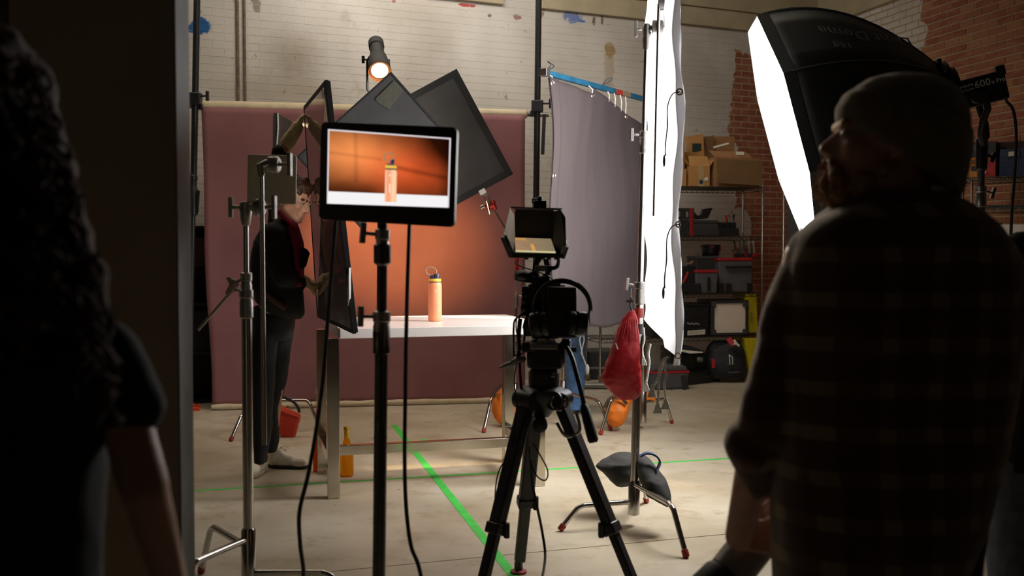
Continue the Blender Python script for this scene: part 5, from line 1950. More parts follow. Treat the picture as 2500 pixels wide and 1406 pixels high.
# chrome post and dark panel by the corner
q = P(1912, 700, 9.9)
mb = MB(); mb.cyl(V((q.x, q.y, .0)), V((q.x, q.y, 2.05)), .0125, n=12); tag(mb.build('chrome_post', CHROME), 'single chrome upright between the rack and the softbox', 'post')
root = E('leaning_board', F(1945, 945), 'dark board standing on the floor behind the bottom of the softbox', 'board')
mb = MB(); a, b = P(1922, 500, 10.2), P(1975, 500, 10.1); a.z = b.z = 0
mb.hexa([a, b, b + V((.02, .08, 0)), a + V((.02, .08, 0))] + [x + V((0, .0, P(0, 470, 10.2).z)) for x in (a, b, b + V((.02, .08, 0)), a + V((.02, .08, 0)))]); mb.build('board_panel', MFLAG, root, smooth=0, bevel=.004)

# right-hand rack with the blue crate
R20 = P(2343, 900, 9.0); R21 = P(2570, 900, 8.6)
R20.z = R21.z = 0
k2 = (R21 - R20).normalized(); k2n = V((-k2.y, k2.x, 0))
rack('wire_rack', 'chrome wire rack by the bare brick wall with a blue crate and a red box', R20, k2, k2n, (R21 - R20).length, .36, (P(0, 433, 9.0).z, P(0, 508, 9.0).z, .95, .35), P(0, 428, 9.0).z, False)
ZR1, ZR2 = P(0, 433, 9.0).z + .003, P(0, 508, 9.0).z + .003


def r2(px, off):
    r = ray(px, 700)
    o = R20 + k2n * off
    t = (o.x * k2.y - o.y * k2.x) / (r.x * k2.y - r.y * k2.x)
    return V((r.x * t, r.y * t, 0))


def r2box(mb, l, r, z0_, z1_, off, dep):
    a, b = r2(l, off), r2(r, off)
    q = [a, b, b + k2n * dep, a + k2n * dep]
    mb.hexa([x + V((0, 0, z0_)) for x in q] + [x + V((0, 0, z1_)) for x in q])


root = E('product_box', r2(2380, .1) + V((0, 0, ZR1)), 'black, red and yellow printed box on the right-hand rack', 'box')
zt = P(0, 347, 9.0).z
zm = P(0, 385, 9.0).z
mb = MB(); r2box(mb, 2361, 2425, zm + .001, zt, .06, .2); mb.build('upper_print', M('black_card', (.02, .016, .014), .5, var=.1), root, smooth=0)
mb = MB(); r2box(mb, 2361, 2425, ZR1, zm, .06, .2); mb.build('lower_print', M('red_card', rgb(170, 32, 20), .5, var=.15, vscale=14), root, smooth=0)
mb = MB(); p0, p1 = r2(2361, .055), r2(2381, .055); mb.prism([p0 + V((0, 0, ZR1)), p1 + V((0, 0, ZR1)), p1 + V((0, 0, zm)), p0 + V((0, 0, zm))], -k2n * .002); mb.build('yellow_print', M('yellow_card', rgb(206, 130, 24), .5, var=.15, vscale=14), root, smooth=0)
for (l, r, y0, y1, m_) in ((2366, 2379, 405, 418, M('dark_print', (.02, .02, .04), .5, var=.1)), (2384, 2394, 416, 425, WHITEINK), (2396, 2402, 418, 425, WHITEINK), (2366, 2380, 390, 402, M('brown_print', rgb(120, 70, 20), .5, var=.2))):
    mb = MB(); p0, p1 = r2(l, .052), r2(r, .052); mb.prism([p0 + V((0, 0, P(0, y1, 9).z)), p1 + V((0, 0, P(0, y1, 9).z)), p1 + V((0, 0, P(0, y0, 9).z)), p0 + V((0, 0, P(0, y0, 9).z))], -k2n * .003); mb.build('printed_panel', m_, root, smooth=0)
for y in (356, 361, 365):
    mb = MB(); p0, p1 = r2(2370, .056), r2(2398, .056); mb.bar(p0 + V((0, 0, P(0, y, 9).z)), p1 + V((0, 0, P(0, y - 1, 9).z)), .002, .004); mb.build('text_line', PAPER, root, smooth=0)
MBLUEC = M('blue_crate_plastic', rgb(24, 44, 84), .5, var=.1)
root = E('plastic_crate', r2(2470, .1) + V((0, 0, ZR1)), 'dark blue perforated plastic crate on the right-hand rack', 'crate')
zt = P(0, 364, 8.85).z
a, b = r2(2437, .04), r2(2560, .04)
L_ = (b - a).length
mb = MB()
hgt = zt - ZR1
mb.bar(a + V((0, 0, ZR1 + .03)), b + V((0, 0, ZR1 + .03)), .008, .06)
mb.bar(a + V((0, 0, zt - .03)), b + V((0, 0, zt - .03)), .010, .06)
for i in range(21):
    q = a + k2 * (L_ * i / 20)
    mb.bar(q + V((0, 0, ZR1)), q + V((0, 0, zt)), .011, .008, k2n)
for i in range(6):
    z = ZR1 + .06 + (hgt - .12) * i / 5
    mb.bar(a + V((0, 0, z)), b + V((0, 0, z)), .007, .010)
mb.build('front_grid', MBLUEC, root, smooth=0)
mb = MB(); r2box(mb, 2437, 2560, ZR1, zt - .01, .055, .22); mb.build('crate_body', MBLUEC, root, smooth=0)
mb = MB(); p0, p1 = r2(2450, .03), r2(2484, .03); mb.prism([p0 + V((0, 0, P(0, 384, 8.8).z)), p1 + V((0, 0, P(0, 384, 8.8).z)), p1 + V((0, 0, P(0, 366, 8.8).z)), p0 + V((0, 0, P(0, 366, 8.8).z))], -k2n * .006); mb.build('grip_frame', BLACKPLASTIC, root, smooth=0)
mb = MB(); p0, p1 = r2(2456, .022), r2(2477, .022); mb.prism([p0 + V((0, 0, P(0, 381, 8.8).z)), p1 + V((0, 0, P(0, 380, 8.8).z)), p1 + V((0, 0, P(0, 369, 8.8).z)), p0 + V((0, 0, P(0, 370, 8.8).z))], -k2n * .002); mb.build('white_label', PAPER, root, smooth=0)
root = E('storage_box', r2(2440, .3) + V((0, 0, ZR1)), 'dark maroon box behind the lamp yoke on the right-hand rack', 'box')
mb = MB(); r2box(mb, 2428, 2495, ZR1, P(0, 344, 9).z, .30, .05); mb.build('carton', MCABRED, root, smooth=0)
root = E('storage_box', r2(2470, .1), 'black flat tray on the second shelf of the right-hand rack', 'tray')
mb = MB(); r2box(mb, 2400, 2560, ZR2, ZR2 + .02, .05, .26); mb.build('tray_body', BLACKPLASTIC, root, smooth=0, bevel=.004)
root = E('white_cabinet', r2(2470, -.1), 'white cabinet with a small bracket on its corner, low at the far right', 'cabinet')
wz = P(0, 549, 8.6).z
mb = MB(); a, b = r2(2432, -.40), r2(2620, -.40)
q = [a, b, b + k2n * .36, a + k2n * .36]
mb.hexa(q + [x + V((0, 0, wz)) for x in q]); mb.build('cabinet_body', M('white_cabinet_paint', rgb(215, 210, 200), .5, var=.03), root, smooth=0, bevel=.004)
mb = MB(); mb.bar((a + b) / 2 + V((0, 0, wz * .5)) - k2n * .01, (a + b) / 2 + V((0, 0, wz * .62)) - k2n * .01, .02, .02); mb.build('handle', STEEL, root, smooth=0)
mb = MB(); mb.prism([P(2436, 548, 8.5), P(2448, 548, 8.5), P(2450, 540, 8.5), P(2438, 546, 8.5)], (0, .08, 0)); tag(mb.build('metal_bracket', M('bracket_tan', rgb(140, 125, 95), .5, .3, var=.1), None, smooth=0), 'small tan metal bracket sitting on the corner of the white cabinet', 'bracket')
# ============================================================ preview monitor on its stand
YM = 3.05
TLm, TRm, BRm, BLm = P(785, 292, YM + .04), P(1116, 316, YM - .03), P(1109, 549, YM - .03), P(778, 540, YM + .04)
mx_ = ((TRm - TLm) + (BRm - BLm)).normalized()
my_ = ((TLm - BLm) + (TRm - BRm)).normalized()
mn_ = mx_.cross(my_).normalized()
if mn_.y > 0:
    mn_ = -mn_
mc = (TLm + TRm + BRm + BLm) / 4
root = E('monitor', mc, 'black preview monitor showing the coral bottle on a bright screen', 'monitor')


def rounded(c, w_, h_, r, k_=5):
    pts = []
    for (sx, sy, a0) in ((1, 1, 0), (-1, 1, 90), (-1, -1, 180), (1, -1, 270)):
        for i in range(k_ + 1):
            a = math.radians(a0 + 90 * i / k_)
            pts.append((sx * (w_ / 2 - r) + r * math.cos(a), sy * (h_ / 2 - r) + r * math.sin(a)))
    return [c + mx_ * x + my_ * y for x, y in pts]


mw, mh = ((TRm - TLm).length + (BRm - BLm).length) / 2, ((TLm - BLm).length + (TRm - BRm).length) / 2
mb = MB(); mb.prism([q + mn_ * .003 for q in rounded(mc, mw, mh, .016)], -mn_ * .022); mb.build('bezel', BLACKPLASTIC, root, smooth=40, bevel=.002)
mb = MB(); mb.prism([q - mn_ * .020 for q in rounded(mc, mw * .9, mh * .88, .014)], -mn_ * .018); mb.build('rear_shell', BLACKPLASTIC, root, smooth=40, bevel=.003)
mb = MB(); pr_ = [q - mn_ * .008 for q in rounded(mc, mw + .0016, mh + .0016, .0165)]; mb.prism(pr_, -mn_ * .010); mb.build('silver_rim', M('silver_rim', (.10, .095, .085), .5, .3, var=.05), root, smooth=40)


def on_mon(px, py):
    """hit the monitor's own front plane"""
    r = ray(px, py)
    o = mc + mn_ * .0035
    t = (o - V((0, 0, HC))).dot(mn_) / r.dot(mn_)
    return V((0, 0, HC)) + r * t


s00, s10, s11, s01 = on_mon(798, 497), on_mon(1096, 507), on_mon(1101, 337), on_mon(801, 315)


def picture(u, v):
    """what the monitor shows: u right, v up, 0..1 -> linear colour"""
    def n(a, b):
        return noise.noise(V((u * a, v * b, 3.3)))
    frame_ = .008
    if u < .011 or u > .990 or v > .978:
        return rgb(226, 218, 222)
    if v < .170 - 0.0 * u:
        base = rgb(246, 243, 244)
    else:
        t = 1.0
        x, y = u, v
        glow = math.exp(-(((x - .18) / .34) ** 2 + ((y - .70) / .30) ** 2))
        red = math.exp(-(((x - .62) / .36) ** 2 + ((y - .52) / .30) ** 2))
        sh = max(0.0, min(1.0, (.34 - y) / .16)) * max(0.0, min(1.0, (.46 - x) / .12))
        dark = max(0.0, (x - .62) / .38) ** 1.6 * max(0.0, (y - .45) / .5)
        c = V(rgb(122, 58, 26)) * .55
        c = c + V(rgb(240, 150, 84)) * glow * .85 + V(rgb(206, 74, 34)) * red * .85
        # soft window bars
        bx = math.exp(-((x - .235 + .02 * (y - .6)) / .018) ** 2) * (y > .30) * .22
        by = math.exp(-((y - .665 + .13 * (x - .2)) / .024) ** 2) * (x < .45) * .22
        by2 = math.exp(-((y - .50 + .28 * (x - .70)) / .035) ** 2) * (.5 < x < .98) * .45
        c = c * (1 - bx) * (1 - by) * (1 - by2) * (1 - .55 * sh) * (1 - .86 * min(1, dark * 2.2))
        edge_ = max(0, (x - .90) / .1) * .6
        c = c * (1 - edge_) * (1 + .10 * n(9, 7))
        base = tuple(c)
    # bottle
    cx = .524
    if abs(u - cx) < .048 and .055 < v < .50:
        k_ = (u - cx) / .048
        rr = 1.0
        if v > .47:
            rr = 1 - .12 * (v - .47) / .03
        if abs(k_) < rr:
            lo, hi = V(rgb(250, 160, 122)), V(rgb(255, 214, 170))
            f = .5 + .5 * math.cos((k_ + .35) * 3.6)
            base = tuple(hi.lerp(lo, f))
            if abs(k_ + .12) < .10 and (.18 < v < .30 or .405 < v < .44):
                base = rgb(255, 222, 205)
    if abs(u - cx) < .044 and .50 <= v < .52:
        base = rgb(70, 66, 70)
    if abs(u - cx) < .046 and .52 <= v < .56:
        base = rgb(238, 190, 78)
    if -.032 < u - cx < .022 and .56 <= v < .59:
        base = rgb(78, 84, 92)
    if -.006 < u - cx < .026 and .59 <= v < .645:
        base = rgb(44, 50, 80)
    ex, ey = (u - cx + .020) / .040, (v - .685 - .3 * (u - cx)) / .055
    rr = math.hypot(ex, ey)
    if .84 < rr < 1.12:
        base = rgb(150, 130, 100)
    return base


def screen(name, parent, c00, c10, c11, c01, nu, nv, fn_, strength, off):
    mb = MB()
    mb.grid(lambda u, v: (c00.lerp(c10, u)).lerp(c01.lerp(c11, u), v) + off, nu, nv)
    o = mb.build(name, None if False else [], parent, smooth=0, fix=False)
    me = o.data
    at_ = me.color_attributes.new('shown', 'FLOAT_COLOR', 'CORNER')
    for p in me.polygons:
        i, j = p.index % nu, p.index // nu
        c = fn_((i + .5) / nu, (j + .5) / nv)
        for li in p.loop_indices:
            at_.data[li].color = (c[0], c[1], c[2], 1)
    k = NT(name + '_light')
    a = k.n('ShaderNodeVertexColor')
    a.layer_name = 'shown'
    k.set(Base_Color=(0, 0, 0), Roughness=.3)
    k.t.links.new(a.outputs[0], k.b.inputs['Emission Color'])
    k.b.inputs['Emission Strength'].default_value = strength
    me.materials.append(k.m)
    return o


screen('screen', root, s00, s10, s11, s01, 260, 150, picture, 1.0, mn_ * .0004)
# bracket and stand
mb = MB(); mb.box(mc - mn_ * .045, (.10, .03, .10)); mb.build('mount_plate', BLACKMETAL, root, bevel=.003)
sb_ = P(921, 1500, 3.12); sb_.z = 0
stp = P(935, 470, 3.12)
DST = M('dark_steel', (.09, .088, .085), .3, .9, var=.15, vscale=30)
st, at = cstand('dark steel stand carrying the preview monitor', sb_, stp, [((sb_.x + .5 * math.cos(a), sb_.y + .5 * math.sin(a), 0), .14 + .03 * i) for i, a in enumerate((.4, 2.5, 4.6))],
                [(P(0, 786, 3.12).z, (-1, -.35, .05)), (P(0, 586, 3.12).z, (-1, -.35, .1))], metal=DST, tips=False, r=.0195)
for py, hh_ in ((835, 60), (620, 50)):
    z = P(0, py, 3.12).z
    mb = MB(); s_ = 3.12 / FPX
    mb.lathe([(.019, -hh_ / 2 * s_), (.0255, -hh_ / 2 * s_ + .004), (.0255, hh_ / 2 * s_ - .004), (.019, hh_ / 2 * s_)], at(z), n=18); mb.build('thick_collar', DST, st)
mb = MB(); mb.lathe([(.012, -.02), (.02, -.018), (.02, .0), (.014, .004), (.014, .03)], at(P(0, 565, 3.12).z), n=16); mb.build('top_ring', BLACKMETAL, st)


def cable(label, pts, r=.006, floor_end=None, name='cable'):
    mb = MB(); mb.tube(spline(pts, 8), r, 8)
    return tag(mb.build(name, CABLE), label, 'cable')


cable('black cable hanging from the left of the monitor, curving down across the table leg',
      [P(822, 520, 3.10), P(818, 560, 3.10), P(808, 680, 3.10), P(797, 820, 3.09), P(789, 920, 3.07), P(772, 1050, 3.05), P(752, 1160, 3.02), P(731, 1250, 3.0), P(733, 1330, 3.0), P(741, 1400, 3.02), P(730, 1470, 3.05), F(745, 1700)], .0062)
cable('black cable hanging straight down from the right of the monitor',
      [P(1001, 520, 3.09), P(999, 570, 3.09), P(994, 720, 3.09), P(991, 860, 3.09), P(989, 1000, 3.08), P(988, 1120, 3.07), P(991, 1230, 3.06), P(1003, 1330, 3.05), P(1030, 1420, 3.05), F(1060, 1700)], .0060)

# ============================================================ cinema camera on its tripod
YC = 3.97
ap = P(1322, 955, YC)
tri = E('camera_tripod', V((ap.x, ap.y, 0)), 'heavy black video tripod with a red foot pad under the cinema camera', 'tripod')
MTRI = M('tripod_carbon', (.010, .010, .011), .42, var=.2, vscale=20)
MTRIG = M('tripod_olive', (.040, .043, .034), .5, var=.15, vscale=20)
s = YC / FPX
bowl = P(1322, 958, YC)
mb = MB(); mb.lathe([(.03, -.09), (.045, -.07), (.085, -.012), (.088, .0), (.088, .014), (.072, .022), (.055, .024)], bowl, n=24); mb.build('bowl', MTRI, tri)
feet = [V((-.140, 3.74, 0)), V((.495, 3.74, 0)), F(1266, 1398)]
for i, f in enumerate(feet):
    d = (f - V((ap.x, ap.y, 0)))
    d.normalize()
    h0 = bowl + d * .075 + V((0, 0, -.02))
    m_ = MTRIG if i == 2 else MTRI
    knee = h0.lerp(f, .58)
    mb = MB(); mb.bar(h0, knee, .058, .040, d); lg = mb.build('leg', MTRI, tri, bevel=.008)
    mb = MB(); mb.bar(h0.lerp(f, .50), h0.lerp(f, .93) + V((0, 0, 0)), .044, .03, d); mb.build('lower_tube', m_, lg, bevel=.006)
    mb = MB(); mb.bar(h0.lerp(f, .555), h0.lerp(f, .605), .068, .05, d); mb.box(h0.lerp(f, .585) + V((-.04 if i == 1 else .04, -.01, 0)), (.022, .03, .055)); mb.build('lock_clamp', MTRI, lg, bevel=.006)
    mb = MB(); mb.cyl(h0 + d.cross(V((0, 0, 1))) * .045, h0 - d.cross(V((0, 0, 1))) * .045, .036, n=18); mb.build('hip_joint', MTRI, lg)
    if i == 1:
        mb = MB()
        c_ = h0 + V((0, -.035, -.005))
        mb.torus(c_, (0, 1, 0), .03, .005, 22, 6)
        for a in (.3, 2.4, 4.5):
            mb.bar(c_, c_ + V((math.cos(a) * .028, 0, math.sin(a) * .028)), .007, .007, (0, 1, 0))
        q0 = h0.lerp(f, .065)
        mb.build('silver_dial', CHROME, lg)
        mb = MB()
        ld_ = (f - h0).normalized()
        cc = h0.lerp(f, .14)
        sx_ = ld_.cross(V((0, -1, 0))).normalized()
        mb.tube(spline([cc - sx_ * .040 - ld_ * .055 + V((0, -.04, 0)), cc - sx_ * .03 + V((0, -.05, 0)), cc + V((0, -.052, 0)) + ld_ * .012, cc + sx_ * .03 + V((0, -.05, 0)), cc + sx_ * .040 - ld_ * .05 + V((0, -.04, 0))], 5), .006, 8)
        mb.build('silver_rim', CHROME, lg)
    mb = MB()
    e = h0.lerp(f, .93)
    mb.lathe([(.018, 0), (.018, .03), (.012, .035), (.012, .05)], f + V((0, 0, .012)), n=14)
    mb.lathe([(.012, 0), (.012, .05)], e + (f - e) * .4, (e - f), 10)
    ft = mb.build('foot_joint', MTRI, lg)
    mb = MB(); mb.lathe([(.034, .001), (.034, .009), (.02, .014)], f, n=20); mb.build('red_pad' if i == 2 else 'rubber_pad', REDRUBBER if i == 2 else RUBBER, lg)
mb = MB(); kq = P(1318, 1035, YC - .05); mb.lathe([(.02, -.03), (.028, -.025), (.028, .025), (.02, .03)], kq, (0, 1, 0), 18); mb.box(kq + V((-.005, .03, .03)), (.03, .03, .09)); mb.build('bowl_clamp_knob', MTRI, tri)
# fluid head
mb = MB(); hb_ = P(1328, 900, YC)
mb.lathe([(.055, -.075), (.058, -.05), (.058, -.01), (.05, .0)], hb_, n=24)
mb.box(P(1332, 872, YC), (.115, .13, .075)); mb.lathe([(.045, -.07), (.048, -.06), (.048, .06), (.045, .07)], P(1332, 868, YC), (1, 0, 0), 20)
mb.box(P(1290, 845, YC - .02), (.05, .10, .035))
mb.build('fluid_head', MTRI, tri, bevel=.006)
mb = MB(); mb.box(P(1325, 838, YC), (.10, .26, .022)); mb.build('quick_plate', GREYMETAL, tri, bevel=.004)
text('lettering', 'S L', .018, P(1351, 915, YC - .060), (0, 0, 1), (-1, 0, 0), WHITEINK, tri, .0006)
mb = MB()
ph = [P(1372, 838, YC - .02), P(1385, 850, YC - .06), P(1397, 875, YC - .10), P(1408, 915, YC - .14), P(1422, 970, YC - .18), P(1429, 1000, YC - .20)]
mb.tube(spline(ph, 4), .0085, 12); pb_ = mb.build('pan_bar', MTRI, tri)
mb = MB()
mb.tube([P(1425, 988, YC - .19), P(1428, 1000, YC - .20), P(1438, 1038, YC - .225), P(1448, 1075, YC - .25), P(1449, 1080, YC - .252)], [.011, .017, .0185, .019, .014], 14); mb.build('grip', RUBBER, pb_)
mb = MB(); mb.lathe([(.016, 0), (.02, .004), (.02, .03), (.016, .034)], P(1372, 840, YC - .02), (1, -.3, 0), 14); mb.box(P(1397, 853, YC - .02), (.03, .02, .016)); mb.build('rosette', MTRI, pb_)

# camera body and rig
cb = E('cinema_camera', P(1365, 760, YC), 'black rigged cinema camera on the tripod, seen from behind', 'camera')
MCAM = M('camera_black', (.009, .009, .010), .35, var=.25, vscale=30)
MPALE = M('pale_knurl', rgb(150, 150, 156), .35, .6, var=.2, vscale=50)
mb = MB(); mb.box(P(1362, 762, YC + .06), (.125, .24, .165)); mb.build('body', MCAM, cb, bevel=.008)
mb = MB(); mb.box(P(1372, 762, YC - .085), (.105, .055, .185)); mb.build('battery', MCAM, cb, bevel=.006)
mb = MB(); mb.box(P(1330, 800, YC + .02), (.10, .16, .07)); mb.build('side_module', MCAM, cb, bevel=.006)
mb = MB(); mb.lathe([(.05, 0), (.052, .05), (.06, .06), (.06, .14), (.055, .18)], P(1350, 758, YC + .18), (0, 1, 0), 24); mb.build('lens', MCAM, cb)
mb = MB()
for i in range(13):
    mb.box(P(1341, 722 + i * 5.0, YC - .115), (.012, .004, .0035))
mb.build('vent_slots', M('vent_bronze', rgb(96, 84, 60), .4, .7, var=.1), cb, smooth=0)
mb = MB(); mb.box(P(1332, 700, YC + .05), (.11, .14, .03)); mb.box(P(1315, 690, YC + .02), (.05, .06, .05)); mb.bar(P(1290, 698, YC), P(1380, 700, YC), .02, .014); mb.build('top_plate', MCAM, cb, bevel=.004)
mb = MB(); mb.tube([P(1307, 700, YC + .02), P(1307, 660, YC + .02), P(1310, 640, YC + .02), P(1318, 628, YC + .02)], .012, 10); mb.tube([P(1335, 700, YC + .02), P(1338, 660, YC + .02), P(1333, 632, YC + .02)], .011, 10); mb.build('monitor_bracket', MCAM, cb)
mb = MB()
mb.box(P(1322, 655, YC - .03), (.045, .03, .022))
for i in range(5):
    mb.cyl(P(1311 + i * 5, 648, YC - .045), P(1311 + i * 5, 663, YC - .045), .0022, n=6)
mb.build('pale_clamp', MPALE, cb, bevel=.002)
mb = MB(); mb.box(P(1340, 656, YC - .02), (.022, .03, .022)); mb.torus(P(1339, 656, YC - .037), (0, 1, 0), .006, .0015, 14, 5); mb.build('socket_block', MCAM, cb, bevel=.002)
mb = MB()
for i in range(8):
    mb.torus(P(1334 + i * .9, 675 + i * 3.0, YC - .02), (.2, 0, -1), .010, .0028, 12, 5)
mb.build('coiled_lead', CABLE, cb)
mb = MB(); mb.ell(P(1277, 672, YC + .02), (.033, .05, .020)); mb.lathe([(.018, -.05), (.022, -.03), (.022, .03), (.018, .04)], P(1290, 676, YC + .02), (1, .2, -.1), 16); mb.build('viewfinder', RUBBER, cb)
mb = MB()
for (cy, a0) in ((678, math.pi), (698, 0)):
    for r_i in (.009, .0065):
        mb.tube([P(1278.5, cy, YC - .04) + V((math.cos(a0 + math.pi * i / 8) * r_i, 0, math.sin(a0 + math.pi * i / 8) * r_i)) for i in range(9)], .0009, 5)
mb.build('arc_marks', MPALE, cb)
mb = MB()
for (x, y, w_, h_) in ((1283, 715, .03, .03), (1281, 735, .026, .03), (1278, 752, .022, .025), (1279, 765, .028, .016), (1290, 705, .05, .02), (1300, 720, .05, .06), (1302, 770, .06, .10), (1318, 740, .05, .10)):
    mb.box(P(x, y, YC + .03), (w_, .05, h_))
mb.build('side_modules', MCAM, cb, bevel=.003)
mb = MB()
for (x, y) in ((1276, 714), (1279, 738), (1277, 757), (1290, 702), (1283, 723), (1302, 690), (1321, 690), (1327, 672)):
    mb.box(P(x, y, YC - .005), (.010, .008, .006))
mb.build('metal_fittings', MPALE, cb, bevel=.001)
mb = MB(); mb.cyl(P(1276, 796, YC), P(1300, 800, YC), .009, n=10); mb.box(P(1298, 806, YC), (.05, .03, .03)); mb.box(P(1300, 816, YC), (.06, .05, .012)); mb.build('rod_clamp', GREYMETAL, cb, bevel=.002)
mb = MB(); mb.cyl(P(1306, 803, YC - .06), P(1342, 832, YC - .06), .0035, n=6); mb.build('diagonal_strap', M('strap_tan', rgb(60, 54, 40), .7, var=.1), cb)


def wires(label_list):
    pass


cables = [
    ([P(1279, 765, YC - .02), P(1258, 780, YC - .03), P(1254, 805, YC - .03), P(1254, 845, YC - .03), P(1255, 868, YC - .03)], .004),
    ([P(1284, 758, YC - .02), P(1268, 775, YC - .03), P(1264, 820, YC - .03), P(1266, 850, YC - .03), P(1262, 875, YC - .03)], .0035),
    ([P(1288, 770, YC - .02), P(1280, 790, YC - .03), P(1280, 825, YC - .03), P(1275, 848, YC - .03), P(1263, 860, YC - .03)], .004),
    ([P(1262, 770, YC - .01), P(1260, 800, YC - .02), P(1266, 830, YC - .02), P(1275, 850, YC - .02), P(1285, 860, YC - .02)], .003),
    ([P(1272, 778, YC - .01), P(1269, 810, YC - .02), P(1268, 850, YC - .02), P(1269, 890, YC - .02), P(1272, 940, YC - .02), P(1275, 960, YC - .01)], .006),
    ([P(1290, 815, YC), P(1312, 826, YC - .02), P(1290, 840, YC - .02), P(1276, 862, YC - .02), P(1252, 868, YC - .03)], .003),
    ([P(1256, 640, YC), P(1272, 650, YC - .02), P(1300, 660, YC - .03), P(1335, 672, YC - .03), P(1357, 688, YC - .02)], .0025)]
for pts, r in cables:
    mb = MB(); mb.tube(spline(pts, 6), r, 6); mb.build('cable', CABLE, cb)
mb = MB(); mb.lathe([(.006, -.03), (.012, -.02), (.012, .02), (.006, .03)], P(1265, 880, YC - .03), (1, 0, .3), 10); mb.lathe([(.002, -.05), (.010, -.02), (.010, .02)], P(1246, 888, YC - .03), (1, 0, .35), 10); mb.cyl(P(1235, 891, YC - .03), P(1270, 880, YC - .03), .005, n=6); mb.build('cable_plugs', GREYMETAL, cb)
mb = MB(); mb.tube(spline([P(1362, 628, YC + .02), P(1364, 640, YC), P(1358, 652, YC - .02), P(1346, 655, YC - .02)], 5), .008, 8); mb.build('cable', CABLE, cb)
# thin drooping leads down the tripod
for lab, pts, r in (
    ('thin black lead hanging down the left side of the tripod', [P(1262, 880, YC - .03), P(1256, 930, YC - .06), P(1261, 985, YC - .08), P(1256, 1050, YC - .10), P(1245, 1105, YC - .10), P(1220, 1145, YC - .10), P(1210, 1190, YC - .10), P(1208, 1262, YC - .12)], .0028),
    ('thin black lead looping out beside the middle tripod leg', [P(1300, 1080, YC - .05), P(1318, 1110, YC - .05), P(1337, 1148, YC - .05), P(1332, 1172, YC - .05), P(1312, 1163, YC - .05), P(1296, 1130, YC - .04), P(1292, 1090, YC - .03)], .003),
    ('black cable running from the tripod down to the floor', [P(1296, 1120, YC - .02), P(1300, 1180, YC), P(1312, 1240, YC), P(1324, 1300, YC + .02), P(1331, 1360, YC + .02), F(1322, 1420)], .0058)):
    mb = MB(); mb.tube(spline(pts, 8), r, 6); tag(mb.build('cable', CABLE), lab, 'cable')

# on-camera monitor with its hood
YH = 3.90
hm = E('field_monitor', P(1308, 575, YH), 'hooded field monitor on top of the camera, tilted up with a lit screen', 'monitor')
mb = MB(); mb.bar(P(1244, 622, YH - .05), P(1375, 622, YH - .05), .05, .022, (0, 0, 1)); mb.build('monitor_body', MCAM, hm, bevel=.003)
lo0, lo1 = P(1259, 616, YH - .09), P(1357, 619, YH - .09)
hi0, hi1 = P(1257, 581, YH + .13), P(1345, 584, YH + .13)


def small(u, v):
    if v < .10:
        return tuple(x * .9 for x in rgb(238, 226, 170))
    if abs(u - (.47 + .02 * v - .10 * (v - .1))) < .045 and v < .55:
        return rgb(232, 170, 96)
    c = V(rgb(178, 140, 104)).lerp(V(rgb(140, 128, 100)), u)
    if v > .8 and u < .3:
        c = V(rgb(206, 156, 90))
    return tuple(c * (1 + .08 * noise.noise(V((u * 5, v * 5, 1)))))


screen('screen', hm, lo0, lo1, hi1, hi0, 60, 36, small, .8, V((0, 0, .002)))
q = [lo0 - V((.012, 0, 0)), lo1 + V((.02, 0, 0)), hi1 + V((.06, 0, 0)), hi0 - V((.012, 0, 0))]
mb = MB(); mb.prism([x - V((0, 0, .0005)) for x in q], V((0, .004, -.016))); mb.build('bezel', MCAM, hm, smooth=0)
fl, fr = P(1247, 507, YH - .10), P(1367, 510, YH - .10)
bl_, br_ = P(1258, 512, YH + .12), P(1352, 514, YH + .12)
HOOD = M('hood_fabric', (.008, .008, .009), .8, var=.2)
for pts in ([fl, P(1372, 511, YH - .10), br_, bl_], [bl_, br_, hi1 + V((.03, .02, 0)), hi0 + V((-.01, .02, 0))],
            [P(1368, 511, YH - .10), P(1380, 530, YH - .11), P(1382, 598, YH - .12), P(1372, 628, YH - .10), P(1350, 600, YH + .04), P(1352, 516, YH + .10)]):
    mb = MB()
    n_ = (pts[1] - pts[0]).cross(pts[2] - pts[0]).normalized()
    mb.prism(pts, n_ * .004)
    mb.build('hood_panel', HOOD, hm, smooth=0)
pts = [P(1245, 508, YH - .10), P(1256, 525, YH + .04), P(1258, 596, YH + .04), P(1251, 612, YH - .09), P(1229, 575, YH - .14)]
n_ = (pts[1] - pts[0]).cross(pts[2] - pts[0]).normalized()
mb = MB(); mb.add(pts, [(0, 1, 2, 3, 4)]); mb.build('pale_hood_side', SILK.m, hm, smooth=0)
mb = MB(); mb.bar(P(1229, 577, YH - .14), P(1250, 626, YH - .10), .02, .014); mb.build('hood_edge', MCAM, hm, smooth=0)
mb = MB(); mb.bar(P(1372, 628, YH - .10), P(1382, 600, YH - .12), .012, .02); mb.build('hood_edge', MCAM, hm, smooth=0)
mb = MB()
for x in (1285, 1326, 1340, 1358):
    mb.cyl(P(x, 624, YH - .05), P(x, 634, YH - .05), .008, n=10)
mb.build('sockets', GREYMETAL, hm)
mb = MB(); mb.box(P(1318, 500, YC + .1), (.05, .04, .03)); mb.cyl(P(1318, 508, YC + .1), P(1318, 480, YC + .1), .010, n=10); mb.build('hood_mount', MCAM, hm, bevel=.003)

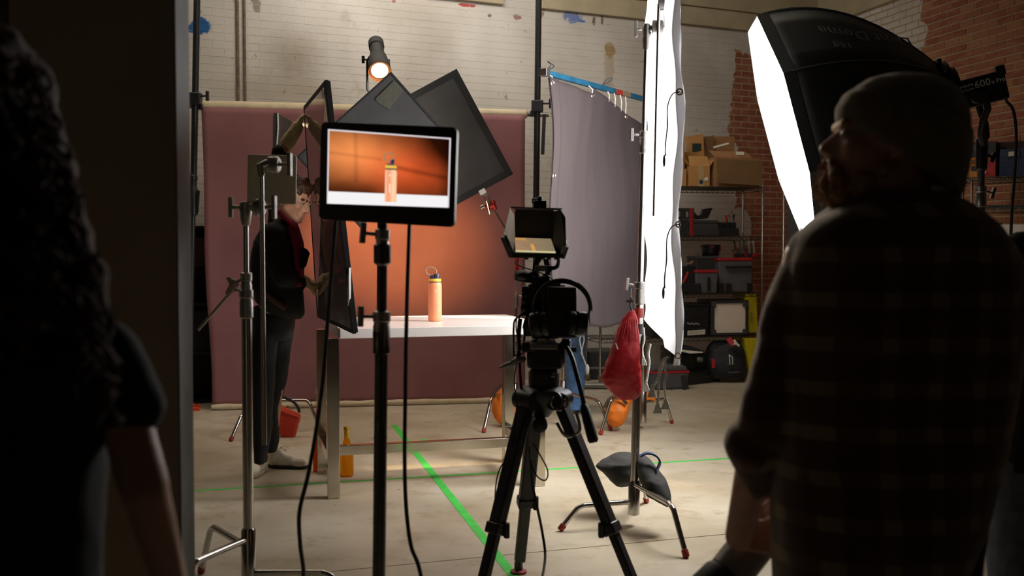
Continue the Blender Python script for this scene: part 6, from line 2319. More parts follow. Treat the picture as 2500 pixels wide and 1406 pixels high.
# headphones hung on the back of the camera
hp = E('headphones', P(1373, 755, YC - .20), 'black over-ear headphones hanging on the back of the camera', 'headphones')
YP = YC - .16
hc = P(1371, 752, YP)
s_ = YP / FPX
R1 = 68 * s_
MHP = M('headphone_black', (.009, .009, .010), .3, var=.15)
pts = [hc + V((math.cos(a) * R1, 0, math.sin(a) * R1 * .98)) for a in [math.radians(200 - 220 * i / 40) for i in range(41)]]
rings = []
for i, q in enumerate(pts):
    t = i / 40
    d = (q - hc).normalized()
    wd = .013 + .007 * math.sin(math.pi * t)
    tk = .0035 + .006 * max(0, math.sin(math.pi * t)) ** 2
    rings.append([q + d * tk + V((0, -wd, 0)), q + d * tk + V((0, wd, 0)), q - d * tk + V((0, wd, 0)), q - d * tk + V((0, -wd, 0))])
mb = MB(); mb.loft(rings); mb.build('headband', MHP, hp, smooth=50, bevel=.002)
for (x, y, sx) in ((1318, 792, 1), (1408, 790, -1)):
    c_ = P(x, y, YP)
    mb = MB(); mb.lathe([(.030, -.022), (.044, -.016), (.047, .0), (.044, .016), (.036, .022)], c_ + V((-sx * .012, 0, 0)), (sx, -.25, .15), 26); cp = mb.build('ear_cup', MHP, hp)
    mb = MB(); mb.lathe([(.024, .0), (.038, .0), (.044, .010), (.040, .024), (.026, .026)], c_ + V((sx * .006, 0, 0)), (sx, -.25, .15), 26); mb.build('ear_pad', M('ear_pad', (.014, .014, .015), .45, var=.2), cp)
    a_ = math.radians(195 if sx > 0 else -15)
    mb = MB(); q = hc + V((math.cos(a_) * R1, 0, math.sin(a_) * R1)); mb.tube([q, q + V((0, -.004, -.03)), c_ + V((-sx * .035, 0, .0))], .006, 8); mb.build('yoke', CHROME if sx < 0 else MHP, cp)
mb = MB(); mb.tube([hc + V((math.cos(math.radians(a)) * (R1 + .007), -.012, math.sin(math.radians(a)) * (R1 + .007))) for a in range(-5, 62, 4)], .0035, 6); mb.build('steel_strip', CHROME, hp)
# ============================================================ people
def head_prims(mb, c, fwd, up, H, neck=None, ears=True, nr=.062):
    c, f = V(c), V(fwd).normalized()
    u = V(up); u = (u - f * u.dot(f)).normalized()
    r = f.cross(u)
    R = Matrix((f, r, u)).transposed()

    def q(a, b, d):
        return c + (f * a + r * b + u * d) * H
    mb.ell(q(-.06, 0, .12), (.42 * H, .33 * H, .37 * H), R)
    mb.ell(q(.10, 0, -.12), (.28 * H, .265 * H, .36 * H), R)
    for sg in (-1, 1):
        mb.cap(q(-.02, sg * .21, -.26), q(.30, sg * .05, -.43), .10 * H, .075 * H)
        mb.ell(q(.22, sg * .165, -.10), (.12 * H, .10 * H, .13 * H), R)
        if ears:
            mb.ell(q(-.06, sg * .335, -.03), (.085 * H, .035 * H, .135 * H), R)
        mb.cap(q(.405, 0, -.15), q(.39, sg * .055, -.165), .045 * H, .04 * H)
    mb.cap(q(.35, 0, .04), q(.455, 0, -.13), .033 * H, .048 * H)
    mb.cap(q(.315, -.15, .075), q(.315, .15, .075), .06 * H, .06 * H)
    mb.cap(q(.345, -.075, -.265), q(.345, .075, -.265), .036 * H, .036 * H)
    mb.cap(q(.335, -.065, -.325), q(.335, .065, -.325), .040 * H, .040 * H)
    if neck is not None:
        mb.cap(q(-.12, 0, -.28), neck, nr, nr * 1.12, 16)
    return q, R


def eyes(q, R, H, parent):
    for sg in (-1, 1):
        mb = MB(); mb.ell(q(.318, sg * .145, .005), (.05 * H, .055 * H, .05 * H), R, 14, 8); e = mb.build('eye', M('eye_white', (.30, .28, .26), .35, var=.02), parent)
        mb = MB(); mb.ell(q(.355, sg * .15, .0), (.018 * H, .026 * H, .026 * H), R, 12, 6); mb.build('iris', M('iris_dark', (.03, .02, .012), .2, var=.1), e)


def hand_prims(mb, wrist, d, n, thumb=1, L=.185, curl=(.35, .45, .35), fat=1.0):
    """palm and five fingers. d: fingers' direction, n: way the fingers curl, thumb: side"""
    d = V(d).normalized(); n = V(n); n = (n - d * n.dot(d)).normalized()
    s_ = d.cross(n) * thumb
    w_ = V(wrist)
    pl = L * .52
    k = fat
    for i, off in enumerate((.030, .010, -.010, -.028)):
        mb.cap(w_ + s_ * off * .6, w_ + d * pl * (1, 1.03, .98, .90)[i] + s_ * off * 1.05, .0135 * k, .0115 * k, 10)
        p = w_ + d * pl * (1, 1.03, .98, .90)[i] + s_ * off * 1.05
        fl = L * (.40, .45, .42, .33)[i]
        a = 0
        rr = (.0095, .0098, .0092, .0080)[i] * k
        for j, seg in enumerate((.46, .30, .24)):
            a += curl[j] + .05 * i
            q = p + (d * math.cos(a) + n * math.sin(a)) * fl * seg
            mb.cap(p, q, rr, rr * .92, 10)
            p = q
            rr *= .92
    p = w_ + d * pl * .25 + s_ * .026
    for j, (ln, a) in enumerate(((.25, .85), (.19, .55), (.15, .25))):
        q = p + (d * math.cos(a) + s_ * math.sin(a) + n * (.35 + .25 * j)).normalized() * L * ln
        mb.cap(p, q, (.0125, .0105, .0098)[j] * k, (.0108, .0098, .0088)[j] * k, 10)
        p = q


def shoe(root, heel, d, L, mat, solemat, lace=None, name='shoe'):
    heel, d = V(heel), V(d).normalized()
    s_ = V((0, 0, 1)).cross(d)
    R = Matrix((d, s_, V((0, 0, 1)))).transposed()
    mb = MB()
    mb.ell(heel + d * L * .16 + V((0, 0, .055)), (L * .17, .036, .05), R)
    mb.ell(heel + d * L * .42 + V((0, 0, .045)), (L * .30, .039, .045), R)
    mb.ell(heel + d * L * .76 + V((0, 0, .036)), (L * .24, .046, .034), R)
    mb.cap(heel + d * L * .17 + V((0, 0, .06)), heel + d * L * .19 + V((0, 0, .095)), .037, .036, 14)
    mb.cap(heel + d * L * .24 + V((0, 0, .085)), heel + d * L * .55 + V((0, 0, .055)), .026, .024, 12)
    o = blob(mb, name, mat, root, .006, 4)
    mb = MB()
    pts = []
    for i in range(28):
        t = 2 * math.pi * i / 28
        x = math.cos(t)
        wd = .045 if x > 0 else .038
        pts.append(heel + d * (L * .5 + x * L * .505) + s_ * (math.sin(t) * wd * (1.0 if abs(x) < .8 else .95)) + V((0, 0, .001)))
    mb.prism(pts, (0, 0, .020))
    mb.build('sole', solemat, o, bevel=.004)
    if lace:
        mb = MB()
        for i in range(5):
            a = heel + d * L * (.30 + i * .062) + V((0, 0, .112 - i * .0105))
            mb.tube([a - s_ * .02 - V((0, 0, .012)), a, a + s_ * .02 - V((0, 0, .012))], .0028, 5)
        a = heel + d * L * .30 + V((0, 0, .115))
        for sg in (1, -1):
            mb.tube(spline([a, a + d * .02 + s_ * .02 * sg + V((0, 0, .015)), a + d * .05 + s_ * .03 * sg - V((0, 0, .005)), a + d * .02 + s_ * .012 * sg]), .0022, 5)
        mb.build('laces', lace, o)
    return o


WOOLBLK = M('black_wool', (.008, .008, .009), .9, var=.3, vscale=30)
MBLKJ = M('black_jacket', (.007, .007, .008), .85, var=.3, vscale=10)
MTRS = M('black_trousers', (.009, .009, .011), .9, var=.3, vscale=10)
MMAR = M('maroon_shirt', rgb(150, 24, 62), .7, var=.1, vscale=20)
MGLV = M('tan_glove', rgb(214, 196, 150), .8, var=.12, vscale=40, bump=.1, bscale=120)
MHAIR = M('brown_hair', rgb(62, 38, 22), .55, var=.4, vscale=60)
MWSH = M('white_shoe', rgb(226, 220, 206), .6, var=.05, vscale=20)
MWSL = M('shoe_sole', rgb(205, 198, 182), .6, var=.05)
MDSL = M('dark_sole', (.03, .03, .03), .7, var=.1)

# ---------------------------------------------------------------- man in black holding the mirror board
YA_ = 6.02
H = .235
root = E('person', F(668, 1165), 'person in black jacket and white shoes holding the mirror board with gloved hands', 'person')
body = MB()
hcn = P(720, 487, YA_)
q, R = head_prims(body, hcn, (.86, -.34, -.36), (.34, 0, .94), H, P(690, 560, YA_ + .03), nr=.055)
body.rows([(548, 668, 716, YA_ + .02, .16), (570, 648, 716, YA_, .26), (600, 632, 724, YA_, .30), (680, 628, 728, YA_, .28), (750, 634, 714, YA_, .26), (790, 634, 712, YA_ + .05, .28)], 20)
sh_n, el_n, wr_n = P(662, 580, YA_ - .15), P(690, 672, YA_ - .20), P(738, 687, YA_ + .06)
sh_f, el_f, wr_f = P(684, 548, YA_ + .16), P(684, 378, YA_ + .16), P(722, 318, YA_ + .16)
body.cap(sh_n, el_n, .052, .042); body.cap(el_n, wr_n, .040, .028)
body.cap(sh_f, el_f, .052, .042); body.cap(el_f, wr_f, .040, .029)
for (hx, kx, ky, ax_, ay, Y0, Y1) in ((656, 645, 955, 636, 1125, YA_ - .06, YA_ + .05), (684, 676, 950, 664, 1100, YA_ + .16, YA_ + .42)):
    body.cap(P(hx, 790, Y0 + .02), P(kx, ky, Y0), .055, .038); body.cap(P(kx, ky, Y0), P(ax_, ay, Y1), .036, .028)
bd_ = blob(body, 'body', SKIN, root, .0065, 3)
eyes(q, R, H, root)
mb = MB()
mb.cap(q(.335, .05, .075), q(.325, .22, .085), .010, .007); mb.cap(q(.335, -.05, .075), q(.325, -.22, .085), .010, .007)
mb.build('eyebrows', MHAIR, root)
mb = MB()
mb.ell(q(-.10, 0, .20), (.435 * H, .365 * H, .35 * H), R); mb.ell(q(-.25, 0, .02), (.27 * H, .33 * H, .34 * H), R); mb.ell(q(.10, 0, .38), (.24 * H, .27 * H, .13 * H), R)
for i in range(40):
    a, b = random.uniform(0, 6.28), random.uniform(.0, 1.2)
    mb.ell(q(-.10 + .42 * math.cos(a) * math.cos(b), .36 * math.sin(a) * math.cos(b), .22 + .34 * math.sin(b)) if not (math.cos(a) > .5 and b < .75) else q(-.2, 0, .3), (.018, .018, .018), nu=8, nv=6)
blob(mb, 'hair', MHAIR, root, .006, 2, .008, 40)
mb = MB()
mb.rows([(536, 676, 712, YA_ + .02, .14), (548, 654, 716, YA_ + .02, .24), (562, 640, 720, YA_, .32), (590, 624, 728, YA_, .38), (620, 616, 735, YA_, .38), (660, 613, 738, YA_, .37), (700, 617, 737, YA_, .36), (735, 626, 739, YA_, .34), (757, 645, 741, YA_, .31), (770, 676, 741, YA_, .25), (779, 700, 735, YA_, .16)], 26)
mb.cap(sh_n, el_n, .078, .064); mb.cap(el_n, P(730, 688, YA_ + .03), .060, .048)
mb.cap(sh_f, P(682, 420, YA_ + .16), .076, .058); mb.cap(P(682, 420, YA_ + .16), P(684, 372, YA_ + .16), .058, .050)
blob(mb, 'jacket', MBLKJ, root, .009, 4, .006, 9)
mb = MB(); mb.prism([P(733, 604, YA_ - .12), P(745, 607, YA_ - .16), P(753, 618, YA_ - .16), P(744, 650, YA_ - .14), P(734, 660, YA_ - .12)], (0, .05, 0)); mb.build('jacket_flap', MBLKJ, root, bevel=.006)
mb = MB(); mb.rows([(540, 706, 723, YA_ - .02, .12), (560, 704, 730, YA_ - .02, .16), (590, 706, 739, YA_ - .02, .18), (620, 708, 743, YA_ - .02, .18), (650, 708, 741, YA_ - .02, .18), (700, 706, 739, YA_ - .02, .18)], 18)
blob(mb, 'shirt', MMAR, root, .008, 3)
mb = MB(); mb.cap(q(-.10, .25, -.42), P(722, 556, YA_ - .10), .014, .012); mb.build('collar', MMAR, root)
mb = MB(); mb.bar(P(645, 712, YA_ - .19), P(698, 754, YA_ - .17), .03, .05, (0, -1, 0)); mb.build('shirt_hem', M('brown_hem', rgb(80, 48, 34), .8, var=.1), root, bevel=.01)
mb = MB()
mb.rows([(745, 624, 718, YA_ + .04, .30), (775, 620, 718, YA_ + .04, .33), (800, 618, 716, YA_ + .05, .33), (830, 617, 712, YA_ + .06, .33)], 24)
mb.rows([(800, 617, 678, YA_ - .03, .19), (850, 616, 676, YA_ - .05, .19), (950, 613, 668, YA_ - .06, .17), (1040, 617, 664, YA_ - .04, .15), (1100, 620, 654, YA_ + .0, .13), (1130, 621, 651, YA_ + .03, .13)], 20)
mb.rows([(800, 640, 716, YA_ + .15, .2), (860, 642, 708, YA_ + .16, .19), (930, 646, 698, YA_ + .17, .18), (985, 648, 685, YA_ + .22, .17), (1040, 650, 680, YA_ + .30, .16), (1080, 652, 680, YA_ + .38, .14), (1102, 654, 676, YA_ + .40, .13)], 20)
blob(mb, 'trousers', MTRS, root, .009, 4, .005, 10)
for (wr, d_, n_, th, nm) in ((wr_n, P(775, 684, YA_ + .20) - wr_n, (.2, .9, -.2), -1, 'glove'), (wr_f, P(744, 268, YA_ + .20) - wr_f, (.75, .3, -.35), 1, 'glove')):
    mb = MB()
    hand_prims(mb, wr, d_, n_, th, .155, (.25, .7, .7), 1.22)
    mb.cap(V(wr) - (V(wr) - (el_f if th == 1 else el_n)).normalized() * (.085 if th == 1 else .03), V(wr), .044, .036, 14)
    mb.cap(V(wr) - V(d_).normalized() * .02, V(wr) + V(d_).normalized() * .02, .036, .036, 14)
    blob(mb, nm, MGLV, root, .0045, 3, .002, 40)
shoe(root, F(641, 1150) + V((0, .06, 0)), (-.10, -1, 0), .29, MWSH, MWSL, MWSH)
shoe(root, F(654, 1141), (1, -.12, 0), .255, MWSH, MDSL, MWSH)

# ---------------------------------------------------------------- man in the beanie, close on the right
YB2 = 2.15
MPLAID = NT('brown_plaid')
p_ = MPLAID.obj()
sx = MPLAID.n('ShaderNodeSeparateXYZ'); MPLAID.t.links.new(p_, sx.inputs[0])


def stripe(v, per, wd, off=0.0):
    m = MPLAID.math('FRACT', MPLAID.math('ADD', MPLAID.math('DIVIDE', v, per), off))
    d_ = MPLAID.math('ABSOLUTE', MPLAID.math('SUBTRACT', m, .5))
    return MPLAID.math('SUBTRACT', 1.0, MPLAID.step(d_, wd, wd + .05))


ha = MPLAID.math('ADD', sx.outputs[0], MPLAID.math('MULTIPLY', sx.outputs[1], .7))
hv = stripe(sx.outputs[2], .086, .14)
vv = stripe(ha, .092, .14, .3)
c = MPLAID.mix(MPLAID.noise(p_, 30, 4), rgb(84, 50, 28), rgb(62, 36, 20))
c = MPLAID.mix(MPLAID.math('MULTIPLY', hv, .45), c, rgb(112, 82, 56))
c = MPLAID.mix(MPLAID.math('MULTIPLY', vv, .35), c, rgb(104, 78, 54))
c = MPLAID.mix(MPLAID.math('MULTIPLY', MPLAID.math('MULTIPLY', hv, vv), .7), c, rgb(150, 130, 104))
MPLAID.set(Base_Color=c, Roughness=.95)
MPLAID.b.inputs['Sheen Weight'].default_value = .5
MPLAID.bump(MPLAID.noise(p_, 260, 3), .25, .003)
MBEAN = M('olive_knit', rgb(110, 99, 76), .95, var=.12, vscale=40, bump=.5, bscale=200, sheen=.3)
MBEARD = M('beard_hair', rgb(160, 120, 80), .7, var=.3, vscale=90)
s = YB2 / FPX
root = E('person', V((P(2190, 700, YB2).x, YB2, 0)), 'person in an olive beanie and brown plaid jacket seen from behind, looking left', 'person')
H = .245
body = MB()
q, R = head_prims(body, P(2156, 352, YB2), (-.97, .12, .20), (.20, 0, .97), H, P(2195, 520, YB2), ears=True, nr=.068)
body.rows([(505, 2100, 2290, YB2, .18), (540, 2010, 2390, YB2, .21), (600, 1960, 2430, YB2, .23), (800, 1960, 2430, YB2, .22), (1000, 1970, 2420, YB2, .22), (1200, 1960, 2390, YB2, .24), (1330, 1950, 2370, YB2, .26)], 20)
shl, ell_, wrl = P(1965, 625, YB2), P(1858, 1060, YB2 + .02), P(1803, 1310, YB2 + .20)
shr, elr, wrr = P(2420, 625, YB2), P(2400, 1040, YB2 + .10), P(1945, 1195, YB2 + .27)
body.cap(shl, ell_, .042, .040); body.cap(ell_, wrl, .043, .031)
body.cap(shr, elr, .042, .040); body.cap(elr, wrr, .043, .030)
cylA, cylB = P(1768, 1418, YB2 + .26), P(1862, 1298, YB2 + .30)
gd_ = (cylB - cylA).normalized()
hand_prims(body, wrl + V((0, .0, 0)), (cylA.lerp(cylB, .75) - wrl) + V((.02, -.05, .03)), (.3, .9, -.3), 1, .185, (.3, .7, .6))
hand_prims(body, wrr, P(1880, 1262, YB2 + .27) - wrr, (-.3, .2, -.9), -1, .185, (.35, .55, .5))
for sg, fx in ((-1, 2090), (1, 2250)):
    a, b, c_ = P(fx, 1330, YB2), P(fx, 1330, YB2), None
    x_ = a.x
    body.cap(V((x_, YB2, .80)), V((x_, YB2 - .01, .47)), .085, .060); body.cap(V((x_, YB2 - .01, .47)), V((x_, YB2 + .02, .08)), .058, .040)
blob(body, 'body', SKIN, root, .0065, 3)
eyes(q, R, H, root)
mb = MB()
mb.cap(q(.35, -.16, .085), q(.36, .16, .085), .012, .012)
mb.build('eyebrows', MBEARD, root)
# beard
mb = MB()
for (a, b, d_, rr) in ((.40, 0, -.225, .05), (.37, .08, -.24, .05), (.37, -.08, -.24, .05), (.34, .13, -.32, .07), (.34, -.13, -.32, .07), (.37, 0, -.39, .075), (.33, 0, -.46, .10), (.26, .12, -.44, .11), (.26, -.12, -.44, .11), (.26, 0, -.52, .09),
                       (.12, .21, -.36, .10), (.12, -.21, -.36, .10), (.0, .26, -.24, .08), (.0, -.26, -.24, .08), (-.04, .29, -.1, .05), (-.04, -.29, -.1, .05), (.12, .1, -.5, .10), (.12, -.1, -.5, .10)):
    mb.ell(q(a, b, d_), (rr * H,) * 3, nu=12, nv=8)
blob(mb, 'beard', MBEARD, root, .006, 3, .006, 60)
mb = MB()
for i in range(700):
    a = random.choice(((.37, 0, -.41, .09), (.33, 0, -.47, .11), (.27, .12, -.45, .12), (.27, -.12, -.45, .12), (.33, .12, -.33, .08), (.14, .20, -.40, .11), (.37, .05, -.25, .055)))
    dr = V((random.gauss(.5, 1), random.gauss(0, 1), random.gauss(-.5, 1))).normalized()
    p0 = q(a[0], a[1], a[2]) + (R @ dr) * a[3] * H
    p1 = p0 + (R @ (dr + V((.3, 0, -.8))).normalized()) * random.uniform(.006, .014)
    mb.tube([p0 - (p1 - p0) * .3, p1], [.0008, .0003], 3, False)
o = mb.build('beard_strands', MBEARD, root, fix=False); o['kind'] = 'stuff'


def tilt_ring(fx, fy, bx, by, dep, Y, n=40):
    a, b = P(fx, fy, Y), P(bx, by, Y)
    c_ = (a + b) / 2
    h_ = (a - b) / 2
    return [c_ + h_ * math.cos(2 * math.pi * i / n) + V((0, dep * math.sin(2 * math.pi * i / n), 0)) for i in range(n)]


mb = MB()
mb.loft([tilt_ring(2056, 300, 2330, 488, .098, YB2), tilt_ring(2052, 270, 2352, 400, .103, YB2), tilt_ring(2062, 240, 2362, 340, .106, YB2), tilt_ring(2088, 210, 2362, 290, .102, YB2), tilt_ring(2120, 190, 2350, 245, .088, YB2), tilt_ring(2165, 180, 2325, 212, .062, YB2), tilt_ring(2215, 178, 2285, 190, .025, YB2)])
be = blob(mb, 'beanie', MBEAN, root, .006, 8, .003, 14)
mb = MB()
mb.loft([tilt_ring(2052, 304, 2336, 494, .100, YB2), tilt_ring(2043, 292, 2348, 466, .106, YB2), tilt_ring(2043, 262, 2362, 392, .112, YB2), tilt_ring(2062, 228, 2368, 350, .112, YB2), tilt_ring(2092, 212, 2366, 322, .107, YB2), tilt_ring(2098, 218, 2358, 322, .10, YB2)])
blob(mb, 'turned_up_brim', MBEAN, be, .005, 4, .002, 18)
# jacket
mb = MB()
mb.rows([(482, 2082, 2322, YB2, .19), (498, 2050, 2352, YB2, .22), (520, 2010, 2392, YB2, .25), (545, 1972, 2428, YB2, .27), (575, 1940, 2450, YB2, .29), (610, 1925, 2470, YB2, .30), (660, 1915, 2486, YB2, .30), (720, 1910, 2492, YB2, .30), (820, 1905, 2490, YB2, .29), (940, 1900, 2476, YB2, .29), (1060, 1898, 2452, YB2, .29), (1150, 1896, 2426, YB2, .30), (1240, 1894, 2402, YB2, .31), (1330, 1893, 2364, YB2, .32), (1420, 1892, 2330, YB2, .32), (1480, 1894, 2318, YB2, .31)], 30, 2.5)
for (x, y, r, x2, y2, r2_) in ((1985, 618, 66, 1934, 740, 63), (1934, 740, 63, 1904, 860, 64), (1904, 860, 64, 1878, 960, 66), (1878, 960, 66, 1866, 1040, 66)):
    mb.cap(P(x, y, YB2), P(x2, y2, YB2 + .01), r * s, r2_ * s, 18)
mb.ell(P(1836, 1085, YB2 + .04), (70 * s, .065, 72 * s)); mb.cap(P(1838, 1110, YB2 + .05), P(1848, 1195, YB2 + .09), 62 * s, 30 * s)
for (x, y, r, x2, y2, r2_) in ((2410, 620, 66, 2432, 740, 62), (2432, 740, 62, 2425, 900, 62), (2425, 900, 62, 2405, 1030, 60)):
    mb.cap(P(x, y, YB2), P(x2, y2, YB2 + .04), r * s, r2_ * s, 18)
mb.cap(P(2400, 1035, YB2 + .1), P(2120, 1150, YB2 + .24), 56 * s, 52 * s, 16); mb.cap(P(2120, 1150, YB2 + .24), P(1990, 1185, YB2 + .26), 52 * s, 46 * s, 16)
blob(mb, 'jacket', MPLAID.m, root, .009, 4, .007, 8)
mb = MB()
mb.loft([tilt_ring(2076, 492, 2316, 492, .092, YB2), tilt_ring(2058, 494, 2334, 486, .112, YB2), tilt_ring(2085, 470, 2322, 462, .098, YB2), tilt_ring(2100, 475, 2308, 468, .085, YB2)])
blob(mb, 'jacket_collar', MPLAID.m, root, .006, 4, .003, 14)
mb = MB()
x0, x1 = P(1985, 1330, YB2).x, P(2350, 1330, YB2).x
xm = (x0 + x1) / 2
for sg in (-1, 1):
    xx = xm + sg * .085
    mb.cap(V((xx, YB2, .82)), V((xx, YB2, .45)), .115, .085, 18); mb.cap(V((xx, YB2, .45)), V((xx, YB2 + .02, .07)), .085, .07, 18)
blob(mb, 'trousers', MTRS, root, .012, 5, .005, 9)
for sg in (-1, 1):
    shoe(root, V((xm + sg * .09, YB2 - .08, 0)), (.15 * sg - .2, 1, 0), .29, M('dark_boot', (.02, .016, .012), .6, var=.2), MDSL)
# the grey tube in his hands
tb = E('tube', (cylA + cylB) / 2, 'smooth grey tube with a black open end held by the person in the beanie', 'tube')
mb = MB(); mb.cyl(cylA.lerp(cylB, .12), cylB, .050, n=28); mb.build('barrel', M('satin_grey', rgb(150, 146, 140), .35, .3, var=.06), tb, bevel=.004)
mb = MB(); mb.lathe([(.050, 0), (.056, -.01), (.062, -.055), (.056, -.055), (.044, -.002)], cylA.lerp(cylB, .12), gd_, 28); mb.build('end_hood', RUBBER, tb)

# ---------------------------------------------------------------- woman with curly hair, very close on the left
YW = 1.42
s = YW / FPX
root = E('person', V((P(-90, 700, YW).x, YW, 0)), 'person with long curly brown hair in a black t-shirt, seen from behind', 'person')
H = .225
body = MB()
hq = P(-95, 260, YW)
q, R = head_prims(body, hq, (.35, .93, -.05), (0, 0, 1), H, V((hq.x, YW - .02, P(0, 760, YW).z)), nr=.052)
body.rows([(760, -200, 20, YW, .14), (800, -330, 190, YW, .17), (860, -380, 260, YW, .19), (1000, -350, 235, YW, .2), (1250, -300, 185, YW, .19), (1500, -320, 205, YW, .22), (1650, -340, 225, YW, .24)], 20)
for sg, pts in ((1, ((262, 855), (352, 1190), (420, 1440))), (-1, ((-430, 855), (-500, 1190), (-520, 1450)))):
    a, b, c_ = P(*pts[0], YW), P(*pts[1], YW - .01), P(*pts[2], YW + .06)
    body.cap(a, b, .034, .034); body.cap(b, c_, .033, .024)
    hand_prims(body, c_, (.05 * sg, .15, -1), (-.6 * sg, .5, 0), sg, .165, (.2, .25, .2))
x_ = hq.x
for sg in (-1, 1):
    body.cap(V((x_ + sg * .09, YW, .80)), V((x_ + sg * .085, YW, .45)), .085, .06); body.cap(V((x_ + sg * .085, YW, .45)), V((x_ + sg * .08, YW, .08)), .056, .036)
blob(body, 'body', SKIN, root, .0075, 3)
eyes(q, R, H, root)
mb = MB()
mb.rows([(775, -260, 90, YW, .15), (795, -360, 220, YW, .18), (820, -400, 275, YW, .2), (860, -400, 300, YW, .22), (950, -390, 285, YW, .22), (1100, -360, 255, YW, .22), (1300, -340, 240, YW, .21), (1500, -350, 240, YW, .24), (1600, -360, 250, YW, .25)], 26)
mb.cap(P(255, 865, YW), P(318, 985, YW), .048, .047, 16); mb.cap(P(-415, 865, YW), P(-470, 985, YW), .048, .047, 16)
blob(mb, 't_shirt', M('black_cotton', (.006, .006, .006), .9, var=.3, vscale=14), root, .009, 4, .004, 12)
mb = MB()
for sg in (-1, 1):
    mb.cap(V((x_ + sg * .085, YW, .84)), V((x_ + sg * .085, YW, .45)), .105, .075, 18); mb.cap(V((x_ + sg * .085, YW, .45)), V((x_ + sg * .08, YW, .06)), .075, .055, 18)
blob(mb, 'trousers', MTRS, root, .012, 5, .004, 9)
for sg in (-1, 1):
    shoe(root, V((x_ + sg * .085, YW - .08, 0)), (.1 * sg, 1, 0), .25, M('dark_boot', (.02, .016, .012), .6, var=.2), MDSL)
MCURL = M('curly_brown_hair', rgb(60, 34, 20), .85, var=.4, vscale=50)
mb = MB()
mb.rows([(75, -200, 0, YW - .02, .10), (100, -260, 62, YW - .02, .19), (150, -300, 96, YW - .02, .25), (220, -315, 112, YW - .02, .28), (320, -320, 128, YW - .03, .28), (420, -320, 158, YW - .06, .24), (520, -320, 195, YW - .09, .2), (620, -312, 222, YW - .10, .18), (720, -300, 245, YW - .11, .16), (780, -280, 240, YW - .11, .13)], 28, 2.2)
hr = blob(mb, 'hair', MCURL, root, .008, 3, .016, 22)
mb = MB()
rnd = random.Random(3)
for i in range(190):
    t = rnd.random()
    py = 110 + 690 * t
    right = 85 + (py - 100) * .26 if py > 160 else 55 + (py - 110) * .8
    side = rnd.random()
    px = right - abs(rnd.gauss(0, 1)) * 40 if side < .6 else rnd.uniform(-320, right)
    yy = YW - .03 - .09 * min(1, max(0, (py - 250) / 300)) - (.11 if side > .6 else rnd.uniform(-.06, .08))
    p0 = P(px, py, yy)
    a0, rr, ln = rnd.random() * 6.28, rnd.uniform(.006, .013), rnd.uniform(.07, .14)
    pts = []
    for j in range(14):
        w_ = a0 + j * .95
        pts.append(p0 + V((math.cos(w_) * rr + .012 * j / 13, math.sin(w_) * rr, -ln * j / 13)))
    mb.tube(pts, [.0032] * 13 + [.001], 5, False)
o = mb.build('curls', MCURL, hr, fix=False); o['kind'] = 'stuff'

# ---------------------------------------------------------------- person at the right edge
YR2 = 3.15
root = E('person', V((P(2580, 700, YR2).x, YR2, 0)), 'person in black top and grey blue jeans, cut off by the right edge', 'person')
H = .235
cx_ = P(2625, 700, YR2).x
body = MB()
hq = V((cx_, YR2, 1.56))
q, R = head_prims(body, hq, (-.5, .86, 0), (0, 0, 1), H, V((cx_, YR2, 1.40)))
body.rows([(580, 2560, 2690, YR2, .16), (620, 2525, 2730, YR2, .2), (700, 2515, 2740, YR2, .2), (900, 2510, 2740, YR2, .2), (1150, 2500, 2750, YR2, .22)], 18)
for sg in (-1, 1):
    a, b, c_ = V((cx_ + sg * .14, YR2, 1.30)), V((cx_ + sg * .19, YR2 + .03, 1.08)), V((cx_ + sg * .15, YR2 + .2, .98))
    body.cap(a, b, .036, .036); body.cap(b, c_, .036, .028)
    hand_prims(body, c_, (-sg * .6, .5, 0), (0, .3, -1), -sg, .18)
    body.cap(V((cx_ + sg * .09, YR2, .85)), V((cx_ + sg * .09, YR2, .46)), .08, .06); body.cap(V((cx_ + sg * .09, YR2, .46)), V((cx_ + sg * .09, YR2, .08)), .056, .04)
blob(body, 'body', SKIN, root, .008, 3)
eyes(q, R, H, root)
mb = MB(); mb.ell(q(-.10, 0, .18), (.44 * H, .37 * H, .37 * H), R); mb.ell(q(-.22, 0, -.02), (.28 * H, .33 * H, .34 * H), R); blob(mb, 'hair', MHAIR, root, .008, 3, .005, 40)
mb = MB()
mb.rows([(548, 2585, 2665, YR2, .13), (562, 2566, 2684, YR2, .17), (580, 2535, 2715, YR2, .21), (600, 2510, 2740, YR2, .24), (640, 2496, 2754, YR2, .26), (720, 2484, 2760, YR2, .27), (860, 2468, 2770, YR2, .27), (1000, 2446, 2780, YR2, .28), (1100, 2426, 2790, YR2, .30), (1146, 2418, 2792, YR2, .30)], 24)
for sg in (-1, 1):
    mb.cap(V((cx_ + sg * .155, YR2, 1.33)), V((cx_ + sg * .19, YR2 + .03, 1.08)), .065, .055, 14); mb.cap(V((cx_ + sg * .19, YR2 + .03, 1.08)), V((cx_ + sg * .16, YR2 + .16, .99)), .055, .045, 14)
blob(mb, 'top', M('black_sweater', (.007, .007, .007), .9, var=.3, vscale=12), root, .010, 4, .004, 10)
MJEAN2 = M('grey_denim', rgb(84, 92, 104), .85, var=.15, vscale=40)
mb = MB()
mb.rows([(1110, 2424, 2770, YR2, .28), (1180, 2414, 2775, YR2, .28), (1240, 2414, 2775, YR2, .27)], 24)
mb.rows([(1220, 2413, 2590, YR2, .24), (1300, 2414, 2575, YR2, .21), (1406, 2420, 2560, YR2, .19), (1520, 2430, 2555, YR2, .17), (1660, 2440, 2550, YR2, .16)], 20)
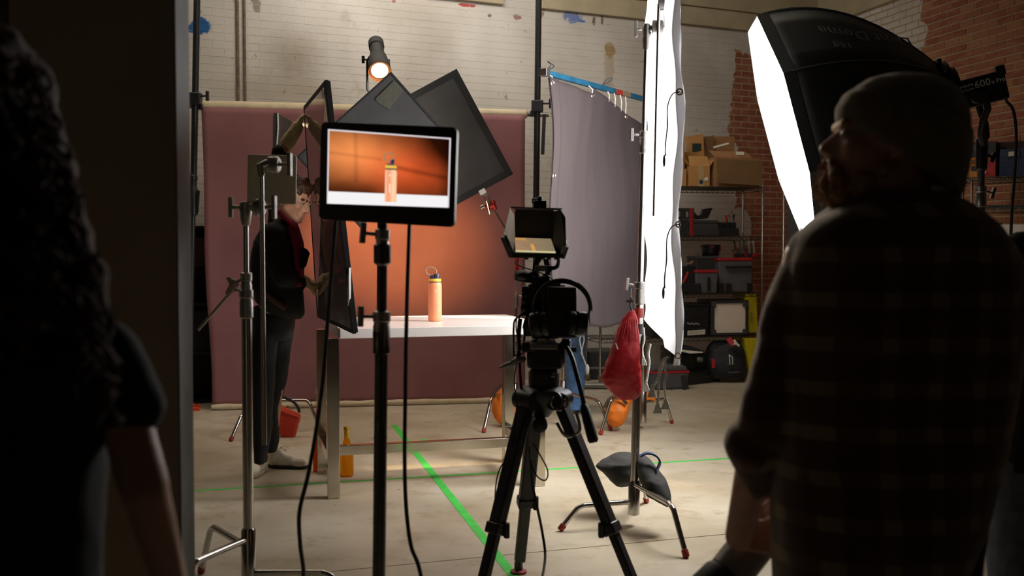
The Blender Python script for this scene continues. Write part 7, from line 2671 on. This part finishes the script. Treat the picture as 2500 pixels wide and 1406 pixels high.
mb.rows([(1220, 2600, 2770, YR2, .24), (1300, 2610, 2765, YR2, .21), (1406, 2618, 2760, YR2, .19), (1520, 2630, 2755, YR2, .17), (1660, 2640, 2750, YR2, .16)], 20)
blob(mb, 'jeans', MJEAN2, root, .009, 4, .005, 12)
for x in (2495, 2695):
    shoe(root, V((P(x, 700, YR2).x, YR2 - .09, 0)), (-.2, 1, 0), .28, M('dark_boot', (.02, .016, .012), .6, var=.2), MDSL)

# ---------------------------------------------------------------- person behind the hung cloth
YJ = 8.55
root = E('person', F(1405, 1010), 'person standing behind the hung grey cloth, only blue jeans and dark shoes showing', 'person')
jx = P(1405, 700, YJ).x
H = .235
body = MB()
hq = V((jx + .1, YJ, 1.62))
q, R = head_prims(body, hq, (-.8, .6, 0), (0, 0, 1), H, V((jx + .1, YJ, 1.42)))
body.cap(V((jx + .1, YJ, 1.32)), V((jx + .1, YJ, .95)), .13, .13)
for sg in (-1, 1):
    a, b, c_ = V((jx + .1 + sg * .18, YJ, 1.38)), V((jx + .1 + sg * .22, YJ, 1.10)), V((jx + .1 + sg * .12, YJ + .22, 1.2))
    body.cap(a, b, .05, .042); body.cap(b, c_, .04, .03)
    hand_prims(body, c_, (-sg * .4, .6, .5), (0, .3, 1), -sg, .18)
    x_ = jx + .1 + sg * .09
    yy_ = YJ + (.27 if sg > 0 else 0)
    x_ = P(1408 if sg > 0 else 1404, 700, YJ).x
    body.cap(V((x_, YJ, .9)), V((x_, yy_, .46)), .055, .035); body.cap(V((x_, yy_, .46)), V((x_, yy_, .08)), .034, .028)
blob(body, 'body', SKIN, root, .009, 3)
eyes(q, R, H, root)
mb = MB(); mb.ell(q(-.10, 0, .18), (.44 * H, .37 * H, .37 * H), R); mb.ell(q(-.22, 0, -.02), (.28 * H, .33 * H, .34 * H), R); blob(mb, 'hair', MHAIR, root, .008, 3, .005, 40)
mb = MB()
mb.cap(V((jx + .1, YJ, 1.30)), V((jx + .1, YJ, .98)), .165, .155, 18)
for sg in (-1, 1):
    mb.cap(V((jx + .1 + sg * .16, YJ, 1.36)), V((jx + .1 + sg * .21, YJ + .02, 1.11)), .065, .055, 14)
blob(mb, 'shirt', M('navy_shirt', (.02, .025, .05), .85, var=.2), root, .012, 4)
MJEAN = M('blue_denim', rgb(84, 122, 172), .85, var=.18, vscale=30, bump=.1, bscale=60)
mb = MB()
mb.cap(V((jx + .02, YJ, .92)), V((jx + .18, YJ, .92)), .14, .14, 18)
mb.rows([(740, 1370, 1432, YJ, .24), (815, 1374, 1430, YJ, .2), (870, 1379, 1431, YJ, .19), (930, 1381, 1428, YJ, .18), (975, 1383, 1424, YJ, .16), (1000, 1385, 1420, YJ - .02, .15)], 20)
mb.rows([(740, 1384, 1440, YJ + .15, .24), (815, 1388, 1433, YJ + .24, .2), (900, 1390, 1429, YJ + .28, .18), (985, 1392, 1424, YJ + .30, .16)], 20)
blob(mb, 'jeans', MJEAN, root, .010, 3, .008, 14)
MSNK = M('dark_sneaker', (.035, .035, .038), .6, var=.2)
o = shoe(root, F(1406, 1000) + V((0, .12, 0)), (.08, -1, 0), .30, MSNK, M('grey_sole', (.10, .10, .10), .7, var=.1))
mb = MB(); mb.box(F(1406, 1000) + V((.035, .0, .085)), (.03, .10, .02)); mb.build('red_tab', M('coral_red', rgb(220, 60, 60), .6, var=.1), o, bevel=.006)
shoe(root, V((P(1410, 700, YJ).x, YJ + .42, 0)), (.1, -1, 0), .29, MSNK, MATS['grey_sole'])

bpy.data.scenes.remove(TMP)
